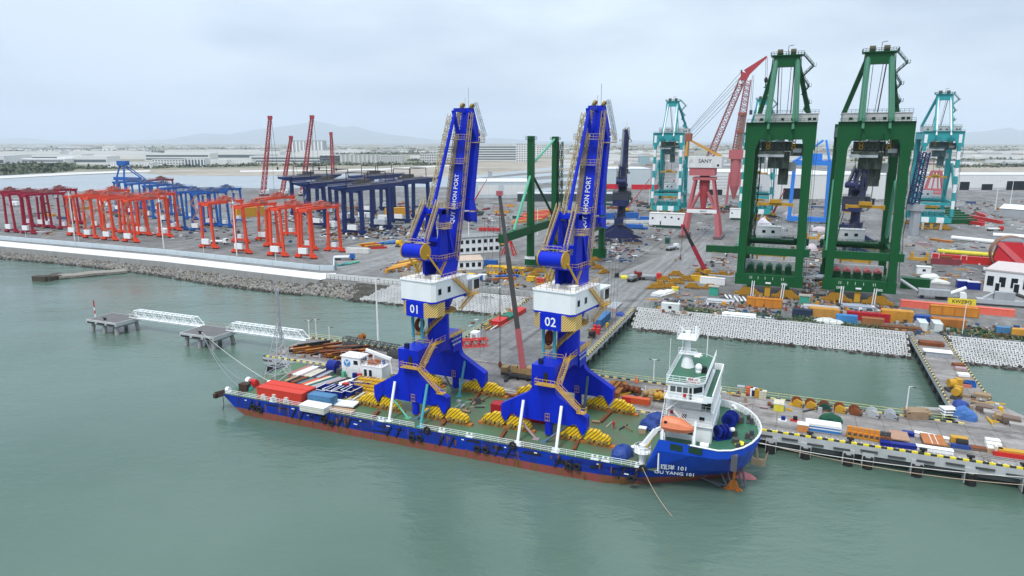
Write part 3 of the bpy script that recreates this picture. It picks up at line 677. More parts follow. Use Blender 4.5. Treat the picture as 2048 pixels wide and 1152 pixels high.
    B().ring((-1.9, -1.6, 17.6), 1.2, .45, 'x', 16, 6).build('cable_reel', paint('oxide_red', (.22, .035, .015), .7, .5), T)
    for x, y in ((-2.3, -3.6), (.2, -4.0)): B().tube((x, y, 14.3), (x, y, 20.8), .34, n=8).build('shipping_prop', paint('teal_prop', (.08, .36, .42), .5, .4), T)
    # slewing part
    U = bpy.data.objects.new('upper_works', None); COL.objects.link(U); U.parent = T; U.location = (ax, ay, 0); U.rotation_euler = (0, 0, radians(-7))
    hp = [(-4.6, -6.4), (-3.9, -7.2), (3.9, -7.2), (4.6, -6.4), (4.6, 4.2), (-4.6, 4.2)]
    m = B(); m.prism(hp, 'xy', 24.15, 28.1); m.prism([(x * 1.02, y * 1.02 - .05) for x, y in hp], 'xy', 28.1, 28.3)
    for y in (-4.9, -2.3, .4, 3.): m.box(4.6, y, 24.3, 4.63, y + .06, 28)
    m.box(-1.6, -7.24, 24.2, -.0, -7.2, 27.4)
    m.build('machinery_house', WHT, U)
    m = B(); m.prism([(x * .995, y * .995) for x, y in hp], 'xy', 23.75, 24.13); m.prism([(-4.4, 4.2), (4.4, 4.2), (3.2, 9.0), (-2, 9.0)], 'xy', 23.3, 23.7); m.tube((0, 0, 20.8), (0, 0, 23.8), 2.3, 3.6, n=20); m.build('slewing_base', BLUE, U)
    for y in (-5.2, -2.1):
        f = B().box(4.6, y - .55, 25.4, 4.66, y + .55, 26.7).build('window', GRYP, U)
        B().box(4.66, y - .45, 25.5, 4.68, y + .45, 26.6).build('pane', GLS, U)
    m = B(); m.prism([(1.8, 4.4), (4.5, 4.4), (4.5, 9.2), (1.8, 9.2)], 'xy', 23.8, 26.9); m.prism([(1.6, 4.2), (4.7, 4.2), (4.7, 9.5), (1.6, 9.5)], 'xy', 26.9, 27.05); m.build('cab', WHT, U)
    m = B(); m.box(4.5, 7.0, 24.4, 4.54, 9.0, 26.5); m.box(2.0, 9.2, 24.4, 4.3, 9.24, 26.5); m.build('cab_window', GLS, U)
    m = B(); m.box(4.55, 4.8, 24.2, 4.58, 6.2, 26.6); m.build('cab_door', GRYP, U)
    m = B(); m.rail([(x * .98, y * .98, 28.3) for x, y in hp] + [(hp[0][0] * .98, hp[0][1] * .98, 28.3)], r=.045, sp=1.3)
    m.stair((5.1, -1.0, 28.2), (5.1, 4.6, 24.0), .8, .045); m.box(4.6, 3.8, 23.6, 5.7, 7.4, 23.75); m.rail([(5.7, 4.8, 23.7), (5.7, 7.4, 23.7)], r=.045, sp=.9)
    m.stair((5.3, 5.4, 23.6), (4.4, 1.8, 20.9), .8, .045)
    m.build('house_rails', AMB, U)
    for x, y in ((-.2, -4.6), (2.2, -4.2)):
        m = B(); m.tube((x, y, 28.3), (x, y, 28.7), .3, n=8); m.ell((x, y, 28.9), .48, .48, .34, 10, 6); m.build('roof_vent', WHT, U)
    B().cbox(3.4, -4.6, 28.3, 1.2, 1.2, 1.0).build('roof_unit', WHT, U)
    cwp = [(-2.3, -7.7), (2.3, -7.7), (2.3, -3.2), (-2.3, -3.2)]
    B().prism(cwp, 'xy', 20.75, 23.9).build('counterweight', BLUE, U)
    for s in (-1, 1):
        P = [(s * 2.31, -7.68), (s * 4.5, -5.9), (s * 4.5, -3.4), (s * 2.31, -3.4)]
        B().prism(P if s > 0 else P[::-1], 'xy', 20.8, 23.85).build('hazard_panel', HAZM, U)
    text('number', num, U, (0, -7.73, 22.3), UPX, 2.5, WTXT)
    # mast, levers and moving counterweight
    m = B(); m.box(-2.0, -2.4, 28.3, -1.4, 3.2, 31.6); m.box(1.9, -2.4, 28.3, 2.6, 3.2, 31.6); m.box(-1.4, 1.2, 28.3, 1.9, 3.2, 31.6); m.box(-2.6, -2.8, 31.6, 2.9, 3.4, 31.8)
    for s in (-1, 1):
        m.prism([(-2.0, 31.7), (1.2, 31.7), (.6, 42.2), (-.6, 42.2)], 'yz', s * 1.75 - .35, s * 1.75 + .35)
        m.beam((s * 2.2, 3.0, 31.8), (s * 1.6, .8, 42), .5, .7); m.tube((s * 1.2, 2.0, 31.8), (s * .8, .2, 41.5), .22)
    m.box(-2.1, -.7, 41.2, 2.1, .7, 42.4); m.box(-1.5, -1.5, 35.6, 1.5, .3, 36.3); m.box(-1.5, -1.2, 31.8, 1.5, 1.0, 34.4)
    m.build('mast', BLUE, U)
    m = B(); m.rail([(-2.5, -2.7, 31.8), (2.8, -2.7, 31.8), (2.8, 3.3, 31.8)], r=.05, sp=.9); m.stair((2.4, -3.0, 28.3), (2.4, -.2, 31.7), .7, .045); m.build('mast_rails', AMB, U)
    m = B()
    for s in (-1, 1): m.beam((s * 1.95, -6.6, 34.5), (s * 1.55, -1.4, 42.6), .55, 1.15)
    m.box(-1.6, -5.2, 36.0, 1.6, -4.4, 36.6); m.box(-1.4, -1.8, 41.4, 1.4, -1.0, 42.2)
    m.build('lever', BLUE, U)
    B().tube((-2.45, -6.9, 34.3), (2.45, -6.9, 34.3), 1.5, n=22).build('moving_counterweight', BLUE, U, smooth=False)
    for s in (-1, 1):
        B().tube((s * 2.46, -6.9, 34.3), (s * 2.7, -6.9, 34.3), 1.62, n=22).build('counterweight_disc', MUST, U)
        B().tube((s * 2.85, -6.5, 33.6), (s * 3.1, -2.6, 29.2), .2, n=8).build('shipping_strut', YEL, U)
    m = B()
    for s in (-1, 1):
        m.stair((s * 2.15, -6.2, 36.0), (s * 1.85, -1.8, 43.3), .7, .075, .6); m.box(s * 2 - .7, -7.2, 35.9, s * 2 + .7, -5.4, 36.0)
    m.rail([(-2.3, -7.8, 35.8), (2.3, -7.8, 35.8)], r=.06, sp=.9); m.box(1.9, -2.0, 38.4, 4.0, .2, 38.5); m.rail([(1.9, -2, 38.5), (4, -2, 38.5), (4, .2, 38.5), (1.9, .2, 38.5)], r=.07, sp=.7, bars=(1, .66, .33)); m.build('lever_walkway', paint('amber_lilac', (.50, .36, .20), .6, .5), U)
    m = B(); m.stair((-2.9, -3.2, 28.6), (-2.9, 1.6, 35.2), .8, .05); m.stair((-2.9, 1.6, 35.2), (-2.9, -2.6, 41.2), .8, .05); m.build('mast_stairs', YEL, U)
    # boom, drag link and folded jib
    bf, bm, bt = Vector((.1, 4.4, 27.4)), Vector((.1, 7.0, 41)), Vector((.1, 11.4, 62.3))
    m = B(); m.beam(bf, bm, 2.0, 1.8, 2.5, 2.4); m.beam(bm, bt, 2.5, 2.4, 1.5, 1.6); m.build('boom', BLUE, U)
    bd = (bt - bm).normalized(); nrm = Vector((1, 0, 0)).cross(bd); off = nrm if nrm.y < 0 else -nrm
    text('boom_text', 'QUY NHON PORT', U, bm + bd * 2.6 + off * 1.27 + Vector((.1, 0, 0)), (bd, Vector((-1, 0, 0))), 1.5, WTXT, sx=.86)
    m = B(); o1 = Vector((-1.9, -.9, 0)); m.lattice(bf + o1 + bd * 4, bt + o1 * .8, .95, 1.0, 30, .07, rc=.09); m.beam(bf + o1 + bd * 4, bt + o1 * .8, .95, .12); m.build('boom_ladder', LAV, U)
    dl0, dl1 = Vector((-.3, -.2, 43.0)), Vector((-.2, 7.4, 61.8))
    B().beam(dl0, dl1, .45, .6).build('drag_link', BLUE, U)
    m = B(); m.lattice(dl0 + Vector((-1.0, -.8, -2)), dl1 + Vector((-.7, -.6, -.5)), .8, .9, 24, .075, rc=.10); m.build('link_ladder', paint('amber_grey_ladder', (.46, .37, .22), .6, .4), U)
    m = B()
    for p, w, d in ((bm + bd * 1.0, 2.6, 1.8), (bm + bd * 10.5, 2.6, 1.6), (bm + bd * 15.6, 3.2, 2.4)):
        x0, y0, z0 = p.x - w, p.y - d - 1.0, p.z; m.box(x0, y0, z0, p.x + w * .6, y0 + 1.2, z0 + .12); m.rail([(x0, y0 + 1.2, z0), (x0, y0, z0), (p.x + w * .6, y0, z0), (p.x + w * .6, y0 + 2.6, z0)], r=.05, sp=.8)
    m.box(1.2, 11.3, bm.z + 14.6, 3.2, 13.6, bm.z + 14.8); m.rail([(3.2, 11.2, bm.z + 14.8), (3.2, 13.6, bm.z + 14.8), (1.2, 13.6, bm.z + 16.8)], r=.06, sp=.6)
    m.lattice((1.75, 4.6, 31), (1.3, 11.2, 62), .7, .7, 26, .05); m.lattice((-1.5, 11.4, 63), (-1.2, 14.6, 56), .6, .6, 6, .05)
    m.build('boom_platforms', paint('amber_lilac', (0, 0, 0)), U)
    j0, j1, j2 = Vector((.3, 11.7, 62.6)), Vector((.7, 13.4, 56.8)), Vector((.9, 10.6, 43.4))
    DBL = paint('shaded_cobalt_paint', (.003, .012, .33), .4, .3, (.002, .01, .2))
    m = B(); m.beam(j0, j1, 1.4, 2.2, 1.8, 1.8); m.beam(j1, j2, 1.8, 1.5, 1.7, 1.7); m.beam(j2, j2 + Vector((0, -.1, -2.2)), 1.7, 1.7, 2.4, 2.6)
    m.beam((.1, 12, 62.4), (.0, 7.0, 62.4), .9, 1.2, .5, .7); m.beam((-.4, 7.2, 62.3), (-.6, 9.0, 57.4), .7, .5)
    m.build('jib', BLUE, U)
    m = B(); z = j2.z - 2.6
    for s in (0., 1.7): m.prism([(9.4, z), (12.0, z - .1), (12.0, z - 2.5), (10.4, z - 2.0), (9.3, z - 1.0)], 'yz', s - .35, s + .35)
    m.build('jib_head', BLUE, U)
    for (x, y, zz_) in ((-.5, 10.6, 63.5), (.7, 12.4, 63.4), (1.0, 13.6, 57.2)): B().tube((x - .2, y, zz_), (x + .2, y, zz_ - .2), .62, n=14).build('sheave', paint('greasy_gold', (0, 0, 0)), U)
    m = B(); m.tube((.4, 11.6, 62.5), (.4, 11.6, 67.2), .06, n=4); m.tube((-.2, 11.2, 62.5), (-.2, 11.2, 65), .05, n=4); m.lattice((1.5, 12.6, 64), (1.9, 15.6, 57), .6, .6, 8, .04); m.build('antenna', GRYP, U)
    m = B()
    for dx, dy in ((-.9, 0), (-.3, .6), (.6, .1), (1.2, .7)): m.tube((2.8 + dx, 15.2 + dy, 39), (3.0 + dx, 12.4 + dy, 9.5 + 3 * dx), .028, n=3)
    m.build('hoist_ropes', DGRY, U)
    return T
crane1 = blue_crane('01', 'cobalt blue portal crane numbered 01, nearer the ship stern')
crane1.location = PT(-61.2, -29.1); crane1.rotation_euler = (0, 0, PA - radians(2.5))
crane2 = copy_tree(crane1); crane2['label'] = 'cobalt blue portal crane numbered 02, nearer the ship bridge'
crane2.location = PT(-32.2, -28.1); crane2.rotation_euler = (0, 0, PA - radians(2.5))
def find(o, pre):
    r = [c for c in o.children if c.name.split('.')[0] == pre]
    for c in o.children: r += find(c, pre)
    return r
nb = find(crane2, 'number')[0]; nb.data = text_mesh('number', '02', 2.5, WTXT)
# ================================================================== THE SHIP
CWHT_ = paint('stained_white', (.66, .65, .60), .6, .5, (.4, .3, .2), 1.)
HULL = paint('royal_blue_hull', (.006, .036, .34), .42, .85, (.028, .022, .028), .42, lo=.47, hi=.66)
HRED = paint('oxide_red_hull', (.27, .065, .058), .7, .95, (.17, .085, .03), .55, lo=.46, hi=.58)
HBOW = paint('fresh_blue_hull', (.010, .070, .52), .38, .5, (.010, .04, .30), .4, lo=.42, hi=.7)
ship = thing('deck_cargo_ship', 'long blue and red heavy deck cargo ship moored at the pier', 'ship', PT(0, 0, 0), PA)
CB = -31.35
ST = [(-107.6, -101.5, 12.15, 12.15, Q), (-104, -100, 12.2, 12.2, Q), (-90, -90, 12.2, 12.2, Q), (-60, -60, 12.2, 12.2, Q), (-30, -30, 12.2, 12.2, Q), (-19, -19, 12.2, 11.8, Q), (-14, -15, 12.2, 10.8, Q), (-11.6, -13, 12.2, 9.9, Q), (-9.2, -11, 12.2, 8.7, 10.3), (-4, -6, 12.2, 5.9, 10.1), (.5, -1.5, 11.9, 3.0, 9.8), (2.6, .6, 10.7, 1.9, 9.7), (4.3, 1.9, 8.7, 1.1, 9.65), (5.5, 2.7, 6.3, .6, 9.65), (6.3, 3.2, 3.6, .3, 9.65), (6.65, 3.5, 1.4, .1, 9.65), (6.72, 3.6, 0, 0, 9.65)]
def row(s):
    aT, aW, hT, hW, zt = s; zs = [-1.5, 0, 1.55, 3.0, Q, max(Q + .001, min(8.2, zt)), zt + .002]
    ks = [-.12, 0, .16, .38, .60 if zt > Q else 1, 1, 1]
    if aT < -99: ks = [-.25, 0, .45, .75, 1, 1, 1]
    return [(aW + (aT - aW) * k, max(0, hW + (hT - hW) * max(0, k)), z) for k, z in zip(ks, zs)]
for s in (-1, 1):
    pass
m = B(); rows = [row(s) for s in ST]; nl = 7
vs = []
for s in (-1, 1):
    for r in rows:
        for (a, h, z) in r: vs.append((a, CB + s * h, z))
m.v = vs; n = len(rows)
for si in range(2):
    o = si * n * nl
    for i in range(n - 1):
        for j in range(nl - 1):
            f = (o + i * nl + j, o + (i + 1) * nl + j, o + (i + 1) * nl + j + 1, o + i * nl + j + 1)
            m.f.append(f if si == 0 else f[::-1]); m.m.append(0 if j < 2 else (2 if ST[i][0] > -12 else 1))
for j in range(nl - 1): m.f.append((j, j + 1, n * nl + j + 1, n * nl + j)); m.m.append(0 if j < 2 else 1)
m.build('hull', [HRED, HULL, HBOW], ship)
dk = B(); dk.add([(-107.5, CB - 12.1, Q), (-9.5, CB - 12.1, Q), (-9.5, CB + 12.1, Q), (-107.5, CB + 12.1, Q)], [(0, 1, 2, 3)]); dk.build('main_deck', GDECK, ship)
FS = [s for s in ST if s[0] > -10]
fd = [(s[0] - .1, CB - s[2] + .12) for s in FS] + [(s[0] - .1, CB + s[2] - .12) for s in FS[::-1][1:]]
B().prism(fd, 'xy', 8.35, 8.5).build('foredeck', GDK2, ship)
B().box(-9.3, CB - 12.0, Q, -9.1, CB + 12.0, 8.5).build('deck_break', WHT, ship)
m = B(); k0 = 2
for s in (-1, 1):
    F = FS[k0 - 1:]
    for p, q in zip(F[:-1], F[1:]):
        m.add([(p[0] - .12, CB + s * (p[2] - .14), 8.5), (q[0] - .12, CB + s * (q[2] - .14), 8.5), (q[0] - .12, CB + s * (q[2] - .14), q[4]), (p[0] - .12, CB + s * (p[2] - .14), p[4])], [(0, 1, 2, 3)])
        m.tube((p[0], CB + s * p[2], p[4]), (q[0], CB + s * q[2], q[4]), .16, n=5)
        for k in (0., .5):
            c = Vector((p[0] + (q[0] - p[0]) * k - .25, CB + s * (p[2] + (q[2] - p[2]) * k - .3), 0)); m.cbox(c.x, c.y, 8.5, .12, .3, p[4] - 8.6)
m.build('bulwark', WHT, ship)
m = B(); m.ell((3.6, CB + .3, -.35), 3.2, 1.2, 1.3, 14, 8); m.build('bulbous_bow', paint('faded_pink_antifouling', (.55, .2, .2), .55, .5, (.4, .1, .1), .8), ship, smooth=True)
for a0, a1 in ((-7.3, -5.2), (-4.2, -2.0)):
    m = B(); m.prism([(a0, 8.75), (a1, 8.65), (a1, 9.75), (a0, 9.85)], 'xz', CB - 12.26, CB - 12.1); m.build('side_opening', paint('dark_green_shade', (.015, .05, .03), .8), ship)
# side fittings
m = B()
for x in range(-100, -14, 12):
    for d in (0, 2.2): m.beam((x + d + 1.2, CB - 12.3, 3.9), (x + d, CB - 12.3, 1.6), .3, .25)
m.build('rubbing_bars', paint('tarred_timber', (.02, .022, .035), .8, .4), ship)
m = B(); rr = random.Random(5)
for i in range(70):
    x = rr.uniform(-101, -13); z1 = rr.choice((rr.uniform(1.2, 2.0), rr.uniform(3.2, 4.1))); w = rr.uniform(.12, .5); h = rr.uniform(.6, 1.9)
    m.prism([(x, z1), (x + w, z1), (x + w * .7, z1 - h), (x + w * .3, z1 - h * .9)], 'xz', CB - 12.212, CB - 12.2)
m.build('rust_runs', paint('rust_run', (.20, .075, .025), .85, .7, (.09, .04, .03), 1.2), ship); stuff(ship.children[-1])
m = B()
for i in range(26):
    x = rr.uniform(-98, -14); z = rr.uniform(1.8, 3.6); L_ = rr.uniform(.8, 4.5); h = rr.uniform(.15, .8); m.prism([(x, z), (x + L_, z + rr.uniform(-.1, .1)), (x + L_ * .9, z + h), (x + L_ * .1, z + h * .8)], 'xz', CB - 12.208, CB - 12.2)
m.build('scuff_marks', paint('scuffed_paint', (.02, .022, .035), .8, .5), ship); stuff(ship.children[-1])
TY = B(); TY.ring((0, 0, 0), .52, .26, 'y', 14, 6); TYM = TY.mesh('tyre_fender', BLK)
for x in (-98.5, -96.6, -79.5, -77.6, -58, -56.2, -43.6, -41.8, -25.2, -23.6, -13.6): obj('tyre_fender', TYM, ship, (x, CB - 12.45, 2.3 + .2 * sin(x)))
for x in (-54.5, -36.2, -11.7): obj('tyre_fender', TYM, ship, (x, CB - 12.4, 4.4))
m = B()
for x, w in ((-101, .5), (-88, .9), (-84, .5), (-72, .9), (-70.5, .4), (-64, .8), (-47, .5), (-38, .4), (-32, .6), (-20, .3), (-15, .8)): m.box(x, CB - 12.23, 3.55 - (.9 if int(x) % 3 == 0 else 0), x + w, CB - 12.2, 3.75 - (.9 if int(x) % 3 == 0 else 0))
m.build('draught_marks', WTXT, ship)
rl = B()
for a0, a1 in ((-106.5, -57.6), (-56.2, -12.2)): rl.rail([(a0, CB - 12.05, Q), (a1, CB - 12.05, Q)], h=1.1, sp=1.7, r=.04, bars=(1, .66, .33))
rl.rail([(-106.5, CB + 12.0, Q), (-12, CB + 12.0, Q)], h=1.1, sp=2.2, r=.035)
rl.build('railing', WHT, ship)
for x in (-94, -80.5, -66, -52, -46, -36, -28.5, -21, -19, -13):
    bb = B(); bb.box(x - .3, CB - 12, Q, x + 1.2, CB - 11.3, Q + .12)
    for d in (0, .9): bb.tube((x + d, CB - 11.65, Q), (x + d, CB - 11.65, Q + .75), .2, n=8)
    bb.build('bollard', WHT, ship)
NX, NY = (1, .20, 0), (.06, -.30, .95)
text('ship_name', '\u74ef\u6d0b 101', ship, (-6.5, CB - 11.9, 5.3), (NX, NY), 1.2, WTXT); text('ship_name', 'OU YANG 101', ship, (-6.4, CB - 11.65, 4.2), (NX, NY), .98, WTXT, sx=1.1)
# bridge house
def wall_win(y, a0, a1, z0, z1, par, mat=GLS):
    f = B().box(a0 - .08, y - .05, z0 - .08, a1 + .08, y, z1 + .08).build('window', WHT, par); B().box(a0, y - .08, z0, a1, y - .05, z1).build('pane', mat, par)
H = bpy.data.objects.new('bridge_house', None); COL.objects.link(H); H.parent = ship
m = B(); m.box(-8.9, -38.0, 8.5, -1.2, -24.4, 11.4); m.box(-8.6, -37.6, 11.4, -1.2, -24.6, 14.1); m.box(-8.6, -37.4, 14.1, -3.2, -25, 16.7); m.box(-1.5, -38.4, 14.1, -1.2, -24.2, 16.7)
for z in (11.4, 14.1): m.box(-9.2, -38.4, z, -1.0, -24.0, z + .12)
m.build('accommodation', WHT, H)
m = B(); m.prism([(-8.7, -40.2), (-4.6, -40.2), (-2.9, -38.4), (-2.9, -24.2), (-4.6, -22.4), (-8.7, -22.4)], 'xy', 16.9, 19.5); m.build('bridge', WHT, H)
m = B(); m.prism([(-9.0, -40.5), (-4.4, -40.5), (-2.6, -38.6), (-2.6, -24.0), (-4.4, -22.1), (-9.0, -22.1)], 'xy', 19.5, 19.8); m.prism([(-9.2, -40.6), (-2.0, -40.6), (-1.2, -39.8), (-1.2, -22.0), (-9.2, -22.0)], 'xy', 16.65, 16.88)
m.box(-1.3, -39.8, 16.9, -1.1, -21.6, 18.0); m.box(-2.6, -40.6, 16.9, -1.2, -40.4, 17.9); m.box(-2.8, -22.2, 16.9, -1.2, -22.0, 18.2); m.box(-1.3, -38, 8.5, -1.15, -24.4, 12.8)
m.build('bridge_wings', WHT, H)
m = B(); m.prism([(-8.8, -40.3), (-4.5, -40.3), (-2.8, -38.5), (-2.8, -24.1), (-4.5, -22.3), (-8.8, -22.3)], 'xy', 19.8, 19.83); m.prism([(-2.5, -40.2), (-1.4, -39.6), (-1.4, -22.2), (-2.5, -22.2)], 'xy', 16.88, 16.91); m.box(-2.9, -37.4, 14.22, -1.2, -25, 14.25); m.build('deck_covering', GDK2, H)
for a0, a1 in ((-8.25, -7.35), (-7.15, -6.3), (-6.1, -5.3)): wall_win(-40.2, a0, a1, 18.0, 19.0, H, paint('grey_glass', (.10, .11, .11), .1))
B().box(-5.15 + .1, -40.26, 16.95, -4.62, -40.2, 19.0).build('door', BLK, H)
m = B(); nx = Vector((1.7, 1.8, 0)).normalized(); m.beam((-4.35, -40.0, 18.45), (-3.1, -38.7, 18.45), .08, 1.0); m.build('pane', GLS, H)
for b0 in range(-38, -25, 2): B().box(-2.92, b0 + .2, 17.9, -2.86, b0 + 1.75, 19.0).build('pane', GLS, H)
for a0, z0 in ((-3.4, 12.2), (-6.5, 12.3), (-8.0, 9.6), (-5.2, 9.6)): wall_win(-37.6 if z0 > 11.4 else -38.0, a0, a0 + .9, z0, z0 + .8, H)
m = B(); m.rail([(-9.0, -22.2, 19.8), (-9.0, -40.5, 19.8), (-4.4, -40.5, 19.8), (-2.6, -38.6, 19.8), (-2.6, -22.5, 19.8)], r=.045, sp=1.1, bars=(1, .6, .3))
m.rail([(-9.2, -40.5, 16.9), (-2.7, -40.5, 16.9)], r=.045, sp=1.1); m.rail([(-9.2, -24, 14.2), (-9.2, -38.4, 14.2), (-1.2, -38.4, 14.2)], r=.045, sp=1.2); m.rail([(-9.2, -38.4, 11.5), (-1.2, -38.4, 11.5)], r=.045, sp=1.2)
m.stair((-8.9, -39.2, 14.2), (-6.2, -39.2, 16.8), .8, .045); m.stair((-5.2, -38.9, 11.5), (-7.6, -38.9, 14.1), .8, .045); m.stair((-9.4, -39.5, 11), (-9.4, -36, 14.1), .7, .045)
m.build('house_rails', WHT, H)
B().box(-5.6, -40.66, 19.9, -3.3, -40.58, 21.0).build('name_board', WHT, H)
RTX = paint('red_lettering', (.5, .03, .03), .5, 0)
text('board_text', '\u74ef\u6d0b 101', H, (-4.45, -40.69, 20.68), UPX, .44, RTX); text('board_text', 'OU YANG 101', H, (-4.45, -40.69, 20.2), UPX, .36, RTX)
m = B(); m.tube((-6.7, -31.3, 19.8), (-6.9, -31.3, 22.3), 1.25, .6, n=10); m.tube((-6.9, -31.3, 22.3), (-6.9, -31.3, 26.6), .6, .4, n=10)
m.box(-8.3, -32.4, 22.4, -5.2, -30.2, 22.5); m.box(-5.4, -33.6, 22.5, -4.4, -31, 22.6); m.box(-8.6, -33.4, 25.4, -5.2, -29.2, 25.5); m.rail([(-8.6, -33.4, 25.5), (-5.2, -33.4, 25.5), (-5.2, -29.2, 25.5), (-8.6, -29.2, 25.5), (-8.6, -33.4, 25.5)], r=.04, sp=1.)
m.rail([(-8.3, -32.4, 22.5), (-5.2, -32.4, 22.5)], r=.04, sp=.9); m.tube((-8, -31.3, 25.5), (-8, -31.3, 28.6), .08, n=5); m.tube((-5.6, -31, 25.5), (-5.6, -31, 27.4), .25, n=6); m.beam((-8.4, -31.3, 27.4), (-6.6, -31.3, 25.6), .12)
m.build('mast', WHT, H)
for x, y, z, r in ((-4.2, -24, 24.6, .09), (-8.8, -38.9, 27.0, .05), (-8.8, -24, 23, .05)): B().tube((x, y, 19.8), (x, y, z), r, n=5).build('whip_antenna', WHT, H)
m = B(); m.box(-6.4, -33.1, 22.62, -4.0, -32.9, 22.85); m.build('radar', WHT, H)
m = B(); m.tube((-4.4, -34.4, 19.8), (-4.4, -34.4, 20.5), .5, n=12); m.ell((-4.4, -34.4, 20.9), .62, .62, .75, 12, 8); m.build('radome', WHT, H, smooth=True)
m = B(); m.tube((-3.5, -33.6, 19.8), (-3.5, -33.6, 20.9), .5, n=10); m.build('searchlight', BLK, H)
for i, (a, z) in enumerate(((-5.75, 17.35), (-8.2, 12.9))): B().cbox(a, -40.55 if i == 0 else -37.66, z, .5, .1, .6).build('lifebuoy_box', RED, H)
# fore deck machinery
def winch(x, y, r, w, mat, rz=0.):
    m = B(); m.k = 0; m.tube((-w / 2, 0, r + .25), (w / 2, 0, r + .25), r * .55, n=16); m.tube((-w / 2, 0, r + .25), (-w / 2 + .15, 0, r + .25), r, n=18); m.tube((w / 2 - .15, 0, r + .25), (w / 2, 0, r + .25), r, n=18); m.tube((0, 0, r + .25), (.1, 0, r + .25), r, n=18)
    m.box(-w / 2 - .5, -r * .6, 0, w / 2 + .5, r * .6, .3); m.box(w / 2 + .1, -.5, 0, w / 2 + .9, .5, 1.3); m.k = 1; m.tube((w / 2 + .9, 0, r + .25), (w / 2 + 1.6, 0, r + .25), .38, n=12)
    return m.build('winch', [mat, WHT], ship, loc=(x, y, 8.5), rz=rz)
DBLU = paint('deep_blue_machinery', (.008, .02, .22), .4, .3)
winch(1.2, -29.2, 1.35, 2.2, DBLU, radians(80)); winch(.3, -35.2, 1.2, 1.8, DBLU, radians(40))
for (x, y), (x2, y2), bs in (((3.4, -38.2), (4.6, -37.6), (2.9, -38.7, 5.1, -37.1)), ((4.6, -33.2), (5.2, -31.8), (4.1, -33.7, 5.7, -31.3)), ((4.8, -26.0), (4.2, -24.6), (3.9, -26.5, 5.2, -24.1))):
    m = B(); m.box(bs[0], bs[1], 8.5, bs[2], bs[3], 8.7); m.tube((x, y, 8.7), (x, y, 9.5), .36, n=10); m.tube((x2, y2, 8.7), (x2, y2, 9.5), .36, n=10); m.build('bitts', DGRY, ship)
for bx in ((1.6, -33.4, 8.5, 2.8, -32.2, 9.6), (1.9, -27.0, 8.5, 3.4, -25.4, 9.7), (2.0, -24.6, 8.5, 3.2, -23.6, 9.4), (2.2, -36.4, 8.5, 3.4, -35.4, 9.3)): B().box(*bx).build('mooring_gear', DGRY, ship)
B().tube((3.4, -35.8, 8.5), (3.4, -35.8, 8.56), 1.0, n=20).build('deck_marking', paint('bright_yellow', (.78, .72, .03), .5), ship)
m = B(); m.path([(1.0, -22.6, 8.5), (1.0, -22.6, 9.9), (1.15, -22.9, 10.3), (1.5, -23.3, 10.3), (1.7, -23.5, 9.9)], .3, 10); m.build('vent_pipe', WHT, ship)
m = B(); m.box(-8.2, -42.6, 8.5, -7.4, -41.8, 9.3); m.box(-6.2, -42.6, 8.5, -5.4, -41.8, 9.3); m.tube((-2.6, -41.4, 9.5), (-1.2, -41.4, 9.5), .5, n=12); m.box(-2.5, -41.7, 8.5, -1.3, -41.1, 9.2); m.beam((-3.6, -42, 8.5), (-3.6, -40.8, 13.4), .35); m.beam((-9.0, -42, 8.5), (-9.0, -40.8, 13.0), .35); m.rail([(-9, -43.3, 8.5), (-9, -38.5, 8.5)], r=.045); m.box(-9.4, -41.4, 8.5, -8.6, -40.2, 10.6); m.box(-4.0, -41.4, 8.5, -3.4, -40.2, 10.6)
m.build('boat_cradle', WHT, ship)
def loft(secs, name, mat, par, loc, rz=0.):
    m = B(); n = len(secs[0])
    for s in secs: m.v += [tuple(p) for p in s]
    for i in range(len(secs) - 1):
        for j in range(n): m.f.append((i * n + j, i * n + (j + 1) % n, (i + 1) * n + (j + 1) % n, (i + 1) * n + j)); m.m.append(0)
    m.f.append(tuple(range(n))[::-1]); m.m.append(0); m.f.append(tuple((len(secs) - 1) * n + j for j in range(n))); m.m.append(0)
    return m.build(name, mat, par, smooth=False, loc=loc, rz=rz)
lb_ = thing('lifeboat', 'enclosed orange lifeboat hung beside the white bridge house', 'lifeboat', PT(-6.6, -40.6, 10.7), PA)
BO = paint('lifeboat_orange', (.80, .26, .13), .45, .25)
sec = []
for x, w, k, t in ((-2.75, .75, .35, 2.2), (-2.4, 1.1, .15, 2.65), (-1.2, 1.3, 0, 2.75), (.4, 1.3, 0, 2.55), (1.6, 1.05, .15, 2.0), (2.4, .6, .45, 1.55), (2.85, .12, .9, 1.35)):
    sec.append([(x, -w, 1.1), (x, -w * .7, .35 + k * .5), (x, 0, k), (x, w * .7, .35 + k * .5), (x, w, 1.1), (x, w * .85, 1.2 + (t - 1.2) * .6), (x, w * .45, t), (x, -w * .45, t), (x, -w * .85, 1.2 + (t - 1.2) * .6)])
loft(sec, 'boat_hull', BO, lb_, (0, 0, 0))
m = B()
for s in (-1, 1): m.path([(-2.75, s * .78, 1.12), (-2.4, s * 1.12, 1.12), (-1.2, s * 1.33, 1.12), (.4, s * 1.33, 1.12), (1.6, s * 1.08, 1.12), (2.4, s * .62, 1.12), (2.85, s * .14, 1.12)], .07, 5)
m.build('gunwale', paint('lifeboat_red', (.65, .16, .08), .5, .2), lb_)
m = B(); m.box(-2.2, -1.16, 1.9, -1.7, -.9, 2.25); m.box(-2.2, .9, 1.9, -1.7, 1.16, 2.25); m.build('window', GLS, lb_)
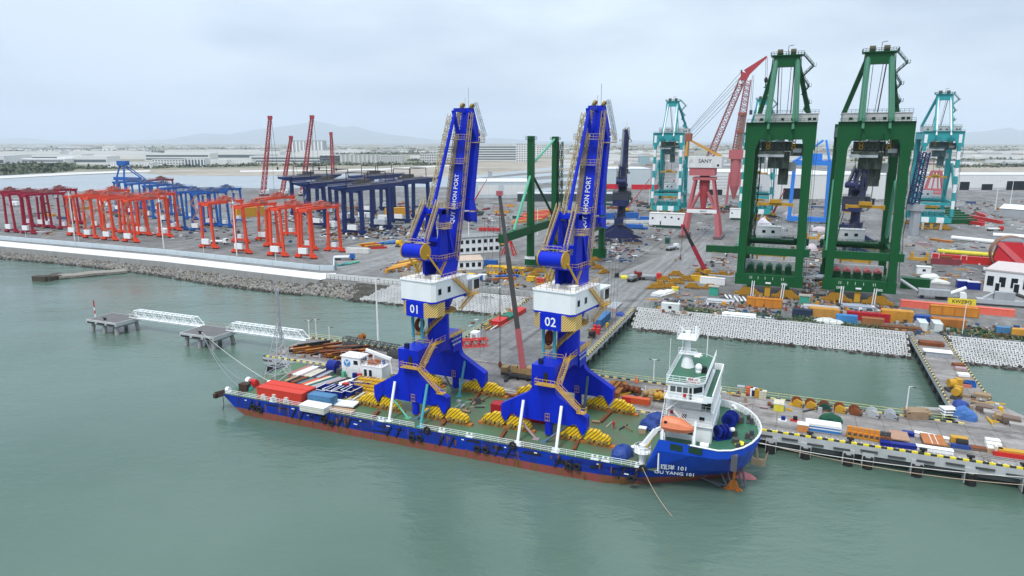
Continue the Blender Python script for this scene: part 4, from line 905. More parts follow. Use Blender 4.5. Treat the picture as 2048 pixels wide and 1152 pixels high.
# deck crane forward of the cargo deck
dc = thing('deck_crane', 'small white deck crane with a round railed platform beside the blue forecastle', 'crane', PT(-12.4, -41.2), PA)
B().tube((0, 0, 0), (0, 0, 3.6), .6, n=12).build('pedestal', WHT, dc); m = B(); m.tube((0, 0, 2.2), (0, 0, 2.3), 1.5, n=16); m.rail([(1.45 * cos(t), 1.45 * sin(t), 2.3) for t in [2 * pi * i / 12 for i in range(13)]], r=.05, sp=2); m.build('platform', WHT, dc)
m = B(); m.beam((0, 0, 3.3), (2.0, 1.0, 6.2), .55, .8); m.beam((2.0, 1.0, 6.2), (4.0, 2.2, 7.0), .4, .55); m.build('jib', WHT, dc); B().tube((.6, .1, 3.0), (1.9, .8, 5.6), .16, n=6).build('ram', YEL, dc)
# anchors and the grillage at the bow
an = thing('anchor', 'big rusty orange anchor hanging just above the water at the bow', 'anchor', PT(2.9, -36.0, 0), PA)
m = B(); m.beam((0, 0, .2), (.1, .9, 3.8), .4); m.prism([(-2.3, -.9), (2.3, -.9), (2.1, -.3), (1.0, .5), (.5, 1.6), (-.5, 1.6), (-1.0, .5), (-2.1, -.3)], 'xz', -.9, -.3); m.prism([(-2.1, -.7), (-.3, -.7), (-.6, .4)], 'xz', -1.3, -.9); m.prism([(2.1, -.7), (.3, -.7), (.6, .4)], 'xz', -1.3, -.9); m.build('flukes', paint('orange_rust', (.55, .18, .03), .8, .6, (.3, .08, .02), 1.), an)
m = B()
for p, q in (((-3.5, 1.5, 2.9), (-5.2, -.2, .6)), ((-5.2, -.2, .6), (-1.0, -1.2, .5)), ((-3.2, 1.4, 3.4), (-1.0, -1.2, .5)), ((-1.6, 1.7, 3.6), (-.4, -.8, .6)), ((1.0, 2.3, 3.9), (2.0, .2, .6)), ((2.0, .2, .6), (.6, -.6, .5)), ((.0, 2.1, 3.7), (1.6, -.3, .5)), ((-7.5, .5, 1.0), (-2.0, -1.4, .3))): m.tube(p, q, .17, n=6)
m.build('anchor_grillage', paint('dull_steel_tube', (.12, .12, .13), .6, .5), ship, loc=(2.9, -36.0, .2))
an2 = thing('anchor', 'pale anchor hanging from the hawse at the shore side of the bow', 'anchor', PT(6.6, -27.6, 0), PA)
m = B(); m.prism([(-1.3, 1.2), (1.3, 1.2), (1.2, 1.9), (1.6, 4.2), (.9, 2.4), (-.9, 2.4), (-1.6, 3.4), (-1.2, 1.9)], 'xz', -.3, .3); m.beam((0, 0, 1.5), (-.6, .4, 5), .35); m.build('flukes', paint('bare_tan_steel', (.5, .36, .22), .8, .4), an2)
m = B(); m.box(2.6, -42.1, 6.0, 3.6, -41.2, 8.8); m.build('hawse_box', paint('dull_steel_tube', (0, 0, 0)), ship)
# stern
m = B(); m.beam((-107.4, -43.2, 4.3), (-110.2, -42.8, 3.2), 1.0, 1.3, .5, 1.5); m.beam((-107.5, -42, 4.2), (-109.6, -42, 3.6), .4); m.box(-109.9, -44, 2.9, -109.2, -41.6, 3.9); m.path([(-108.4, -42.6, 3.2), (-108.0, -42.9, 1.2), (-108.4, -43, -.2)], .1); m.build('stern_roller', paint('rusty_dark_roller', (.07, .04, .03), .8, .6), ship)
m = B(); m.box(-105.6, -40.5, Q, -103.2, -39.2, Q + 1.6); m.box(-106.2, -38.6, Q, -104.6, -37.2, Q + 1.2); m.tube((-104, -42.2, Q + .2), (-102.8, -42.2, Q + .2), .6, n=10); m.build('stern_gear', paint('rusty_dark_roller', (0, 0, 0)), ship)
for (x, y) in ((-106.6, -42.6), (-101.0, -35.4)): m = B(); m.tube((x - .4, y, Q + .8), (x + .4, y, Q + .8), .62, n=14); m.box(x - .6, y - .4, Q, x + .6, y + .4, Q + .5); m.build('fairlead', WHT, ship)
for bx in ((-96.8, -43.2, -95.4, 1.3), (-90.5, -43.2, -89, 1.5), (-93.8, -43.2, -92.4, 1.7)): m = B(); m.box(bx[0], bx[1], Q, bx[2], -42.8, Q + bx[3] * .6); m.box(bx[0] + .3, bx[1], Q, bx[2] - .3, -42.7, Q + bx[3]); m.build('rail_locker', CWHT_, ship)
wn_ = B(); wn_.tube((-94.5, -21.6, Q + 1.6), (-92.0, -21.6, Q + 1.6), 1.5, n=16); wn_.box(-95.2, -22.4, Q, -91.4, -20.6, Q + .8); wn_.build('winch', DBLU, ship)
wn_ = B(); wn_.box(-97, -23, Q, -95.4, -21.4, Q + 1.2); wn_.box(-91.4, -23.2, Q, -89.8, -21.2, Q + 1.5); wn_.box(-99.5, -21.2, Q, -98.6, -20.6, Q + .9); wn_.build('mooring_gear', DGRY, ship)
lm = B()
tp = Vector((-101.9, -30.0, 0))
LG = [(-104.9, -33.2), (-101.2, -33.6), (-99.6, -29.2), (-103.6, -28.2)]
for (x, y) in LG: lm.tube((x, y, Q), (tp.x + (x - tp.x) * .10, tp.y + (y - tp.y) * .10, 18), .13, n=5)
for k in range(7):
    def q(i, t): x, y = LG[i % 4]; s = 1 - .9 * t; return (tp.x + (x - tp.x) * s, tp.y + (y - tp.y) * s, Q + 13.8 * t)
    t0, t1 = 1 - (1 - k / 7) ** .9, 1 - (1 - (k + 1) / 7) ** .9
    for i in range(4): lm.tube(q(i, t0), q(i + 1, t1), .07, n=4); lm.tube(q(i, t1), q(i + 1, t1), .06, n=4)
lm.lattice((tp.x, tp.y, 17.5), (tp.x, tp.y, 26.5), .5, .5, 9, .05); lm.stair((tp.x + .5, tp.y - .3, 13), (tp.x + .52, tp.y - .3, 26), .5, .03, .5, False); lm.tube((tp.x, tp.y, 26.5), (tp.x, tp.y, 27.4), .05, n=4)
lm.build('stern_mast', GALV, ship)
A = bpy.data.objects.new('aft_deckhouse', None); COL.objects.link(A); A.parent = ship
m = B(); m.box(-89.6, -23.2, Q, -84.3, -19.6, 9.3); m.box(-89.9, -23.4, 9.3, -84.0, -19.4, 9.45); m.box(-84.3, -23.2, Q, -78.2, -19.6, 7.6); m.box(-84.3, -23.3, 7.6, -78.1, -19.5, 7.7); m.build('deckhouse', WHT, A)
wall_win(-23.2, -86.1, -84.9, 7.6, 8.6, A)
for a0 in (-83.2, -81.8): wall_win(-23.2, a0, a0 + .8, 5.0, 6.8, A)
for y in (-22.6, -21.8, -21.0): B().box(-84.3, y, 8.0, -84.25, y + .55, 8.9).build('pane', GLS, A)
LOGB = paint('logo_blue', (.07, .28, .60), .5, 0)
lg = B(); lg.tube((-88.0, -23.2, 7.7), (-88.0, -23.26, 7.7), .95, n=24); lg.build('emblem_disc', LOGB, A)
lg = B(); lg.beam((-88.0, -23.28, 6.8), (-88.0, -23.28, 7.7), .05, .26); lg.beam((-88.0, -23.28, 7.7), (-88.55, -23.28, 8.35), .05, .26); lg.beam((-88.0, -23.28, 7.7), (-87.45, -23.28, 8.35), .05, .26); lg.build('emblem_mark', WTXT, A)
m = B(); m.rail([(-84.2, -23.1, 7.7), (-78.2, -23.1, 7.7), (-78.2, -19.6, 7.7)], r=.05, sp=1.); m.rail([(-89.6, -23.2, 9.45), (-84.3, -23.2, 9.45), (-84.3, -19.6, 9.45)], r=.04, sp=1.2); m.rail([(-89.6, -23.9, 6.1), (-84, -23.9, 6.1)], r=.04); m.build('house_rails', paint('pale_rust_rail', (.55, .42, .38), .6, .4), A)
DL = ['left', 'middle', 'right']
for i, (a, b) in enumerate(((-82.6, -21.9), (-81.7, -21.9), (-80.8, -21.9), (-81.4, -20.7), (-80.5, -20.7), (-82.3, -20.7))):
    tag(B().tube((0, 0, 0), (0, 0, .95), .4, n=12).build('oil_drum', paint('drum_orange', (.42, .13, .05), .6, .4), None, loc=PT(a, b, 7.72), rz=PA), 'orange steel drum on the aft deckhouse roof, %s of the %s row' % (('left', 'middle', 'right', 'middle', 'right', 'left')[i], 'front' if i < 3 else 'back'), 'drum', 'orange drums on the deckhouse roof')
m = B(); m.tube((-79.4, -20.4, 7.7), (-79.4, -20.4, 8.6), .35, n=10); m.build('water_tank', MBLU, A)
m = B(); m.beam((-84.4, -20.2, 10.6), (-76.4, -21.6, 9.6), .5, .7); m.tube((-82.0, -20.6, 7.7), (-82.0, -20.6, 10.4), .3, n=8); m.beam((-77, -21.5, 9.6), (-76.2, -21.7, 6), .25); m.beam((-78, -20.6, Q), (-76.6, -21.6, 9.4), .2); m.build('provision_crane', WHT, A)
for i, (c, x) in enumerate((('green_bin', -88.6), ('navy_bin', -85.4), ('red_bin', -84.0))):
    B().cbox(x, -24.0, Q, .9, .7, 1.6).build('deck_locker', (GRNL, DBLU, RED)[i], A)
# mooring lines
def rope(label, p, q, sag, r=.07, mat=None):
    m = B(); p, q = Vector(p), Vector(q); P = [p.lerp(q, i / 14) - Vector((0, 0, sag * 4 * (i / 14) * (1 - i / 14))) for i in range(15)]; m.path(P, r, 4)
    return tag(m.build('mooring_rope', mat or paint('rope_white', (.62, .6, .55), .9, .2)), label, 'rope', 'mooring ropes of the ship')
bo = PT(-151.5, -7.8, 4.8)
rope('tight white mooring rope from the dolphin bollard to the red winch at the stern', bo, PT(-101.5, -35.2, 5.2), .8)
rope('slack mooring rope from the dolphin bollard to the stern roller', bo, PT(-105.5, -40.2, 5.0), 2.4, .05, GRYP)
rope('thin slack mooring rope looping low towards the middle of the stern', bo, PT(-104.5, -36.2, 5.0), 4.2, .05, GRYP)
rope('upper white mooring rope from the bow along the pier front', PT(5.9, -33.8, 8.2), PT(66, -18, 5.0), 1.6, .07)
rope('lower tan mooring rope from the bow along the pier front', PT(6.2, -33.0, 8.0), PT(70, -18, 4.6), 2.6, .07, paint('rope_tan', (.45, .33, .24), .9, .2))
rope('rope hanging from the hull side tyre down into the water', PT(-11.7, -43.9, 4.6), PT(-2.4, -52.5, -.2), 1.6, .06, paint('rope_tan', (0, 0, 0)))
# ================================================================== YARD CRANES
AHAZ = stripes('amber_black_hazard', (.55, .27, .02), (.10, .06, .015), .8, (1, 0, 1), .55, .60)
def at_up(px, py, base):                 # the point of a sight line on the upright plane through base that faces the viewer
    u = (px - 1024) / FPX; v = (py - 576) / FPX; t = base.y / (_c - v * _s)
    return Vector((u * t, base.y, HC - t * (_s + v * _c)))
# --- rubber tyred gantries
def rtg(label, group, mat, loc, stairs=True, h=24.5, span=23.0, spreader=False):
    T = thing('gantry_crane', label, 'gantry crane', loc, PA, group)
    dk = DGRY
    for y in (0, span):
        for s in (-1, 1):
            B().beam((s * 3.9, y, 2.2), (s * 3.0, y, h - 1.4), 1.25, 1.0, 1.05, .95).build('leg', mat, T)
        B().box(-5.6, y - .6, 1.3, 5.6, y + .6, 2.4).build('sill_beam', mat, T)
        B().box(-3.6, y - .55, h - 1.9, 3.6, y + .55, h - .6).build('tie_beam', mat, T)
        for s in (-1, 1):
            m = B(); m.k = 0
            m.prism([(s * 3.0, 1.5), (s * 6.4, 1.5), (s * 6.7, .6), (s * 2.7, .6)][::s], 'xz', y - .75, y + .75); m.k = 1
            for x in (3.6, 5.8): m.tube((s * x, y - .55, .7), (s * x, y + .55, .7), .72, n=10)
            m.build('wheel_bogie', [mat, BLK], T)
    for s in (-1, 1):
        m = B().box(s * 3.0 - .55, -1.3, h - 1.2, s * 3.0 + .55, span + 1.3, h); m.rail([(s * 3.6, -1.2, h), (s * 3.6, span + 1.2, h)], r=.05, sp=2.4); m.build('girder', mat, T)
    ty = span * .62; m = B(); m.box(-3.8, ty - 2.6, h + .1, 3.8, ty + 2.6, h + .7); m.box(-2.6, ty - 2, h + .7, -.4, ty + 1, h + 2.2); m.box(.4, ty - 1.2, h + .7, 2.4, ty + 1.8, h + 1.9); m.rail([(-3.8, ty - 2.6, h + .7), (3.8, ty - 2.6, h + .7), (3.8, ty + 2.6, h + .7), (-3.8, ty + 2.6, h + .7), (-3.8, ty - 2.6, h + .7)], r=.06, sp=1.6)
    m.tube((-1.5, ty, h + 2.4), (1.5, ty, h + 2.4), .5, n=8); m.build('trolley', paint('trolley_' + mat.name, tuple(.5 * c + .06 for c in mat.node_tree.nodes['Color Ramp'].color_ramp.elements[0].color[:3]), .6, .7, (.3, .25, .2), 1.), T)
    B().box(1.2, ty + 2.6, h - 3.2, 3.0, ty + 4.6, h - .8).build('cab', paint('cab_white', (.75, .76, .76), .4, .1), T)
    B().box(-2.9, -1.9, 2.5, 2.0, -.7, 5.3).build('power_box', WHT, T)
    B().box(-1.6, span - .6, 2.5, 1.2, span + .9, 4.8).build('control_box', WHT, T)
    if stairs:
        m = B(); c = (-3.4, 3.0)
        for k in range(4):
            z0, z1 = 2.6 + k * 5.1, 2.6 + (k + 1) * 5.1; x0, x1 = (-2.7, 2.6) if k % 2 else (2.6, -2.7)
            m.stair((x0, -1.0, z0), (x1, -1.0, z1), .8, .05, .7); m.box(x1 - .7, -1.5, z1, x1 + .7, -.5, z1 + .1)
        m.build('stairs', paint('pale_orange_stair', (.55, .25, .16), .6, .5), T)
    return T
def gplace(px, py): return at(px, py)
o1 = rtg('vermilion gantry crane beside the tall lamp mast, leftmost of the right-hand four', 'vermilion gantry cranes', ORG, gplace(418, 497), False)
for (x, y, lb) in ((484, 507, 'vermilion gantry crane standing behind the second lamp mast of the wall'), (556, 513, 'vermilion gantry crane third of the right-hand four'), (612, 517, 'vermilion gantry crane rightmost, nearest the blue ship cranes')): dup(o1, gplace(x, y), PA, lb)
o2 = rtg('vermilion gantry crane with zigzag stairs, first of the left-hand four', 'vermilion gantry cranes', ORG, gplace(150, 472), True)
for (x, y, lb) in ((182, 477, 'vermilion gantry crane with zigzag stairs, second of the left-hand four'), (220, 481, 'vermilion gantry crane with zigzag stairs, third of the left-hand four'), (262, 485, 'vermilion gantry crane with zigzag stairs, last of the left-hand four')): dup(o2, gplace(x, y), PA, lb)
o3 = rtg('crimson gantry crane standing nearest the vermilion ones', 'crimson gantry cranes', CRIM, gplace(58, 468), False)
for (x, y, lb) in ((24, 465, 'crimson gantry crane in the middle of the dark red row'), (-14, 461, 'crimson gantry crane cut by the left picture edge')): dup(o3, gplace(x, y), PA, lb)
o4 = rtg('blue gantry crane right behind the gap between vermilion groups', 'blue gantry cranes', MBLU, gplace(396, 463), True)
for (x, y, lb) in ((362, 460, 'blue gantry crane left of the nearest blue one'), (330, 446, 'blue gantry crane third from the right in the blue row'), (300, 437, 'blue gantry crane fourth from the right in the blue row'), (265, 430, 'blue gantry crane leftmost in the blue row')): dup(o4, gplace(x, y), PA, lb)
for (x, y, lb) in ((196, 458, 'vermilion gantry crane behind the second of the left-hand four'), (286, 470, 'vermilion gantry crane set back right of the left-hand four'), (530, 482, 'vermilion gantry crane set back between the right-hand four')): dup(o2, gplace(x, y), PA, lb)
for (x, y, lb) in ((88, 455, 'crimson gantry crane set back behind the dark red row'),): dup(o3, gplace(x, y), PA, lb)
for (x, y, lb) in ((428, 452, 'blue gantry crane rightmost, between the vermilion groups'), (240, 424, 'blue gantry crane far left at the back of the blue row')): dup(o4, gplace(x, y), PA, lb)
o5 = rtg('dull red gantry crane far behind the blue gantry cranes', None, paint('dull_red_paint', (.28, .04, .05), .6, .4), gplace(300, 418), False)
# --- big navy yard gantries
def rmg(label, loc):
    T = thing('rail_gantry_crane', label, 'gantry crane', loc, PA, 'navy rail gantry cranes'); h = 30.0
    for s in (-1, 1):
        for y in (0, 30):
            B().beam((s * 6.5, y, 2), (s * 6.0, y, h - 2), 2.0, 2.2, 1.9, 2.4).build('leg', NAVY, T)
        B().prism([(-14, h), (46, h), (46, h - .8), (36, h - 3.0), (-5, h - 3.0), (-14, h - 1.0)], 'yz', s * 6.0 - .8, s * 6.0 + .8).build('girder', NAVY, T)
        m = B(); m.rail([(s * 7.2, -14, h), (s * 7.2, 46, h)], r=.09, sp=1.6, bars=(1, .5)); m.box(s * 6.9 - .4, -14, h, s * 6.9 + .4, 46, h + .12)
        for i in range(60): m.box(s * 6.9 - .35, -13.6 + i, h + .1, s * 6.9 + .35, -13.1 + i, h + .3)
        m.build('walkway', paint('lilac_grey_walkway', (.30, .29, .34), .6, .5), T)
    for y in (0, 30):
        m = B(); m.box(-8.5, y - 1.0, 1.6, 8.5, y + 1.0, 3.2)
        for x in (-7, -5, 5, 7): m.tube((x, y - .6, .8), (x, y + .6, .8), .75, n=8); m.box(x - .9, y - .7, .8, x + .9, y + .7, 1.6)
        m.build('sill_beam', NAVY, T); B().box(-6, y - .9, h - 4.2, 6, y + .9, h - 1.8).build('tie_beam', NAVY, T)
    for y in (-13.5, 45.5): B().box(-6.8, y - .5, h - .9, 6.8, y + .5, h).build('end_tie', NAVY, T)
    m = B()
    for y0 in (4, 27): m.tube((-6.6, y0, h), (-6.6, y0, h + 7.5), .3, n=5); m.tube((6.6, y0, h), (6.6, y0, h + 7.5), .3, n=5); m.tube((-6.6, y0, h + 7.5), (6.6, y0, h + 7.5), .28, n=5)
    m.tube((6.6, 4, h + 7.5), (6.6, 27, h + 7.5), .22, n=5); m.build('service_frame', paint('dark_brown_steel', (.05, .03, .035), .6), T)
    m = B(); m.box(-7, 10, h + .3, 7, 18, h + 1.3); m.box(-4, 11, h + 1.3, 3, 16, h + 3.4); m.rail([(-7, 10, h + 1.3), (7, 10, h + 1.3)], r=.08); m.build('trolley', DGRY, T)
    m = B()
    for k in range(5):
        z0, z1 = 3 + k * 5, 8 + k * 5; m.stair((-8.2, -1.5 if k % 2 else 2.5, z0), (-8.2, 2.5 if k % 2 else -1.5, z1), .9, .08, .8)
    m.build('stairs', GALV, T)
    B().box(-3, -2.4, 3.4, 3.4, -.9, 6.4).build('electrical_house', WHT, T); B().box(-4, 28, 3.4, 4, 31.5, 6.6).build('electrical_house', WHT, T)
    return T
n1 = rmg('navy rail gantry crane standing nearest, right behind the last vermilion one', at(708, 470))
for (x, y, lb) in ((636, 455, 'navy rail gantry crane second from the front'), (800, 446, 'navy rail gantry crane right of the nearest, beside the blue ship crane'), (600, 432, 'navy rail gantry crane leftmost at the back'), (735, 428, 'navy rail gantry crane in the middle of the back row')): dup(n1, at(x, y), PA, lb)
# --- ship to shore cranes
def sts(label, group, loc, M, M2, band=None, roof=RED, num=None, boomleft=False):
    T = thing('ship_to_shore_crane', label, 'container crane', loc, PA, group)
    G_ = 30.0
    def legs(x, y, tw, bw, mat):
        if band and y == 0:
            for k in range(10):
                z0, z1 = 8.5 + k * 5.2, 8.5 + (k + 1) * 5.2; f = lambda z: x * (1.10 - .10 * (z - 8) / 52); w = lambda z: bw + (tw - bw) * (z - 8) / 52
                B().beam((f(z0), y, z0), (f(z1), y, z1), 1.8, w(z0), 1.8, w(z1)).build('leg_band', band if k % 2 else mat, T)
        else: B().beam((x * 1.06, y, 4.6), (x, y, 60), bw, 2.4, tw, 2.6).build('leg', mat, T)
    for y in (0, G_):
        for s in (-1, 1): legs(s * 9.4, y, *((3.2, 2.1) if band else (3.3, 2.4)), M)
        if band and y == 0:
            for k in range(5): B().box(-10.6 + k * 4.24, y - 1.1, 4.6, -10.6 + (k + 1) * 4.24, y + 1.1, 7.9).build('sill_band', M if k % 2 == 0 else band, T)
        else: B().box(-11.6, y - 1.1, 4.6, 11.6, y + 1.1, 8.5).build('sill_beam', M, T)
        m = B().box(-12.6, y - .9, 15.8, 12.9, y + .9, 18.5) if not band else B().box(-10.4, y - .8, 15.8, 10.4, y + .8, 17.6)
        m.rail([(-12, y - .8, 18.5), (12, y - .8, 18.5)], r=.06, sp=1.6); m.build('cross_beam', M, T)
        for s in (-1, 1):
            bg = B().prism([(s * (6.5 + x), z) for x, z in ((-5.2, .4), (-5.0, 1.4), (-3.2, 1.8), (-2.0, 3.6), (2.0, 3.6), (3.2, 1.8), (5.0, 1.4), (5.2, .4), (3.6, .9), (1.6, .4), (0, 1.0), (-1.6, .4), (-3.6, .9))], 'xz', y - .8, y + .8).build('bogie', AHAZ, T)
            m = B()
            for x in (-4.6, -3.4, -2.2, -1, 1, 2.2, 3.4, 4.6): m.tube((s * 6.5 + x, y - .95, .55), (s * 6.5 + x, y + .95, .55), .5, n=8)
            m.build('wheels', paint('greasy_amber', (.32, .17, .03), .6, .6), bg)
            B().box(s * 6.5 - .8, y - .7, 3.4, s * 6.5 + .8, y + .7, 4.7).build('hinge', M, T)
        B().box(-1.0, y - .5, .6, .9, y + .5, 4.6).build('buffer_post', MUST, T)
    m = B()
    for x in (-5.6, -4.9, 4.6, 5.3): m.tube((x, -1.9, .1), (x * 1.02 + .3, -1.4, 6.2), .16, n=6)
    m.build('storm_ties', WHT, T)
    B().prism([(-11.4, 62.4), (11.6, 62.4), (11.6, 53.1), (8.0, 53.1), (7.2, 56.6), (-6.6, 56.6), (-8.0, 53.1), (-11.4, 53.1)], 'xz', -1.3, 1.3).build('portal_beam', M, T)
    B().box(-11.2, G_ - 1.2, 57, 11.4, G_ + 1.2, 62.4).build('portal_beam', M, T)
    for s in (-1, 1):
        B().box(s * 10.2 - .9, 0, 57.5, s * 10.2 + .9, G_, 61).build('side_beam', M, T)
        B().box(s * 10.6 - .9, 0, 15.9, s * 10.6 + .9, G_, 18.2).build('side_beam', M, T)
        B().tube((s * 11.0, .4, 18.2), (s * 10.0, G_ * .62, 42.0), .75, n=10).build('brace', M2, T)
        B().tube((s * 10.2, G_ - .5, 20), (s * 10.0, G_ * .62, 42.0), .7, n=10).build('brace', M2, T)
    for s in (-1, 1): B().box(s * 3.4 - .7, -24 if boomleft else -3, 56.2, s * 3.4 + .7, 58, 58.4).build('main_girder', M, T)
    hs = B(); hs.box(-9.6, 12, 62.6, 12.0, 26, 65.6); hs.box(-9.9, 11.8, 65.6, 12.2, 26.2, 65.9); hs.build('machinery_house', paint('pale_grey_house', (.55, .55, .54), .55, .35, (.35, .34, .33)), T)
    for x in (-7.6, -.4, 3.0, 8.6, 10.2): B().box(x, 11.9, 63.4, x + 1.1, 12, 64.3).build('window', GLS, T)
    m = B(); m.rail([(-11, -1.4, 62.5), (11.4, -1.4, 62.5)], r=.06, sp=1.3); m.rail([(-9.8, 11.9, 65.9), (12.1, 11.9, 65.9)], r=.06, sp=1.4); m.box(-11.4, -2.2, 62.4, 11.6, -1.2, 62.5)
    m.build('railing', M, T)
    ap = 84.5
    for s in (-1, 1):
        B().tube((s * 3.6, 12, ap), (s * 4.6, 1, 62.4), .95, 1.0, n=10).build('apex_leg', GRNP if M is GRN else M2, T)
        if band:
            m = None
        B().tube((s * 3.6, 13.5, ap), (s * 8.8, 27, 66), .85, .9, n=10).build('apex_leg', M, T)
        B().tube((s * 3.4, 11, ap - 1), (s * 4.0, -2.6, 60.0), .42, .5, n=8).build('forestay', GRNP if not band else band, T)
        m = B(); m.tube((s * 2.6, 14, ap), (s * 2.4, 30, 63), .22, n=5); m.tube((s * 1.6, 14, ap), (s * 1.2, 24, 66), .1, n=4); m.build('stay', paint('dark_stay', (.07, .06, .055), .6), T)
    m = B(); m.box(-4.4, 11, ap - 2.4, 4.4, 14.5, ap + 1.2); m.box(-5.4, 10.2, ap + 1.2, 5.6, 15.2, ap + 1.5); m.build('apex_beam', M, T)
    m = B(); m.rail([(-5.4, 10.2, ap + 1.5), (5.6, 10.2, ap + 1.5), (5.6, 15.2, ap + 1.5), (-5.4, 15.2, ap + 1.5), (-5.4, 10.2, ap + 1.5)], r=.07, sp=1.)
    zz = [(5.6, ap + 1.5), (9.0, ap - 2.2), (5.6, ap - 5.6), (8.0, ap - 9.0), (6.0, ap - 11.6), (8.6, ap - 14.8), (7.0, ap - 17.0), (9.0, ap - 19.2)]
    for (x0, z0), (x1, z1) in zip(zz[:-1], zz[1:]): m.stair((x0, 15 + (85 - z0) * .3, z0), (x1, 15 + (85 - z1) * .3, z1), .8, .06, .7); m.box(x1 - .6, 14.6 + (85 - z1) * .3, z1 - .1, x1 + .8, 15.8 + (85 - z1) * .3, z1); m.rail([(x1 + .8, 14.6 + (85 - z1) * .3, z1), (x1 + .8, 15.8 + (85 - z1) * .3, z1)], r=.06)
    for x in (-1, 1): m.beam((x * 4.6, 11, ap + 1.5), (x * 5.0, 11, ap - 4.4), .3); m.box(x * 4.4 - .7, 10.4, ap - 5.2, x * 4.4 + .7, 12, ap - 4.2)
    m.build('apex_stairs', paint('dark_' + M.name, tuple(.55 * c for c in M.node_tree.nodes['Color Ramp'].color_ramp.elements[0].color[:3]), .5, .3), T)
    for x in (-2.4, 2.0): B().tube((x - .9, 12.6, ap + 2.5), (x + .9, 12.6, ap + 2.5), 1.2, n=12).build('sheave', paint('greasy_sheave', (.10, .085, .05), .7, .5), T)
    m = B(); m.tube((.3, 12, ap + 1.5), (.3, 12, ap + 4.6), .1, n=4); m.tube((.3, 12, ap + 4.6), (2.0, 12, ap + 4.9), .1, n=4); m.build('service_davit', DGRY, T)
    # trolley and lifting gear slung under the girders
    m = B(); m.box(-5.6, 4, 52.6, 4.0, 10, 56.0); m.box(-6.6, 1.6, 51.6, 2.0, 2.4, 52.6); m.box(-3.4, 5, 46.6, 3.6, 11, 52.4); m.box(3.8, 2.4, 51.0, 8.6, 6.8, 55.2); m.box(.2, 8, 40.6, 3.6, 12, 46.6)
    m.rail([(-6.6, 1.6, 52.6), (2, 1.6, 52.6), (2, 4, 52.6)], r=.07, sp=1.2); m.stair((2.6, 1.6, 51), (4.4, 1.6, 62), .8, .07, .6)
    for i in range(9): m.tube((-4.6 + i, 6, 51), (-4.4 + i, 7, 45.0 - (i % 3)), .09, n=4)
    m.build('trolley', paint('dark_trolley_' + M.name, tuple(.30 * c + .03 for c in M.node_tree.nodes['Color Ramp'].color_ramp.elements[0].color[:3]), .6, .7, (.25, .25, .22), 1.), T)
    m = B(); m.box(-6.2, 3.4, 56.1, -3.4, 5.4, 58); m.box(-.8, 3.8, 55.8, 1.6, 5.2, 57.2); m.box(4.6, 2.3, 52.2, 7.4, 2.6, 53.6); m.box(-6.9, 1.5, 50.6, 1.8, 1.7, 51.5); m.build('trolley_cabinets', GALV, T)
    m = B()
    for s in (-1, 1):
        for k in range(4): m.ring((s * 4.2 + .5, 1.2, 54 + k * 1.2), .6, .16, 'y', 8, 4)
    m.build('cable_festoon', MUST, T)
    B().box(3.6, 9, 45.4, 6.0, 11.4, 48.6).build('cab', paint('cab_white', (0, 0, 0)), T)
    sp = B(); sp.box(-6, 7.4, 33.0, 6, 8.6, 34.0); sp.box(-2, 6.6, 34, 2, 9.4, 35.2); sp.box(-6.2, 6.6, 32.6, -5.4, 9.4, 34.1); sp.box(5.4, 6.6, 32.6, 6.2, 9.4, 34.1); sp.build('spreader', MUST, T)
    m = B()
    for x in (-1.6, 1.6):
        for y in (7, 9): m.tube((x, y, 35), (x * 1.3, y, 46.6), .07, n=4)
    m.build('hoist_ropes', DGRY, T)
    e = B(); e.box(-6.6, G_ - 4, 18.6, 2.6, G_ + 1, 23.0); e.box(-6.8, G_ - 4.2, 23.0, 2.8, G_ + 1.2, 23.2); e.build('electrical_house', WHT, T)
    for x in (-4.4, -1.0): B().box(x, G_ - 4.1, 20.6, x + 1.2, G_ - 4, 21.7).build('window', GLS, T)
    m = B(); m.box(-8.6, G_ - 6, 17.6, 7.4, G_ + 2, 18.5); m.rail([(-8.6, G_ - 6, 18.5), (7.4, G_ - 6, 18.5)], r=.07); m.rail([(-6.6, G_ - 4.1, 23.2), (2.6, G_ - 4.1, 23.2)], r=.06); m.build('rear_platform', M, T)
    m = B()
    for k in range(9):
        z0, z1 = 8.6 + 5.2 * k, 8.6 + 5.2 * (k + 1); y0, y1 = (G_ - 3.6, G_ + .6) if k % 2 else (G_ + .6, G_ - 3.6); m.stair((-7.4, y0, z0), (-7.4, y1, z1), .9, .07, .7)
        m.stair((11.9, .5 + (k % 2) * 3.6, z0), (11.9, .5 + ((k + 1) % 2) * 3.6, z1), .8, .06, .7)
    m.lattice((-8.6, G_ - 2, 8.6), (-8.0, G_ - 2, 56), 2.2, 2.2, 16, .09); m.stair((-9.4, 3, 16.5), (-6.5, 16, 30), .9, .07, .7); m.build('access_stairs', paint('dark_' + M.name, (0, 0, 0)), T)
    if num:
        for k, (s_, x) in enumerate(num): text('number_text', s_, T, (x, -1.13, 5.6), UPX, 1.1, WTXT)
        B().box(-.9, -1.14, 5.4, .9, -1.11, 6.0).build('name_plate', WTXT, T)
        for x in (-6.4, -5.8, -3.6, -1.2, 1.4, 4.4, 5.0): B().box(x, -1.13, 6.9, x + .12, -1.11, 7.9).build('tie_mark', WTXT, T)
    # hooded winches standing on the sill behind
    m = B(); m.box(-9.6, 3, 7.6, 9.6, 14, 8.4); m.rail([(-9.6, 3, 8.4), (9.6, 3, 8.4)], r=.06, sp=1.4); m.build('winch_platform', M, T); B().box(-9, 12, 8.4, 8.6, 14, 11.8).build('platform_wall', GALV, T)
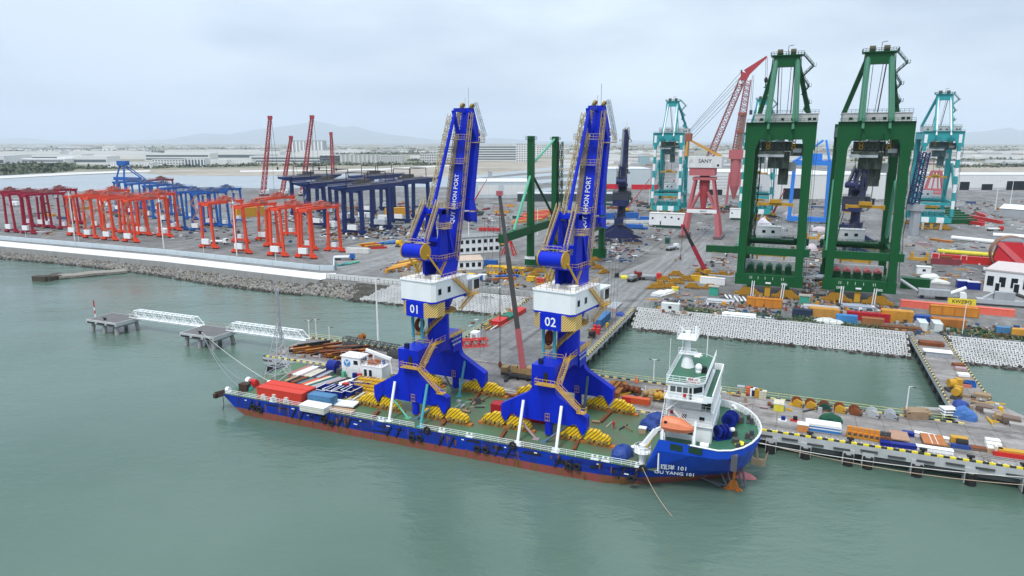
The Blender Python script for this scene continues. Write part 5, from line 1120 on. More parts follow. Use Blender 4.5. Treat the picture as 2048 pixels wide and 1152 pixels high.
    for k in range(5):
        m = B(); x = -8.0 + k * 3.3; m.prism([(x, 10.4), (x + 2.3, 10.4), (x + 2.3, 10.7), (x + 1.15, 11.5), (x, 10.7)], 'xz', 5.0, 10.4); m.build('winch_hood', roof if roof else M, T)
        B().box(x + .05, 5.1, 8.4, x + 2.25, 10.2, 10.4).build('winch_case', M, T)
    sp = B(); sp.box(-6.6, 18, 12.6, 5.4, 19.4, 13.9); sp.box(-1.2, 17.6, 13.9, .8, 19.8, 14.8); sp.box(-5.6, 18.2, 8, -5, 19, 12.6); sp.box(4.2, 18.2, 8, 4.8, 19, 12.6); sp.build('spare_spreader', MUST, T)
    return T
GRNP = paint('dull_green_paint', (.055, .19, .115), .5, .3, (.04, .12, .08))
s1 = sts('tall dark green container crane, left one of the green pair', 'dark green container cranes', PT(2.3, 107.4), GRN, GRNL, None, paint('dark_hood', (.02, .11, .07), .5), (('2306', 5.4),))
s2 = sts('tall dark green container crane with red winch hoods, right one of the green pair', 'dark green container cranes', PT(31.9, 109.2), GRN, GRNL, None, PINK, (('2305', -6.0), ('2305', 6.4)))
t1 = sts('teal container crane with white banded legs behind the red portal crane', 'teal and white container cranes', at(1330, 433), TEAL, TEAL, WHT, TEAL, None, True)
t2 = dup(t1, at(1508, 440), PA, 'teal container crane with white banded legs half hidden behind the green pair')
t3 = dup(t1, at(1862, 459), PA, 'teal container crane with white banded legs right of the green pair')
# --- unfinished green frame
gf = thing('crane_skeleton', 'unfinished green crane frame of tall bare legs behind the blue cranes', 'crane frame', PT(-88.5, 134), PA)
for s in (-1, 1):
    for y in (0, 33):
        B().beam((s * 12.2, y, 5), (s * 12.2, y, 58.4), 2.6, 3.0, 2.6, 2.6).build('leg', GRN, gf)
        m = B(); m.rail([(s * 12.2 - 2, y - 2, 57), (s * 12.2 + 2, y - 2, 57), (s * 12.2 + 2, y + 2, 57), (s * 12.2 - 2, y + 2, 57), (s * 12.2 - 2, y - 2, 57)], r=.07, sp=1.2); m.box(s * 12.2 - 2, y - 2, 56.8, s * 12.2 + 2, y + 2, 57); m.build('top_platform', GRN, gf)
    m = B(); m.beam((s * 12.2, -34 if s < 0 else -6, 17.2), (s * 12.2, 33, 17.2), 2.2, 3.6); m.rail([(s * 12.2 - 1.0, -30 if s < 0 else -6, 19), (s * 12.2 - 1.0, 33, 19)], r=.07, sp=1.8); m.build('side_beam', GRN, gf)
    B().tube((s * 12.2, -20 if s < 0 else -8, 19), (s * 12.2, 0, 42), .6, n=10).build('brace', GRNL, gf); B().tube((s * 12.2, 31.5, 20), (s * 12.2, 1, 42), .6, n=10).build('brace', GRN, gf)
    B().tube((s * 12.2, 1, 46), (s * 12.2, 31.5, 57), .55, n=10).build('brace', GRNL, gf)
for y in (0, 33):
    B().box(-14.5, y - 1.2, .8, 14.5, y + 1.2, 5).build('sill_beam', GRN, gf); B().box(-14.5, y - 1.24, 3.6, -9.5, y - 1.2, 5).build('white_patch', WTXT, gf)
m = B(); m.lattice((-9.6, 33, 5), (-9.6, 33, 56), 2.2, 2.2, 20, .1)
for k in range(10): m.stair((-9.2, 31.6 if k % 2 else 34, 5 + k * 5), (-9.2, 34 if k % 2 else 31.6, 10 + k * 5), .9, .07, .7)
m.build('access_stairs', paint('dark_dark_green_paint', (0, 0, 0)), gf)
# --- other portal cranes of the ship cranes' pattern, with their own paint
def recolour(root, mp, kill=()):
    for c in list(root.children):
        if c.name.split('.')[0] in kill:
            for g in list(c.children): bpy.data.objects.remove(g)
            bpy.data.objects.remove(c); continue
        if c.type == 'MESH':
            me = c.data.copy(); c.data = me
            for i, mt in enumerate(me.materials):
                if mt and mt.name in mp: me.materials[i] = mp[mt.name]
        recolour(c, mp, kill)
KL = ('number', 'boom_text', 'emblem_text', 'sign_text', 'emblem_ring', 'skid_beam', 'shipping_prop', 'hoist_ropes', 'shipping_strut', 'cable_reel')
IM = {'cobalt_blue_paint': INDG, 'yellow_paint': INDG, 'amber_rail_paint': DGRY, 'white_paint': paint('slate_house', (.045, .05, .07), .6, .3), 'mustard_white_hazard': INDG, 'yellow_black_hazard': INDG, 'mustard_paint': INDG, 'amber_lilac': DGRY, 'amber_grey_ladder': GRYP, 'grey_lilac_walkway': GRYP}
pc = copy_tree(crane1); recolour(pc, IM, KL); pc['label'] = 'dark indigo portal crane left of the teal and red cranes in the yard'; pc['group'] = 'indigo portal cranes'; pc.location = PT(-83, 228); pc.rotation_euler = (0, 0, PA + radians(15))
pd = copy_tree(pc); pd['label'] = 'dark indigo portal crane seen between the two green container cranes'; pd.location = PT(37, 243); pd.rotation_euler = (0, 0, PA + radians(-25))
# --- red portal crane with the amber mast
REDM = paint('red_crane_paint', (.42, .05, .06), .5, .35, (.40, .16, .17), .08)
b0 = at(1403, 474); sc = thing('portal_crane', 'red portal crane with white machinery house and long raised lattice boom', 'crane', b0, PA)
def lp(px, py, y=0.):                     # local x, z of a sight line on this crane's own plane y
    a0, c0 = AB(b0); p0 = at(px, py, 0); p1 = at(px, py, 40); A0, A1 = AB(p0), AB(p1); t = (c0 + y - A0[1]) / (A1[1] - A0[1]); return (A0[0] + (A1[0] - A0[0]) * t - a0, y, 40 * t - Q)
for s in (-1, 1):
    for y in (-1, 1):
        B().beam((s * 10, y * 7, 1.5), (s * 8.2, y * 6, 15), 2.6, 2.6, 2.2, 2.2).build('leg', PINK, sc); B().beam((s * 8.2, y * 6, 15), (s * 5.2, y * 4, 34), 1.3).build('leg', PINK, sc); B().beam((s * 8.2, y * 6, 15), (s * 2.2, y * 2, 27), .9).build('leg_brace', PINK, sc)
    m = B(); m.box(s * 10 - 2.4, -9, .2, s * 10 + 2.4, 9, 1.6); m.build('bogie', paint('grey_bogie', (.16, .12, .12), .6, .4), sc)
B().box(-8.5, -7, 15, 8.5, -5, 17).build('cross_beam', WHT, sc); text('name_text', 'SANY', sc, (1, -7.04, 16), UPX, 1.6, paint('dark_lettering', (.05, .03, .03), .5, 0)); B().box(-8.5, 5, 15, 8.5, 7, 17).build('cross_beam', PINK, sc)
B().box(-6.5, -5, 34, 6.5, 5, 35.6).build('top_platform', PINK, sc)
m = B(); m.tube((0, 0, 17), (0, 0, 29), 1.4, 3.0, n=14); m.tube((0, 0, 29), (0, 0, 36.4), 3.0, n=14); m.tube((0, 0, 14), (0, 0, 17), .9, 1.4, n=10); m.build('slewing_column', REDM, sc)
m = B(); m.tube((2.2, -3.4, 15.2), (2.2, -2.2, 15.2), 1.5, n=14); m.build('counterweight_ball', RUST, sc)
B().box(-8.5, -5.5, 36.6, 6, 5.5, 41.2).build('slewing_deck', PINK, sc)
B().box(-9.5, -6, 41.2, 9.5, 6, 47.6).build('machinery_house', paint('off_white_house', (.72, .72, .70), .5, .3), sc)
text('name_text', 'SANY', sc, (.2, -6.04, 44.9), UPX, 3.0, paint('dark_lettering', (0, 0, 0))); B().beam((-8.6, -6.04, 43.8), (-7.4, -6.04, 46.0), .3, .05).build('emblem', paint('dark_lettering', (0, 0, 0)), sc); B().beam((-6.4, -6.04, 43.8), (-7.4, -6.04, 46.0), .3, .05).build('emblem', paint('dark_lettering', (0, 0, 0)), sc); B().box(7, -6.05, 42, 8.2, -6, 43.2).build('window', GLS, sc)
AMBM = paint('amber_mast_paint', (.60, .30, .07), .55, .35)
tp_ = lp(1377, 270); m = B()
for y in (-3, 3): m.beam((tp_[0] - .6, y, 47.6), (tp_[0], y * .5, tp_[2] - 2), 1.3, 1.3, 1., 1.); m.beam((8.5, y, 47.6), (tp_[0] + 1.2, y * .5, tp_[2] - 3), 1.3, 1.3, 1., 1.)
m.build('mast', AMBM, sc); B().box(tp_[0] - 1.8, -2.4, tp_[2] - 3.5, tp_[0] + 2.0, 2.4, tp_[2] + 1).build('mast_head', paint('rust_red_head', (.36, .12, .08), .7, .5), sc)
bfo, bto = Vector(lp(1418, 318)), Vector(lp(1485, 158)); B().lattice(bfo, bto, 3.6, 3.6, 22, .22, 3.0, 3.0, .32).build('boom', paint('faded_pink_lattice', (.42, .19, .19), .6, .4), sc)
hd = Vector(lp(1492, 146)); jt = Vector(lp(1534, 113)); m = B(); m.beam(hd, jt, 1.6, 4.0, .9, .9); m.beam(Vector(lp(1486, 160)), hd, 2.6, 3.6, 2.2, 4.4); m.build('fly_jib', REDM, sc)
B().beam(bto + Vector((0, 0, -1)), Vector(lp(1482, 168)), 2.8, 2.8).build('boom_head', WHT, sc); B().beam(Vector(lp(1484, 172)), Vector(lp(1483, 140)), .9).build('king_post', DGRY, sc)
m = B()
for (x0, y0, x1, y1) in ((1377, 262, 1484, 142), (1379, 263, 1485, 150), (1381, 266, 1484, 158), (1383, 272, 1478, 172), (1386, 276, 1470, 190)):
    for yy in (-1.2, 1.2): m.tube(lp(x0, y0, yy), lp(x1, y1, yy), .11, n=4)
m.build('pendant_lines', DGRY, sc)
m = B()
for (x0, y0, x1, y1) in ((1532, 116, 1531, 156), (1535, 116, 1534, 156), (1505, 150, 1500, 220), (1508, 150, 1503, 220)): m.tube(lp(x0, y0), lp(x1, y1), .10, n=4)
m.build('hoist_ropes', DGRY, sc); hk = lp(1532, 160); m = B(); m.ell(hk, 1.0, .8, 1.6, 8, 6); m.tube((hk[0], 0, hk[2] - 4), (hk[0], 0, hk[2]), .3, n=6); m.box(hk[0] - 1, -.3, hk[2] - 4.2, hk[0] + 1, .3, hk[2] - 3.7); m.build('hook_block', BLK, sc)
hk = lp(1502, 222); m = B(); m.box(hk[0] - .8, -.6, hk[2] - 2, hk[0] + .8, .6, hk[2] + .5); m.build('hook_block', DGRY, sc)
# --- pink tower crane behind it
b1 = at(1466, 412); pk = thing('tower_crane', 'faded pink lattice tower on a tapered column beside the red portal crane', 'crane', b1, PA)
def hz_(py): return at_up(1466, py, b1).z - Q
for s in (-1, 1):
    for y in (-1, 1): B().beam((s * 6, y * 6, 0), (s * 4.5, y * 4.5, hz_(345)), 1.0).build('leg', PINK, pk)
m = B(); m.tube((0, 0, hz_(398)), (0, 0, hz_(372)), 1.0, 4.0, n=12); m.tube((0, 0, hz_(372)), (0, 0, hz_(318)), 4.0, 4.6, n=12); m.build('column', PINK, pk)
B().box(-6, -5, hz_(318), 6, 5, hz_(300)).build('slewing_deck', PINK, pk)
z0, z1 = hz_(300), hz_(160); B().lattice((0, 0, z0), (5.5, 0, z1), 7.0, 6.0, 26, .28, 4.4, 4.0, .45).build('tower', paint('faded_pink_lattice', (0, 0, 0)), pk)
m = B(); m.tube((.5, 0, z0), (3.0, 0, z0 + (z1 - z0) * .5), 2.2, n=10); m.build('tower_core', paint('pale_tan_core', (.42, .34, .26), .7, .5), pk)
m = B()
for t in (.25, .5): m.cbox(5.5 * t, 0, z0 + (z1 - z0) * t, 7, 6.2, 2.2)
m.build('tower_collar', paint('rust_red_head', (0, 0, 0)), pk)
# --- crawler cranes with red lattice booms, far side of the yard
def crawler(label, bpx, tpx, w=4.2, mat=None):
    b = at(*bpx); top = at_up(*tpx, b); T = thing('crawler_crane', label, 'crane', b, 0, 'red lattice boom crawler cranes'); mat = mat or paint('red_lattice', (.42, .05, .06), .6, .4)
    t = top - b
    m = B(); m.box(-4, -3.4, .2, -1.6, 5, 2.2); m.box(1.6, -3.4, .2, 4, 5, 2.2); m.build('crawler_tracks', DGRY, T); m = B(); m.box(-3, -3, 2.2, 3, 7, 5.6); m.box(-3, 7, 2.2, 3, 9, 6.6); m.build('cab_body', WHT, T)
    B().lattice((0, -1.5, 3.4), t, w, w, 30, .25, w * .6, w * .6, .38).build('boom', mat, T)
    B().cbox(t.x, t.y, t.z - 1, w, w * .7, 3.2).build('boom_head', mat, T)
    m = B(); m.tube(t, (t.x * .5 + 3.0, 6, 6), .14, n=4); m.tube(t + Vector((1.6, -1, 1)), (t.x + 4.5, -1, t.z * .38), .16, n=4); m.tube((0, 8, 5), t, .14, n=4); m.build('ropes', DGRY, T)
    B().ell((t.x + 4.5, -1, t.z * .36), 1.2, 1.2, 1.8, 8, 5).build('hook_block', DGRY, T); return T
crawler('tall red lattice boom crane leftmost of the four behind the gantries', (528, 392), (540, 236)); crawler('short leaning red lattice boom crane second from the left', (566, 392), (582, 276), 3.6); crawler('tall red lattice boom crane leaning right, third of the four', (606, 392), (624, 235)); crawler('short upright red lattice boom crane rightmost of the four', (668, 378), (662, 268), 3.6)
# --- bright blue portal, small blue and red frames
def portal(name, label, b, w, h, mat, apex=0., extra=True):
    T = thing(name, label, 'gantry crane', b, PA)
    for s in (-1, 1):
        B().beam((s * w, 0, 2), (s * w * .94, 0, h), 2.6, 3.2, 2.4, 3.0).build('leg', mat, T); B().beam((s * w, 14, 2), (s * w * .94, 14, h), 2.2).build('leg', mat, T); B().beam((s * w, 0, h - 1.4), (s * w, 14, h - 1.4), 2, 2.4).build('side_beam', mat, T)
    B().box(-w - 1.5, -1.6, 1.2, w + 1.5, 1.6, 4.4).build('sill_beam', mat, T); B().box(-w, -1.4, h - 3, w, 1.4, h).build('top_beam', mat, T); B().box(-w, 12.6, h - 3, w, 15.4, h).build('top_beam', mat, T)
    if apex:
        for s in (-1, 1): B().tube((s * w * .9, 0, h), (w * .55 + s * 1.0, 6, h + apex), .8, n=6).build('apex_leg', mat, T); B().tube((s * w * .9, 14, h), (w * .55 + s, 6, h + apex), .7, n=6).build('apex_leg', mat, T)
        m = B(); m.box(-w * .4, 2, h, w * .5, 10, h + 5); m.rail([(-w, -1, h), (w, -1, h)], r=.1, sp=2); m.build('trolley_house', mat, T)
    return T
portal('portal_gantry', 'bright blue portal frame seen through the left green crane', at(1614, 446), 12.0, 43.0, SKYB, 14)
# small blue A-frame on the far left, red frame on the far right
bq = at(246, 402); q = thing('ship_to_shore_crane', 'small far blue crane apex rising above the blue gantries', 'container crane', bq, PA)
for s in (-1, 1): B().beam((s * 6, 0, 0), (s * 5, 0, 22), 1.6).build('leg', MBLU, q); B().beam((s * 5, 0, 22), (s * 2.4, 4, 36), 1.4).build('apex_leg', MBLU, q); B().beam((s * 2.4, 4, 35), (14 + s * 2, 14, 21), .9).build('brace', MBLU, q)
m = B(); m.box(-7, -2, 20, 26, 2, 23); m.box(-5.5, 2, 34, 6, 7, 38); m.build('top_beam', MBLU, q)
bq = at(1868, 388); q = thing('trestle_gantry', 'pinkish red trestle frame in front of the white halls', 'frame', bq, PA); 
for s in (-1, 1):
    B().beam((s * 9, 0, 0), (s * 4.5, 0, 24), 1.8).build('leg', PINK, q); B().beam((s * 3, 0, 4), (s * 1, 0, 24), 1.4).build('leg', PINK, q); B().beam((s * 9, 9, 0), (s * 4.5, 6, 24), 1.6).build('leg', PINK, q)
m = B(); m.box(-10, -1.5, 3.0, 10, 1.5, 6); m.box(-5.5, -1.2, 23, 5.5, 1.2, 25.5); m.ring((0, 0, 21), 2.4, .7, 'y', 12, 5); m.box(-10, -1, 0, 10, 10, 1.6); m.build('beam', PINK, q)
# leaning lattice boom by the right green crane
bq = at(1826, 470); q = thing('crawler_crane', 'dark indigo lattice boom leaning up behind the right green crane', 'crane', bq, 0); tpp = at_up(1850, 304, bq) - bq; bfp = at_up(1826, 408, bq) - bq
B().lattice(bfp, tpp, 4.5, 4.5, 18, .3, 4, 4, .5).build('boom', INDG, q); m = B(); m.box(-2, -2, 0, 2, 2, bfp.z - 3); m.box(-3.5, -3, bfp.z - 4, 3.5, 5, bfp.z); m.build('body', GRYP, q)
# --- telescopic cranes
def telescopic(label, base, top, split, m1, m2, w=1.3, rz=0., carrier=None, hook=None):
    T = thing('mobile_crane', label, 'mobile crane', base, 0); t = top - base; p0 = Vector((0, 0, 2.6))
    c = B(); c.k = 2; c.cbox(0, -.2, .7, 2.6, 10.5, .7, rz); c.k = 0; f_ = lambda x, y: (x * cos(rz) - y * sin(rz), x * sin(rz) + y * cos(rz)); c.cbox(*f_(.2, .6), 1.5, 2.4, 3.6, 1.2, rz); c.cbox(*f_(0, -2.0), 1.5, 2.6, 1.5, 1.7, rz); c.cbox(*f_(-.7, 1.9), 1.6, .9, 1.5, 1.7, rz); c.cbox(*f_(0, 4.5), .9, 2.5, 1.6, 1.7, rz)
    c.k = 2
    for oy in (-3.6, 3.0): c.cbox(*f_(0, oy), .5, 7.4, .35, .3, rz); c.cbox(*f_(3.6, oy), 0, .7, .7, .6, rz); c.cbox(*f_(-3.6, oy), 0, .7, .7, .6, rz)
    c.k = 1
    for k in range(4):
        for s in (-1, 1): x, y = s * 1.3, -4 + k * 2.5; c.tube((x * cos(rz) - y * sin(rz) - .2, x * sin(rz) + y * cos(rz), .6), (x * cos(rz) - y * sin(rz) + .2, x * sin(rz) + y * cos(rz), .6), .6, n=8)
    c.build('carrier', [carrier or YEL, BLK, DGRY], T); s = p0.lerp(t, split)
    B().beam(p0, s, w, w * 1.15, w * .92, w).build('boom_base', m1, T); B().beam(s, p0.lerp(t, split + (1 - split) * .55), w * .78, w * .85, w * .75, w * .8).build('boom_section', m2, T); B().beam(p0.lerp(t, split + (1 - split) * .55), t, w * .6, w * .65, w * .5, w * .55).build('boom_section', m2, T)
    B().cbox(t.x, t.y, t.z - .4, w, w * .8, 1.1).build('boom_tip', m1, T); B().beam((.8, 1, 1.8), p0.lerp(t, .16), .35).build('lift_ram', DGRY, T)
    if hook is not None:
        h = hook - base; r = B(); r.tube(t, h + Vector((0, 0, 1.5)), .07, n=3); r.tube(t + Vector((.3, 0, 0)), h + Vector((.3, 0, 1.5)), .07, n=3); r.build('hoist_ropes', DGRY, T); B().ell((h.x + .15, h.y, h.z + .8), .5, .4, .9, 8, 5).build('hook_block', RUST, T)
    return T
DOL = paint('dull_boom_grey', (.10, .095, .09), .5, .4); CRD = paint('crimson_boom', (.42, .03, .06), .5, .3)
pbz = at(1046, 757); telescopic('mobile crane on the pier with long crimson and dark grey boom raised', pbz, at_up(999, 388, pbz), .24, PINK, DOL, 1.5, 1.2, paint('dirty_tan', (.40, .27, .12), .7, .6), at(999, 735))
bq = at(1409, 552); telescopic('mobile crane in the yard with crimson and black boom leaning left', bq, at_up(1366, 452, bq), .55, CRD, paint('near_black', (.03, .03, .03), .5), 1.5, .3, MUST, at(1360, 520))
bq = at(947, 410); telescopic('small far crane with thin red boom beyond the blue crane', bq, at_up(973, 360, bq), .5, CRD, PINK, 1.0)
bq = at(1304, 424); telescopic('thin red boom crane between the banded teal legs', bq, at_up(1348, 362, bq), .5, PINK, GALV, 1.0)
bq = at(1545, 434); telescopic('thin red boom crane in front of the bright blue portal', bq, at_up(1568, 382, bq), .5, CRD, PINK, 1.1)
bq = at(1254, 424); telescopic('thin dark red boom crane beside the indigo portal crane', bq, at_up(1298, 360, bq), .5, PINK, paint('rust_red_head', (0, 0, 0)), .9)
ORD = ['first', 'second', 'third', 'fourth', 'fifth', 'sixth', 'seventh', 'eighth', 'ninth', 'tenth', 'eleventh', 'twelfth', 'last']
# ================================================================== CARGO, GEAR AND YARD CLUTTER
def cont_mesh(L_, W_=2.44, H_=2.6):
    m = B(); m.box(-L_ / 2, -W_ / 2 + .06, .12, L_ / 2, W_ / 2 - .06, H_ - .04)
    n = int(L_ / .55)
    for i in range(n):
        x = -L_ / 2 + .2 + (L_ - .4) * (i + .5) / n; m.box(x - .13, -W_ / 2 + .01, .3, x + .13, W_ / 2 - .01, H_ - .2)
    for x in (-L_ / 2, L_ / 2 - .16):
        for y in (-W_ / 2, W_ / 2 - .16): m.box(x, y, 0, x + .16, y + .16, H_)
    for y in (-W_ / 2, W_ / 2 - .12): m.box(-L_ / 2, y, .02, L_ / 2, y + .12, .2); m.box(-L_ / 2, y, H_ - .16, L_ / 2, y + .12, H_)
    for s in (-1, 1): m.box(s * L_ / 2 - .05, -W_ / 2, H_ - .14, s * L_ / 2 + .05, W_ / 2, H_ - .01); m.box(s * (L_ / 2 + .02) - .03, -.04, .2, s * (L_ / 2 + .02) + .03, .04, H_ - .2)
    return m
CM = {}
def container(label, loc, L_, mat, rz=0., group='shipping containers', cat='container', H_=2.6):
    k = (L_, mat.name, H_)
    if k not in CM: CM[k] = cont_mesh(L_, 2.44, H_).mesh('shipping_container', mat)
    return tag(obj('shipping_container', CM[k], None, loc, PA + rz), label, cat, group)
def steel(label, p, q, w, h, mat, name='steel_beam', group=None, z=0., kind='box'):
    p, q = Vector(p), Vector(q); d = q - p; L_ = d.length; m = B()
    if kind == 'I': m.box(0, -w / 2, 0, L_, w / 2, .12 * h); m.box(0, -w / 2, h * .88, L_, w / 2, h); m.box(0, -w * .12, .1 * h, L_, w * .12, h * .9)
    elif kind == 'pipe': m.tube((0, 0, w / 2), (L_, 0, w / 2), w / 2, n=10)
    else:
        m.box(0, -w / 2, 0, L_, w / 2, h)
        for i in range(int(L_ / 3)): m.box(1 + i * 3, -w / 2 - .05, .02, 1.15 + i * 3, w / 2 + .05, h - .02)
        m.box(0, -w / 2 - .12, h, L_, w / 2 + .12, h + .05)
    o = m.build(name, mat, None, loc=p + Vector((0, 0, z)), rz=atan2(d.y, d.x)); return tag(o, label, 'pipe' if kind == 'pipe' else 'beam', group)
def bundle(label, loc, L_, n, r, mat, rz=0., layers=2, name='pipe_bundle', cat='pipes', group=None, gap=2.1):
    T = thing(name, label, cat, loc, PA + rz, group)
    me = B().tube((-L_ / 2, 0, 0), (L_ / 2, 0, 0), r, n=8).mesh('pipe', mat)
    for k in range(layers):
        for i in range(n - k): obj('pipe', me, T, (R.uniform(-.4, .4), (i - (n - k - 1) / 2) * r * gap, r + k * r * 1.8))
    return T
def stack(label, loc, L_, W_, n, h, mat, rz=0., cat='stack', name='steel_stack', group=None, piece='plank', cols=1, jit=.25):
    T = thing(name, label, cat, loc, PA + rz, group); w = W_ / cols
    me = B().box(-L_ / 2, -w / 2 + .04, 0, L_ / 2, w / 2 - .04, h * .86).mesh(piece, mat)
    for k in range(n):
        for c in range(cols): obj(piece, me, T, (R.uniform(-jit, jit), (c - (cols - 1) / 2) * w + R.uniform(-.03, .03), k * h), R.uniform(-.01, .01))
    return T
def boxy(name, label, cat, loc, parts, rz=0., group=None):
    """parts: (part name, material, list of boxes)"""
    T = thing(name, label, cat, loc, PA + rz, group)
    for pn, mt, bs in parts:
        for q in (bs if isinstance(bs[0], (tuple, list)) else [bs]): B().box(*q).build(pn, mt, T)
    return T
def lumpy(name, label, cat, loc, sx, sy, sz, mat, seed=1, rz=0., group=None):
    rr = random.Random(seed); m = B(); nu, nv = 14, 6; ph = [rr.uniform(0, 6) for _ in range(6)]
    P = []
    for j in range(nv + 1):
        t = j / nv
        for i in range(nu):
            a = 2 * pi * i / nu; rad = (1 - t ** 2.2) ** .55 * (1 + .16 * sin(2 * a + ph[0]) + .12 * sin(3 * a + ph[1]) + rr.uniform(-.05, .05))
            c_, s_ = cos(a), sin(a); sq = 1 / max(abs(c_), abs(s_)) ** .5
            P.append((sx * rad * c_ * sq, sy * rad * s_ * sq, sz * t * (1 + .12 * sin(a + ph[2]))))
    F = [(j * nu + i, j * nu + (i + 1) % nu, (j + 1) * nu + (i + 1) % nu, (j + 1) * nu + i) for j in range(nv) for i in range(nu)]; m.add(P, F)
    return tag(m.build(name, mat, None, loc=loc, rz=PA + rz), label, cat, group)
CRED = paint('container_red', (.62, .05, .03), .55, .3, (.45, .06, .04), .3); CBLU = paint('container_blue', (.07, .20, .36), .55, .4, scale=.5); CWHT = paint('container_white', (.70, .70, .67), .55, .4, (.5, .45, .38), .5); CDRED = paint('container_dark_red', (.42, .02, .03), .5, .25)
CORG = paint('container_amber', (.62, .24, .03), .65, .6, (.35, .12, .03), .6); CNAV = paint('container_navy', (.03, .045, .08), .6, .3); CGRN = paint('container_green', (.02, .16, .10), .55, .4)
# --- on the ship
container('long red container at the ship rail, in front of its twin', PT(-91.9, -41.6), 12.19, CRED, 0, 'red containers at the stern', H_=2.75)
container('long red container behind its twin at the ship rail', PT(-91.9, -39.05), 12.19, CRED, 0, 'red containers at the stern', H_=2.75)
container('small steel blue container beside the long red containers', at(646, 811) , 6.06, CBLU)
container('dark red container lying behind the legs of crane 02', PT(-40.0, -30.6), 12.19, CDRED)
PALT = paint('cream_paint', (.62, .58, .45), .6, .4); SAL = paint('salmon_paint', (.60, .20, .15), .6, .4); PNK2 = paint('rose_grey_paint', (.42, .30, .31), .6, .5); DKG = paint('dark_pine_paint', (.02, .08, .06), .5, .4); VIO = paint('dark_violet_paint', (.03, .025, .08), .5, .3); ORS = paint('orange_red_paint', (.62, .10, .03), .5, .3); TANP = paint('tan_paint', (.45, .30, .18), .7, .5); SLT = paint('slate_teal_paint', (.10, .17, .18), .6, .4)
bk = [(SAL, 'salmon red'), (WHT, 'pure white'), (WHT, 'dull white'), (PNK2, 'rose grey'), (PALT, 'cream'), (PALT, 'pale cream'), (VIO, 'dark violet'), (GRYP, 'grey')]
for k, (mt, nm) in enumerate(bk):
    t = k / 7; steel(nm + ' steel girder in the back row, number %s from the stern mast' % ('one', 'two', 'three', 'four', 'five', 'six', 'seven', 'eight')[k], at(578 + 58 * t, 755 + 7 * t), at(622 + 52 * t, 738 + 5 * t), .95, .9, mt, 'steel_girder', 'steel girders on the ship deck')
fr = [(TANP, 'tan'), (BLK, 'black'), (RUST, 'rusty brown'), (BLK, 'sooty black'), (SLT, 'slate teal'), (ORS, 'orange red'), (PALT, 'cream'), (DKG, 'dark pine green'), (GRYP, 'pale grey'), (PNK2, 'rose grey'), (BLK, 'glossy black'), (WHT, 'white')]
for k, (mt, nm) in enumerate(fr):
    t = k / 11; steel(nm + ' steel girder in the front row behind the red containers, %s of twelve' % ('first', 'second', 'third', 'fourth', 'fifth', 'sixth', 'seventh', 'eighth', 'ninth', 'tenth', 'eleventh', 'twelfth')[k], at(572 + 72 * t, 767 + 16 * t), at(607 + 103 * t, 752 + 11 * t), .8, .7, mt, 'steel_girder', 'steel girders on the ship deck')
for k, (x, y) in enumerate(((650, 787), (667, 788), (684, 790), (704, 789), (722, 770), (738, 771))):
    boxy('cargo_cradle', 'deep blue open steel frame with white rim by the cargo, %s' % ('first', 'second', 'third', 'fourth', 'fifth, set back', 'sixth, set back')[k], 'steel frame', at(x, y), [('base', DBLU, (-1.5, -2, 0, 1.5, 2, .25)), ('side_panel', DBLU, [(-1.5, -2, .25, -1.3, 2, 1.5), (1.3, -2, .25, 1.5, 2, 1.5), (-1.3, -2, .25, 1.3, -1.8, 1.5), (-1.3, 1.8, .25, 1.3, 2, 1.5)]), ('rim', WHT, [(-1.52, -2.02, 1.5, -1.36, 2.02, 1.55), (1.36, -2.02, 1.5, 1.52, 2.02, 1.55), (-1.36, -2.02, 1.5, 1.36, -1.86, 1.55)])], R.uniform(-.1, .1), 'blue frames on the ship deck')
boxy('cabinet', 'small red cabinet among the blue frames on deck', 'cabinet', at(692, 780), [('body', RED, (-.7, -.5, 0, .7, .5, 1.7)), ('door', paint('oxide_red', (0, 0, 0)), (-.6, -.54, .1, .6, -.5, 1.6))])
lumpy('tarp_heap', 'white tarpaulin heap behind the blue frames', 'tarpaulin', at(690, 776), 2.4, 1.4, 1.2, CWHT, 4)
for k in range(5):
    T = thing('walkway_section', 'yellow railed walkway section, %s in the pile beside crane 01' % ('lowest', 'second', 'third', 'fourth', 'topmost')[k], 'walkway', at(734, 780, Q) + Vector((.2 * k, .9 * k - 1.6, .42 * k)), PA + .02 * k, 'yellow walkway sections'); m = B(); m.box(-3.6, -.5, 0, 3.6, .5, .08); m.rail([(-3.6, -.5, .05), (3.6, -.5, .05)], h=.5, sp=.7, r=.05); m.rail([(-3.6, .5, .05), (3.6, .5, .05)], h=.5, sp=.7, r=.05); m.build('grating', YEL, T)
for k in range(5): steel('amber box beam lying aslant on deck, %s from the stern' % ('first', 'second', 'third', 'fourth', 'fifth')[k], at(690 + 9 * k, 806 + k), at(722 + 8 * k, 786 + 1.4 * k), .45, .4, (MUST, PALT, MUST, TANP, GRYP)[k], 'box_beam', 'amber box beams on deck')
boxy('crate', 'white painted crate beside the small blue container', 'crate', at(632, 821), [('body', CWHT, (-3.1, -1.4, 0, 3.1, 1.4, 1.3)), ('lid', WHT, (-3.2, -1.5, 1.3, 3.2, 1.5, 1.42)), ('batten', PALT, [(-3.15, -1.46, .3, 3.15, -1.4, .45), (-3.15, -1.46, .8, 3.15, -1.4, .95)])])
boxy('plate_unit', 'white steel plate unit lying on deck past the blue container', 'plate', at(690, 812), [('plate', WHT, (-2.8, -1.6, .5, 2.8, 1.4, .8)), ('skid', RUST, [(-2.6, -1.5, 0, 2.6, -1.2, .5), (-2.6, 1.0, 0, 2.6, 1.3, .5)])], .15)
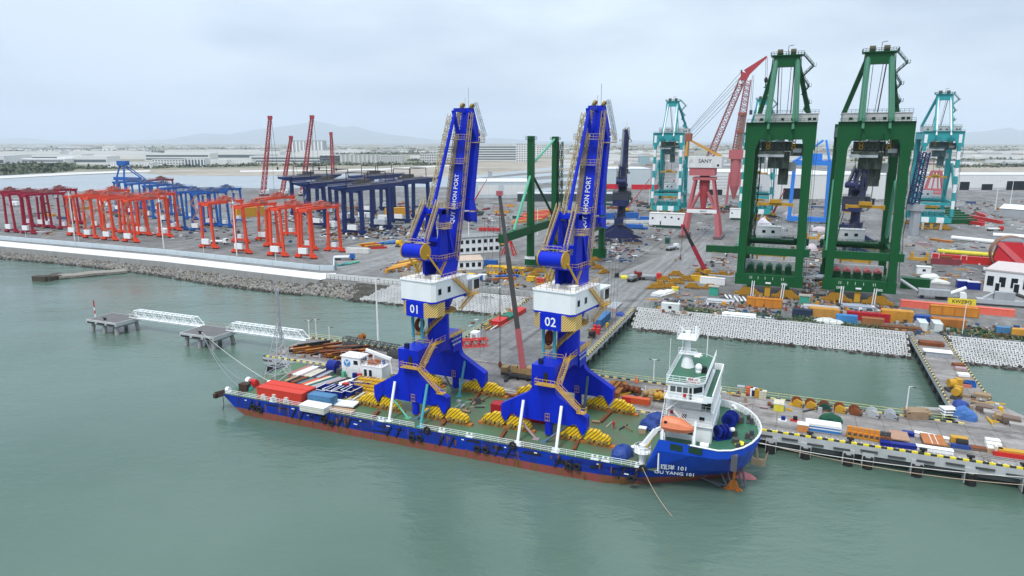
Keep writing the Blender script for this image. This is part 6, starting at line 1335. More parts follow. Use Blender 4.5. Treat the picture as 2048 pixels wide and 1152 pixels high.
boxy('plate_unit', 'tan rusty plate lying at the rail past the white crate', 'plate', at(684, 824), [('plate', TANP, (-3, -1.0, .35, 3, .9, .6)), ('skid', RUST, [(-2.8, -.9, 0, 2.8, -.7, .35)])], .05)
lumpy('tarp_bundle', 'blue tarpaulin bundle tied with rope near the deck crane', 'tarpaulin', at(1243, 913), 1.9, 1.4, 2.3, TARP, 2); lumpy('tarp_bundle', 'dark blue tarpaulin bundle in front of the lifeboat, nearer one', 'tarpaulin', at(1300, 856), 2.1, 1.5, 2.0, TARP, 5); lumpy('tarp_bundle', 'dark blue tarpaulin bundle in front of the lifeboat, farther one', 'tarpaulin', at(1312, 842), 1.8, 1.5, 1.9, TARP, 8)
boxy('crate', 'cardboard brown crate with white lid by the blue tarpaulin', 'crate', at(1285, 865), [('body', paint('cardboard', (.48, .33, .22), .8, .3), (-.7, -.6, 0, .7, .6, 1.0)), ('lid', WHT, (-.75, -.65, 1.0, .75, .65, 1.12))])
T = thing('wrapped_drum', 'grey wrapped drum with white top near the deck crane', 'drum', at(1269, 908), 0); B().tube((0, 0, 0), (0, 0, 1.4), .65, n=14).build('body', paint('silver_wrap', (.22, .25, .23), .4, .6, scale=2), T); B().tube((0, 0, 1.4), (0, 0, 1.5), .7, n=14).build('lid', WHT, T)
lumpy('rope_heap', 'turquoise net and rope heap at the stern', 'rope', at(492, 778), 1.6, 1.2, 1.4, paint('turquoise_rope', (.05, .38, .32), .9, .4, scale=2, streak=False, bump=.6), 3)
T = thing('mooring_winch', 'red mooring winch with white drum at the stern', 'winch', at(508, 772), PA); B().box(-1.0, -.8, 0, 1.0, .8, 1.0).build('base', RED, T); B().tube((-1.8, 0, 1.1), (-.9, 0, 1.1), .9, n=14).build('drum', WHT, T); B().tube((-.6, 0, 1.1), (.9, 0, 1.1), .6, n=12).build('motor', RED, T)
def post(label, top, base, zt, mat, r=.29, g='shipping braces of the blue cranes'):
    m = B(); m.tube(base, at(top[0], top[1], zt), r, n=10); m.cbox(base.x, base.y, base.z - .02, 1.2, 1.2, .12, PA); tag(m.build('bracing_post', mat, None), label, 'brace', g)
TPR = paint('teal_prop', (0, 0, 0)); BST = paint('blue_steel_tube', (.10, .16, .22), .5, .4)
def gz(px, py, b):                       # the point of a sight line on the upright plane of port row b
    p0, p1 = at(px, py, 0), at(px, py, 40); a0, c0 = AB(p0); a1, c1 = AB(p1); t = (b - c0) / (c1 - c0); return p0.lerp(p1, t).z
for lb, (tx, ty), (bx, by), b, mt in (('white slanting brace from crane 01 leg to the ship rail', (790, 763), (778, 842), -38.8, WHT), ('teal slanting brace from crane 01 leg to the ship rail', (855, 768), (841, 853), -38.8, TPR), ('white slanting brace left of two under crane 02', (1047, 800), (1035, 885), -38.2, WHT), ('white slanting brace right of two under crane 02', (1123, 812), (1112, 901), -38.2, WHT), ('teal brace behind crane 01 on the shore side', (930, 722), (918, 792), -21.5, TPR), ('blue grey brace behind crane 02 on the shore side', (1176, 752), (1168, 822), -20.5, BST)):
    post(lb, (tx, ty), at(bx, by), gz(tx, ty, b), mt)
for lb, (tx, ty), (bx, by), mt in (('low green brace leg under crane 01 at the left', (784, 795), (816, 836), GRNL), ('low rust and blue brace under crane 01 at the right', (872, 810), (832, 838), BST), ('low pale brace under crane 02 at the left', (1042, 842), (1072, 878), PNK2), ('low blue brace under crane 02 at the right', (1130, 855), (1088, 884), BST), ('dark brace behind crane 01 towards the pier', (890, 752), (908, 785), paint('dull_steel_tube', (0, 0, 0)))): post(lb, (tx, ty), at(bx, by), 7.2, mt, .24, 'low deck braces')
for k, (x0, y0, x1, y1) in enumerate(((1202, 846), (1220, 828), (845, 842), (858, 828)) and ((1202, 846, 1222, 826), (1148, 902, 1158, 880), (1002, 878, 1012, 862), (745, 838, 758, 824), (885, 852, 897, 836), (950, 800, 966, 780), (1012, 790, 1040, 800))):
    steel('rusty brown stop beam on deck, %s' % ('beside the person in red', 'under the rightmost front bogies of crane 02', 'under the left front bogies of crane 02', 'under the left front bogies of crane 01', 'under the right front bogies of crane 01', 'behind crane 01 near the pier', 'by the pier side rail')[k], at(x0, y0), at(x1, y1), .6, .5, RUST, 'stop_beam', 'rusty stop beams on deck', kind='I')
# a deckhand in red coveralls
def person(label, loc, suit, rz=0.):
    T = thing('person', label, 'person', loc, rz)
    me = bpy.data.meshes.new('body'); V = [(0, 0, .95), (0, 0, 1.2), (0, .01, 1.42), (0, 0, 1.54), (0, -.02, 1.66), (.10, 0, .9), (.12, -.05, .5), (.13, .02, .08), (.14, -.12, .04), (-.10, 0, .9), (-.13, .04, .5), (-.14, .1, .08), (-.14, -.02, .04), (.2, 0, 1.42), (.27, .02, 1.15), (.25, -.12, .92), (-.2, 0, 1.42), (-.28, 0, 1.15), (-.26, -.1, .92)]
    E_ = [(0, 1), (1, 2), (2, 3), (3, 4), (0, 5), (5, 6), (6, 7), (7, 8), (0, 9), (9, 10), (10, 11), (11, 12), (2, 13), (13, 14), (14, 15), (2, 16), (16, 17), (17, 18)]
    me.from_pydata(V, E_, []); me.materials.append(suit); o = obj('body', me, T); md = o.modifiers.new('s', 'SKIN')
    rad = [.15, .15, .17, .06, .10, .1, .075, .06, .05, .1, .075, .06, .05, .075, .055, .04, .075, .055, .04]
    for v, r in zip(me.skin_vertices[0].data, rad): v.radius = (r, r)
    me.skin_vertices[0].data[0].use_root = True; o.modifiers.new('d', 'SUBSURF').levels = 1
    h = B(); h.ell((0, -.02, 1.75), .125, .14, .1, 12, 6); h.build('hard_hat', paint('red_hat', (.65, .03, .03), .4, .1), T); return T
person('person in red coveralls and red hard hat standing on the green deck', at(1227, 858), paint('red_coverall', (.55, .03, .03), .8, .2), 2.4)
person('person in dark clothes standing between the legs of crane 01', at(852, 815), paint('dark_coverall', (.03, .035, .05), .8, .2), 1.)
# --- on the pier
piles = ['far left end', 'left', 'middle left', 'middle', 'middle right', 'right']
k = 0
for i in range(26):
    x = 578 + (i % 13) * 8.6; y0 = 699 + (i // 13) * 9 + (i % 13) * 1.0; mt = (RUST, RUST, paint('sooty_steel', (.05, .045, .045), .7, .5), RSTO, RUST)[R.randrange(5)]
    p = at(x, y0); d = (E1 * .62 + E2 * .78) if i % 4 else (E1 * .8 + E2 * .6); L_ = R.uniform(7, 11); q = p + d * L_
    nm = {RUST.name: 'rusty red-brown', 'sooty_steel': 'sooty black', RSTO.name: 'rusty orange'}[mt.name]
    steel('%s scrap girder, %s row of the berth end pile, %s from the water' % (nm, ('upper', 'lower')[i // 13], ORD[i % 13]), p, q, .8, .7, mt, 'scrap_girder', 'scrap girders on the berth end', .5 * (i % 3), 'I')
T = thing('lattice_boom', 'dark lattice boom lying on the berth behind the deckhouse', 'crane boom', at(690, 688), 0); q = at(800, 706) - at(690, 688); B().lattice((0, 0, 1.2), q + Vector((0, 0, 1.0)), 1.8, 1.8, 16, .09).build('lattice', DGRY, T)
T = thing('cable_reel', 'brown cable reel standing at the root of the dark lattice boom', 'cable reel', at(724, 680), PA); B().tube((0, -.6, .9), (0, .6, .9), .55, n=14).build('core', RUST, T); [B().tube((0, y, .9), (0, y + .12, .9), .95, n=18).build('flange', RSTO, T) for y in (-.9, .75)]
lumpy('scrap_heap', 'black heap of hoses and rubber on the berth behind the deckhouse', 'scrap', at(795, 712), 3.4, 2.0, 1.8, paint('black_rubble', (.05, .05, .05), .9, .5, scale=1.5, streak=False, bump=.8), 6); lumpy('scrap_heap', 'dark heap of scrap at the foot of the lattice boom', 'scrap', at(700, 694), 2.4, 1.6, 1.8, paint('black_rubble', (0, 0, 0)), 9)
LPM = paint('lamp_post_white', (.8, .8, .78), .5, .1)
def lamp(label, px, py, h, heads=2, name='lamp_post', group='lamp posts', base=None):
    T = thing(name, label, 'lamp post', base or at(px, py), PA, group); B().tube((0, 0, 0), (0, 0, h), .14 if h < 12 else .32, .09 if h < 12 else .16, n=8).build('pole', LPM, T)
    for s in ((-1, 1) if heads == 2 else (1,)):
        B().tube((0, 0, h - .1), (s * .9, 0, h + .1), .06, n=4).build('arm', LPM, T); B().box(s * .9 - .3, -.22, h - .1, s * .9 + .3, .22, h + .1).build('lamp_head', DGRY, T)
    return T
lamp('white lamp post by the footbridge landing', 619, 674, 5.0, 2); lamp('white lamp post second from the footbridge landing', 633, 674, 5.4, 2); lamp('short white lamp post third from the footbridge landing', 659, 678, 3.6, 1); lamp('white twin lamp post behind the bridge house', 1307, 762, 5.4, 2); lamp('thin grey lamp post by the timber pile on the berth', 1811, 832, 6.5, 1); lamp('very tall thin white pole on the berth behind the deckhouse', 757, 690, 19.0, 1)
for k, x in enumerate((1205, 1214, 1222)): steel('rusty orange box girder on the berth beside crane 02, %s of three' % ('left', 'middle', 'right')[k], at(1208 + 11 * k, 793 + 1.5 * k), at(1230 + 10 * k, 771 + 1.5 * k), 1.3, 1.2, RSTO, 'box_girder', 'rusty box girders on the berth')
boxy('tool_box', 'red and orange steel box on the berth behind the deck', 'box', at(1272, 806), [('body', ORS, (-3, -.7, 0, 3, .7, 1.3)), ('door', RED, (-3.05, -.75, .05, -1, -.7, 1.25))])
def motor(label, px, py, mt, rz=0., s=1., group='drive units on the berth'):
    T = thing('drive_unit', label, 'machine', at(px, py), PA + rz, group); B().box(-.7 * s, -.5 * s, 0, .7 * s, .5 * s, .35 * s).build('base', DGRY, T); B().tube((-.55 * s, 0, .95 * s), (.35 * s, 0, .95 * s), .5 * s, n=12).build('motor', mt, T); B().box(.25 * s, -.45 * s, .3 * s, .75 * s, .45 * s, 1.5 * s).build('gearbox', mt, T); return T
for k in range(5): motor('amber drive unit on the berth, %s of the row left of the bridge house' % ('first', 'second', 'third', 'fourth', 'fifth')[k], 1292 + 11 * k, 797 + 2 * k, MUST if k > 1 else paint('dirty_tan', (0, 0, 0)), .4, 1.3)
for k in range(4): motor('rusty brown drive unit by the box girders, number %s' % ('one', 'two', 'three', 'four')[k], 1243 + 10 * k, 783 + 2 * k, RUST, .8, 1.1)
for k, (x, mt, nm) in enumerate(((1481, GRYP, 'pale grey'), (1498, ORS, 'orange'), (1507, WHT, 'white and violet'), (1516, MUST, 'amber'), (1525, PALT, 'cream'))): boxy('cabinet', nm + ' cabinet in the row at the berth railing', 'cabinet', at(x, 787 + 2.4 * k), [('body', mt, (-.75, -.6, 0, .75, .6, 1.7)), ('top', WHT if k == 2 else mt, (-.8, -.65, 1.7, .8, .65, 1.8)), ('door', VIO if k == 2 else mt, (-.4, -.64, .1, .4, -.6, 1.5))], 0, 'cabinets at the berth railing')
boxy('crate_stack', 'yellow crate with pale lid standing alone on the berth', 'crate', at(1557, 818), [('body', paint('lemon_paint', (.72, .62, .06), .6, .3), (-1.0, -1.5, 0, 1.0, 1.5, 1.5)), ('lid', PALT, (-1.05, -1.55, 1.5, 1.05, 1.55, 1.65))])
def reel(label, px, py, hm, dm):
    T = thing('crane_wheel_unit', label, 'machine', at(px, py), PA - .25, 'wheel units along the berth railing'); T.scale = (.72, .72, .72); B().tube((0, .1, 1.5), (0, .55, 1.5), 1.5, n=20).build('wheel', dm, T); B().tube((0, -.1, 1.5), (0, .7, 1.5), .5, n=10).build('hub', DGRY, T)
    B().prism([(-.9, .1), (1.9, .1), (2.1, 1.0), (1.4, 1.9), (.1, 2.3), (-.8, 1.6)], 'xz', -.75, .05).build('housing', hm, T); B().tube((1.3, -.4, .8), (2.4, -.4, .8), .4, n=10).build('motor', DGRY, T)
for k, (x, y, mt, nm) in enumerate(((1592, 812, MUST, 'amber'), (1619, 816, MUST, 'dull amber'), (1647, 820, DKG, 'dark green'), (1677, 824, MUST, 'golden amber'), (1707, 829, RUST, 'dark rusty red'), (1742, 834, GALV, 'bare steel'), (1778, 838, GRYP, 'grey steel'))): reel(nm + ' wheel unit in the row along the berth railing, %s from the left' % ('first', 'second', 'third', 'fourth', 'fifth', 'sixth', 'seventh')[k], x, y, mt, RUST if k < 5 else GALV)
stack('stack of weathered timber battens beside the lamp post on the berth', at(1832, 834), 4.2, 3, 6, .28, WOOD, .3, 'timber', 'timber_stack', piece='batten', cols=5, jit=.5)
stack('tangled grey scaffold boards near the pier approach', at(1868, 826), 5.0, 1.6, 4, .25, paint('grey_timber', (.38, .36, .33), .8, .4), .25, 'timber', 'timber_stack', piece='batten', cols=4, jit=.8)
boxy('storage_rack', 'white steel box frame where the approach meets the berth', 'rack', at(1895, 831), [('post', WHT, [(-1.3, -1, 0, -1.1, -.8, 1.7), (1.1, -1, 0, 1.3, -.8, 1.7), (-1.3, .8, 0, -1.1, 1, 1.7), (1.1, .8, 0, 1.3, 1, 1.7)]), ('shelf', WHT, [(-1.4, -1.1, .4, 1.4, 1.1, .6), (-1.4, -1.1, 1.0, 1.4, 1.1, 1.15), (-1.4, -1.1, 1.6, 1.4, 1.1, 1.75)])], .35)
lumpy('tarp_heap', 'bright blue tarpaulin cover over a machine at the approach corner', 'tarpaulin', at(1927, 836), 2.0, 1.7, 2.6, paint('bright_tarp', (.05, .14, .38), .5, .4, (.1, .22, .5), 1.2, streak=False, bump=.5, bscale=2.5), 12); lumpy('tarp_heap', 'blue tarpaulin with black tyre behind the bigger blue cover', 'tarpaulin', at(1921, 812), 1.6, 1.2, 1.4, TARP, 15)
motor('golden drive unit on the approach beside the blue covers', 1905, 782, MUST, .3, 2.0); motor('golden drive unit on the approach, second behind the covers', 1912, 797, MUST, 1.1, 1.8)
for k, (x, y, n) in enumerate(((1957, 806, 2), (1968, 822, 5), (1985, 832, 4), (2004, 840, 5), (2022, 848, 6), (2036, 856, 4), (1962, 793, 3))): stack('stack of brown and grey plates along the approach edge, %s from the land' % ('second', 'third', 'fourth', 'fifth', 'sixth', 'last', 'first')[k], at(x, y), 3.0, 2.2, n, .26, (WOOD, paint('plate_brown', (.20, .14, .11), .8, .5), paint('grey_timber', (0, 0, 0)))[k % 3], -.2, 'plates', 'plate_stack', 'plate stacks at the approach', 'plate', 1)
stack('rust red pipe racks lying on the approach near land', at(1862, 690), 6, 3, 2, .5, RUST, 0, 'rack', 'pipe_rack', piece='rack_bar', cols=5); boxy('rack', 'grey steel rack with white plates on the approach', 'rack', at(1875, 712), [('frame', GRYP, [(-3, -1.4, 0, 3, -1.2, 1.3), (-3, 1.2, 0, 3, 1.4, 1.3), (-3, -1.2, .6, 3, 1.2, .75)]), ('plate', WHT, (-3.4, -1.6, 1.3, 3.2, 1.6, 1.45))])
for k, (x, y, mt, nm) in enumerate(((1921, 741, PNK2, 'rose'), (1926, 753, WHT, 'white'), (1931, 764, WOOD, 'brown'), (1916, 733, RUST, 'rusty'))): boxy('pallet_load', nm + ' pallet load at the right edge of the approach', 'pallet', at(x, y), [('load', mt, (-1.2, -.9, .2, 1.2, .9, .8)), ('pallet', WOOD, (-1.3, -1, 0, 1.3, 1, .2))], .1 * k)
boxy('rack', 'red and violet rack on the approach in front of a blue bin', 'rack', at(1917, 771), [('bar', SAL, [(-2.4, -1, 0, 2.4, -.6, .7), (-2.4, .6, 0, 2.4, 1, .7)]), ('bar', VIO, [(-2.4, -.5, .3, 2.4, -.1, .9), (-2.4, .1, .3, 2.4, .5, .9)])]); boxy('bin', 'small open blue bin at the right edge of the approach', 'bin', at(1940, 772), [('side', MBLU, [(-1, -1, 0, -.9, 1, 1.1), (.9, -1, 0, 1, 1, 1.1), (-.9, -1, 0, .9, -.9, 1.1), (-.9, .9, 0, .9, 1, 1.1)]), ('floor', MBLU, (-.9, -.9, 0, .9, .9, .1))])
lumpy('covered_machine', 'dark green covered machine on the berth', 'machine', at(1663, 842), 2.0, 1.1, 1.7, paint('green_cover', (.015, .09, .05), .6, .3, scale=1, bump=.3), 21)
T = stack('blue and white striped panel stack on the berth', at(1645, 860), 6.4, 2.6, 6, .27, paint('panel_blue', (.05, .20, .50), .5, .2), 0, 'panels', 'panel_stack', piece='panel', jit=.08)
for i, c in enumerate(T.children):
    if i in (2, 4, 5): c.data = c.data.copy(); c.data.materials[0] = WHT
boxy('crate', 'orange crate with white lid at the berth edge', 'crate', at(1605, 861), [('body', paint('crate_orange', (.62, .25, .08), .6, .2), (-1.0, -.8, 0, 1.0, .8, 1.4)), ('lid', WHT, (-1.05, -.85, 1.4, 1.05, .85, 1.55))])
for k, (x, y) in enumerate(((1566, 842), (1590, 842))): boxy('tool_kit', ('blue and white welding kit on the berth', 'small red and black kit on the berth')[k], 'tool', at(x, y), [('base', (WHT, RED)[k], (-.9, -.4, 0, .7, .4, .3)), ('body', (DBLU, BLK)[k], (-.4, -.3, .3, .4, .3, 1.0))])
for k in range(8):
    T = boxy('electric_cabinet', 'rust amber electric cabinet, %s from the left in the berth row of eight' % ('first', 'second', 'third', 'fourth', 'fifth', 'sixth', 'seventh', 'eighth')[k], 'cabinet', at(1698 + 11 * k, 872 + 1.9 * k), [('body', CORG if k < 6 else RUST, (-.48, -.6, 0, .48, .6, 1.2)), ('head', CORG if k < 6 else DGRY, (-.4, -.1, 1.2, .4, .5, 2.0)), ('panel', DGRY, (-.3, -.64, .5, .3, -.6, 1.0)), ('lamp_box', MUST, (-.25, -.66, .1, .25, -.6, .4))], 0, 'rust amber cabinets on the berth')
boxy('deck_hatch', 'pale brown deck panel leaning on blue beams at the berth', 'panel', at(1797, 880), [('panel', paint('pale_brown_plate', (.42, .25, .17), .7, .3), (-1.6, -2.2, .8, 1.6, 2.2, 1.0))]); boxy('deck_hatch', 'orange brown deck panel with white ladder lines on white beams', 'panel', at(1865, 888), [('panel', paint('rust_panel', (.46, .17, .06), .7, .4), (-1.9, -2.4, .8, 1.9, 2.4, 1.05)), ('line', WHT, [(-.5, -2.4, 1.05, -.4, 2.4, 1.07), (.4, -2.4, 1.05, .5, 2.4, 1.07)])])
for k, (x0, y0, x1, y1, mt, nm) in enumerate(((1760, 889, 1832, 898, DBLU, 'blue'), (1804, 869, 1828, 873, DBLU, 'short blue'), (1828, 870, 1898, 884, WHT, 'white'), (1831, 897, 1906, 908, WHT, 'long white'))): steel(nm + ' box beam lying along the berth edge', at(x0, y0), at(x1, y1), 1.1, .7, mt, 'box_beam', 'beams along the berth edge')
T = thing('winch_machine', 'amber winch machine half wrapped in blue plastic on the berth', 'machine', at(1918, 896), PA); B().box(-1.5, -1.2, 0, 1.5, 1.2, .5).build('base', GRYP, T); B().box(-1.4, .1, .5, 1.3, 1.5, 1.9).build('housing', MUST, T); B().tube((-.6, -.2, 1.2), (1.2, -.2, 1.2), .7, n=12).build('drum', BLK, T); B().box(-1.5, -1.3, .4, 1.5, -.5, 1.1).build('wrap', TARP, T)
boxy('steel_tray', 'flat dark brown steel tray on the berth', 'tray', at(1956, 900), [('tray', paint('plate_brown', (0, 0, 0)), (-1.3, -.7, 0, 1.3, .7, .5)), ('rim', RUST, (-1.35, -.75, .5, 1.35, .75, .58))])
for k in range(3): boxy('carton', 'white carton with pale wooden end, %s of three at the right of the berth' % ('nearest', 'middle', 'farthest')[k], 'carton', at(1988 - 2 * k, 905 - 8 * k), [('body', WHT, (-1.2, -.6, 0, 1.2, .6, 1.1)), ('end', TANP, (-1.2, -.65, 0, 1.2, -.6, .9))])
boxy('storage_rack', 'red steel rack loaded with amber parts at the right picture edge', 'rack', at(2028, 912), [('bar', RED, [(-3.4, -1.2, 0, 3.4, -.8, .8), (-3.4, .8, 0, 3.4, 1.2, .8), (-3.4, -.8, .3, 3.4, .8, .5)]), ('load', MUST, (-2.6, -.7, .5, 1.8, .7, 1.1)), ('load', PALT, (-3.2, -.6, .5, -2.7, .6, 1.5))])
for k, x in enumerate((1345, 1400, 1480, 1620, 1700, 1836, 1920, 2010)):
    T = thing('bollard', 'black mooring bollard on the berth edge, %s' % ('behind the bridge house, farthest left' if k == 0 else 'behind the bridge house' if k == 1 else 'at the bow side' if k == 2 else ('fourth', 'fifth', 'sixth', 'seventh', 'eighth')[k - 3]), 'bollard', PT(AB(at(x, 880))[0], -17.3), PA, 'bollards on the berth'); B().tube((0, 0, 0), (0, 0, .6), .28, n=8).build('stem', BLK, T); B().box(-.6, -.3, .5, .6, .3, .8).build('head', BLK, T)
container('dark blue container on the pier beside crane 02', at(1204, 647), 12.19, paint('container_teal_blue', (.05, .16, .34), .55, .4), pi / 2)
for k, (x, y, mt, nm) in enumerate(((1000, 646, RED, 'red'), (1018, 637, CGRN, 'green'), (1036, 627, RED, 'bright red'))): boxy('flat_rack', nm + ' flat box at the left edge of the pier', 'box', at(x, y), [('body', mt, (-1.6, -3.4, 0, 1.6, 3.4, 1.3)), ('rim', mt, (-1.7, -3.5, 1.3, 1.7, 3.5, 1.4))], 0, 'boxes on the pier edge')
boxy('generator', 'white generator box on the left edge of the pier', 'generator', at(951, 679), [('body', WHT, (-1.1, -1.2, .3, 1.1, 1.2, 2.4)), ('skid', DGRY, (-1.2, -1.3, 0, 1.2, 1.3, .3)), ('grille', GRYP, (-.6, -1.24, .8, .6, -1.2, 1.8))])
T = thing('lattice_section', 'bright red lattice section lying by the blue crane 01', 'lattice', at(926, 694), PA + .6); B().lattice((0, 0, 1), (7, 0, 1), 2, 2, 6, .12).build('lattice', RED, T)
for k in range(4): steel('dark red pipe lying along the left pier edge, %s' % ('nearest', 'second', 'third', 'farthest')[k], at(972 + 9 * k, 662 - 2 * k), at(1000 + 9 * k, 645 - 2 * k), .35, .35, (RUST, WHT, RUST, SAL)[k], 'pipe', 'pipes on the pier edge', kind='pipe')
for k in range(2): T = thing('gas_bottle_rack', ('red drum stack by the right pier rail, lower', 'red drum stack by the right pier rail, upper')[k], 'drums', at(1192 + 2 * k, 668 - 7 * k), PA); [B().tube((dx, 0, 0), (dx, 0, 1.7), .55, n=10).build('drum', RED if dx else WHT, T) for dx in (-.7, .6)]
motor('dark machine by the right pier rail', 1183, 676, BLK, 0, 1.4); lumpy('tarp_bundle', 'small blue tarpaulin bundle at the land end of the pier', 'tarpaulin', at(1242, 631), 1.8, 1.3, 1.2, TARP, 33)
bundle('silver pipes lying at the land end of the pier', at(1229, 613), 9, 4, .4, GALV, pi / 2, 1)
boxy('signboard', 'blue and white notice board on the berth railing', 'sign', PT(-36.5, .4), [('board', VIO, (-1.2, -.06, 1.3, 1.2, .06, 2.9)), ('line', WTXT, [(-.9, -.08, 2.3, .9, -.06, 2.5), (-.9, -.08, 1.8, .4, -.06, 1.95)]), ('post', GRYP, [(-1, -.04, 0, -.9, .04, 1.3), (.9, -.04, 0, 1, .04, 1.3)])])
T = thing('road_cone', 'orange cone by the railing left of the twin lamp post', 'cone', PT(-22.4, -.3), 0); B().tube((0, 0, .05), (0, 0, 1.5), .55, .1, n=10).build('cone', paint('cone_orange', (.85, .2, .07), .5, .1), T)
# fence and white hoarding on the shore behind the armour slope
T = thing('hoarding', 'white site hoarding and post fence above the armour slope', 'fence', (0, 0, 0))
for i in range(26):
    a = -168 + i * 3.6; p = PT(a, 75.4); B().box(-1.75, -.06, .1, 1.75, .06, 2.3).build('hoarding_panel', CONW if i < 14 else paint('drab_panel', (.42, .43, .42), .8, .3), T, loc=p, rz=PA)
for i in range(46): p = PT(-168 + i * 2.0, 73.4); B().box(-.05, -.05, 0, .05, .05, 2.0).build('fence_post', DGRY, T, loc=p, rz=PA)
m = B(); m.tube(PT(-168, 73.4, Q + 1.9), PT(-78, 73.4, Q + 1.9), .04, n=3); m.tube(PT(-168, 73.4, Q + 1.1), PT(-78, 73.4, Q + 1.1), .04, n=3); m.build('fence_wire', DGRY, T)
T = thing('mesh_fence', 'green mesh fence along the shore between pier and approach', 'fence', (0, 0, 0)); FG = paint('fence_green', (.03, .16, .10), .6, .3)
for i in range(42): B().box(-.05, -.05, 0, .05, .05, 2.0).build('fence_post', FG, T, loc=PT(-36 + i * 2.0, 74.2), rz=PA)
m = B()
for z in (.3, .9, 1.5, 2.0): m.tube(PT(-36, 74.2, Q + z), PT(46, 74.2, Q + z), .03, n=3); m.tube(PT(54, 75.0, Q + z), PT(100, 75, Q + z), .03, n=3)
m.build('fence_wire', FG, T)
for i in range(23): B().box(-.05, -.05, 0, .05, .05, 2.0).build('fence_post', FG, T, loc=PT(54 + i * 2.0, 75), rz=PA)
# --- tall lamp masts along the promenade
for k, (bx, by, tx, ty) in enumerate(((150, 481, 138, 385), (328, 497, 319, 397), (474, 511, 467, 400))):
    b = at(bx, by); h = at_up(tx, ty, b).z - Q; T = lamp('tall white lamp mast on the promenade wall, %s' % ('leftmost of three', 'middle of three', 'rightmost, by the vermilion cranes')[k], 0, 0, h, 2, 'lamp_mast', 'lamp masts of the promenade', b)
    B().tube((0, 0, h - 1.6), (0, 0, h - 1.3), 1.5, n=12).build('ring', LPM, T)
    for i in range(6): B().cbox(1.5 * cos(i), 1.5 * sin(i), h - 1.5, .6, .6, .6, i).build('floodlight', GRYP, T)
for k, (x, y) in enumerate(((52, 474), (158, 484), (408, 509), (552, 522))): lamp('short white lamp post on the promenade wall, %s from the left' % ('first', 'second', 'third', 'fourth')[k], x, y, 4.0, 1, group='short lamp posts of the promenade')
for k, (x, y, bx) in enumerate(((938, 505, 938), (1298, 415, 1298), (1075, 470, 1075), (1990, 420, 1990), (2020, 410, 2020))): lamp('slim white lamp pole in the yard, %s' % ('beside crane 01 boom', 'by the banded teal legs', 'by the green frame', 'in front of the right halls', 'farthest right')[k], x, y, 24 if k in (0, 3, 4) else 16, 2, group='slim yard lamp poles')
# --- buildings in the yard
def hall(label, p, q, h, depth, wall, roof, bands=(), doors=(), name='hall', group=None, gable=0., fins=0, wins=(), cat='building'):
    p, q = Vector(p), Vector(q); d = q - p; L_ = d.length; T = thing(name, label, cat, p, atan2(d.y, d.x), group)
    B().box(0, 0, 0, L_, depth, h).build('wall', wall, T); m = B()
    if gable: m.prism([(-.4, h), (depth + .4, h), (depth / 2, h + gable)], 'yz', -.4, L_ + .4)
    else: m.box(-.3, -.3, h, L_ + .3, depth + .3, h + .5)
    m.build('roof', roof, T)
    for (z0, z1, x0, x1, mt) in bands: B().box(L_ * x0, -.15, h * z0, L_ * x1, 0, h * z1).build('window_band', mt, T)
    for (x0, x1, z1) in doors: f = B().box(L_ * x0 - .3, -.25, 0, L_ * x1 + .3, 0, h * z1 + .3).build('door_frame', wall, T); B().box(L_ * x0, -.35, 0, L_ * x1, -.25, h * z1).build('door', GLS, f)
    for i in range(fins): B().box(L_ * (i + .25) / fins, -.8, h * .08, L_ * (i + .6) / fins, -.1, h * .93).build('fin', WHT, T)
    for (nx, nz, mt) in wins:
        me = B().box(0, -.12, 0, L_ / nx * .55, 0, h / nz * .45).mesh('window', mt)
        for i in range(nx):
            for j in range(nz): obj('window', me, T, (L_ * (i + .22) / nx, 0, h * (j + .3) / nz))
    return T
HW = paint('hall_white', (.72, .72, .70), .7, .2); HB = paint('hall_pale_blue', (.52, .58, .60), .7, .2); HG = paint('hall_grey', (.40, .42, .43), .7, .2); RG = paint('roof_grey', (.50, .51, .52), .7, .2); RW = paint('roof_white', (.66, .67, .67), .7, .15); WB = paint('window_band_grey', (.13, .16, .18), .3, .2); TANR = paint('tan_roof', (.55, .42, .33), .8, .3)
hall('white cottage office with tan roof beside crane 01', at(905, 541), at(965, 538), 4.2, 12, WHT, TANR, wins=((5, 1, GLS),), name='site_office', gable=1.4)
hall('white two storey site building behind the tan roofed office', at(905, 510), at(1000, 503), 8.0, 14, WHT, paint('dark_flat_roof', (.26, .27, .27), .8, .3), wins=((8, 2, GLS),), name='site_office')
hall('white warehouse at the right picture edge with grey doors', at(1966, 582), at(2140, 604), 8.2, 24, WHT, paint('pinkish_roof', (.60, .52, .50), .8, .2), doors=((.14, .19, .45), (.36, .42, .5)), wins=((7, 1, GLS),), name='warehouse')
hall('long grey shed with white roof edge behind the red drum, right', at(1985, 487), at(2130, 497), 4.5, 10, GRYP, WHT, name='shed')
hall('white angular shed with grey wall at the far right of the yard', at(1998, 432), at(2100, 440), 6, 14, HG, WHT, name='shed', gable=3)
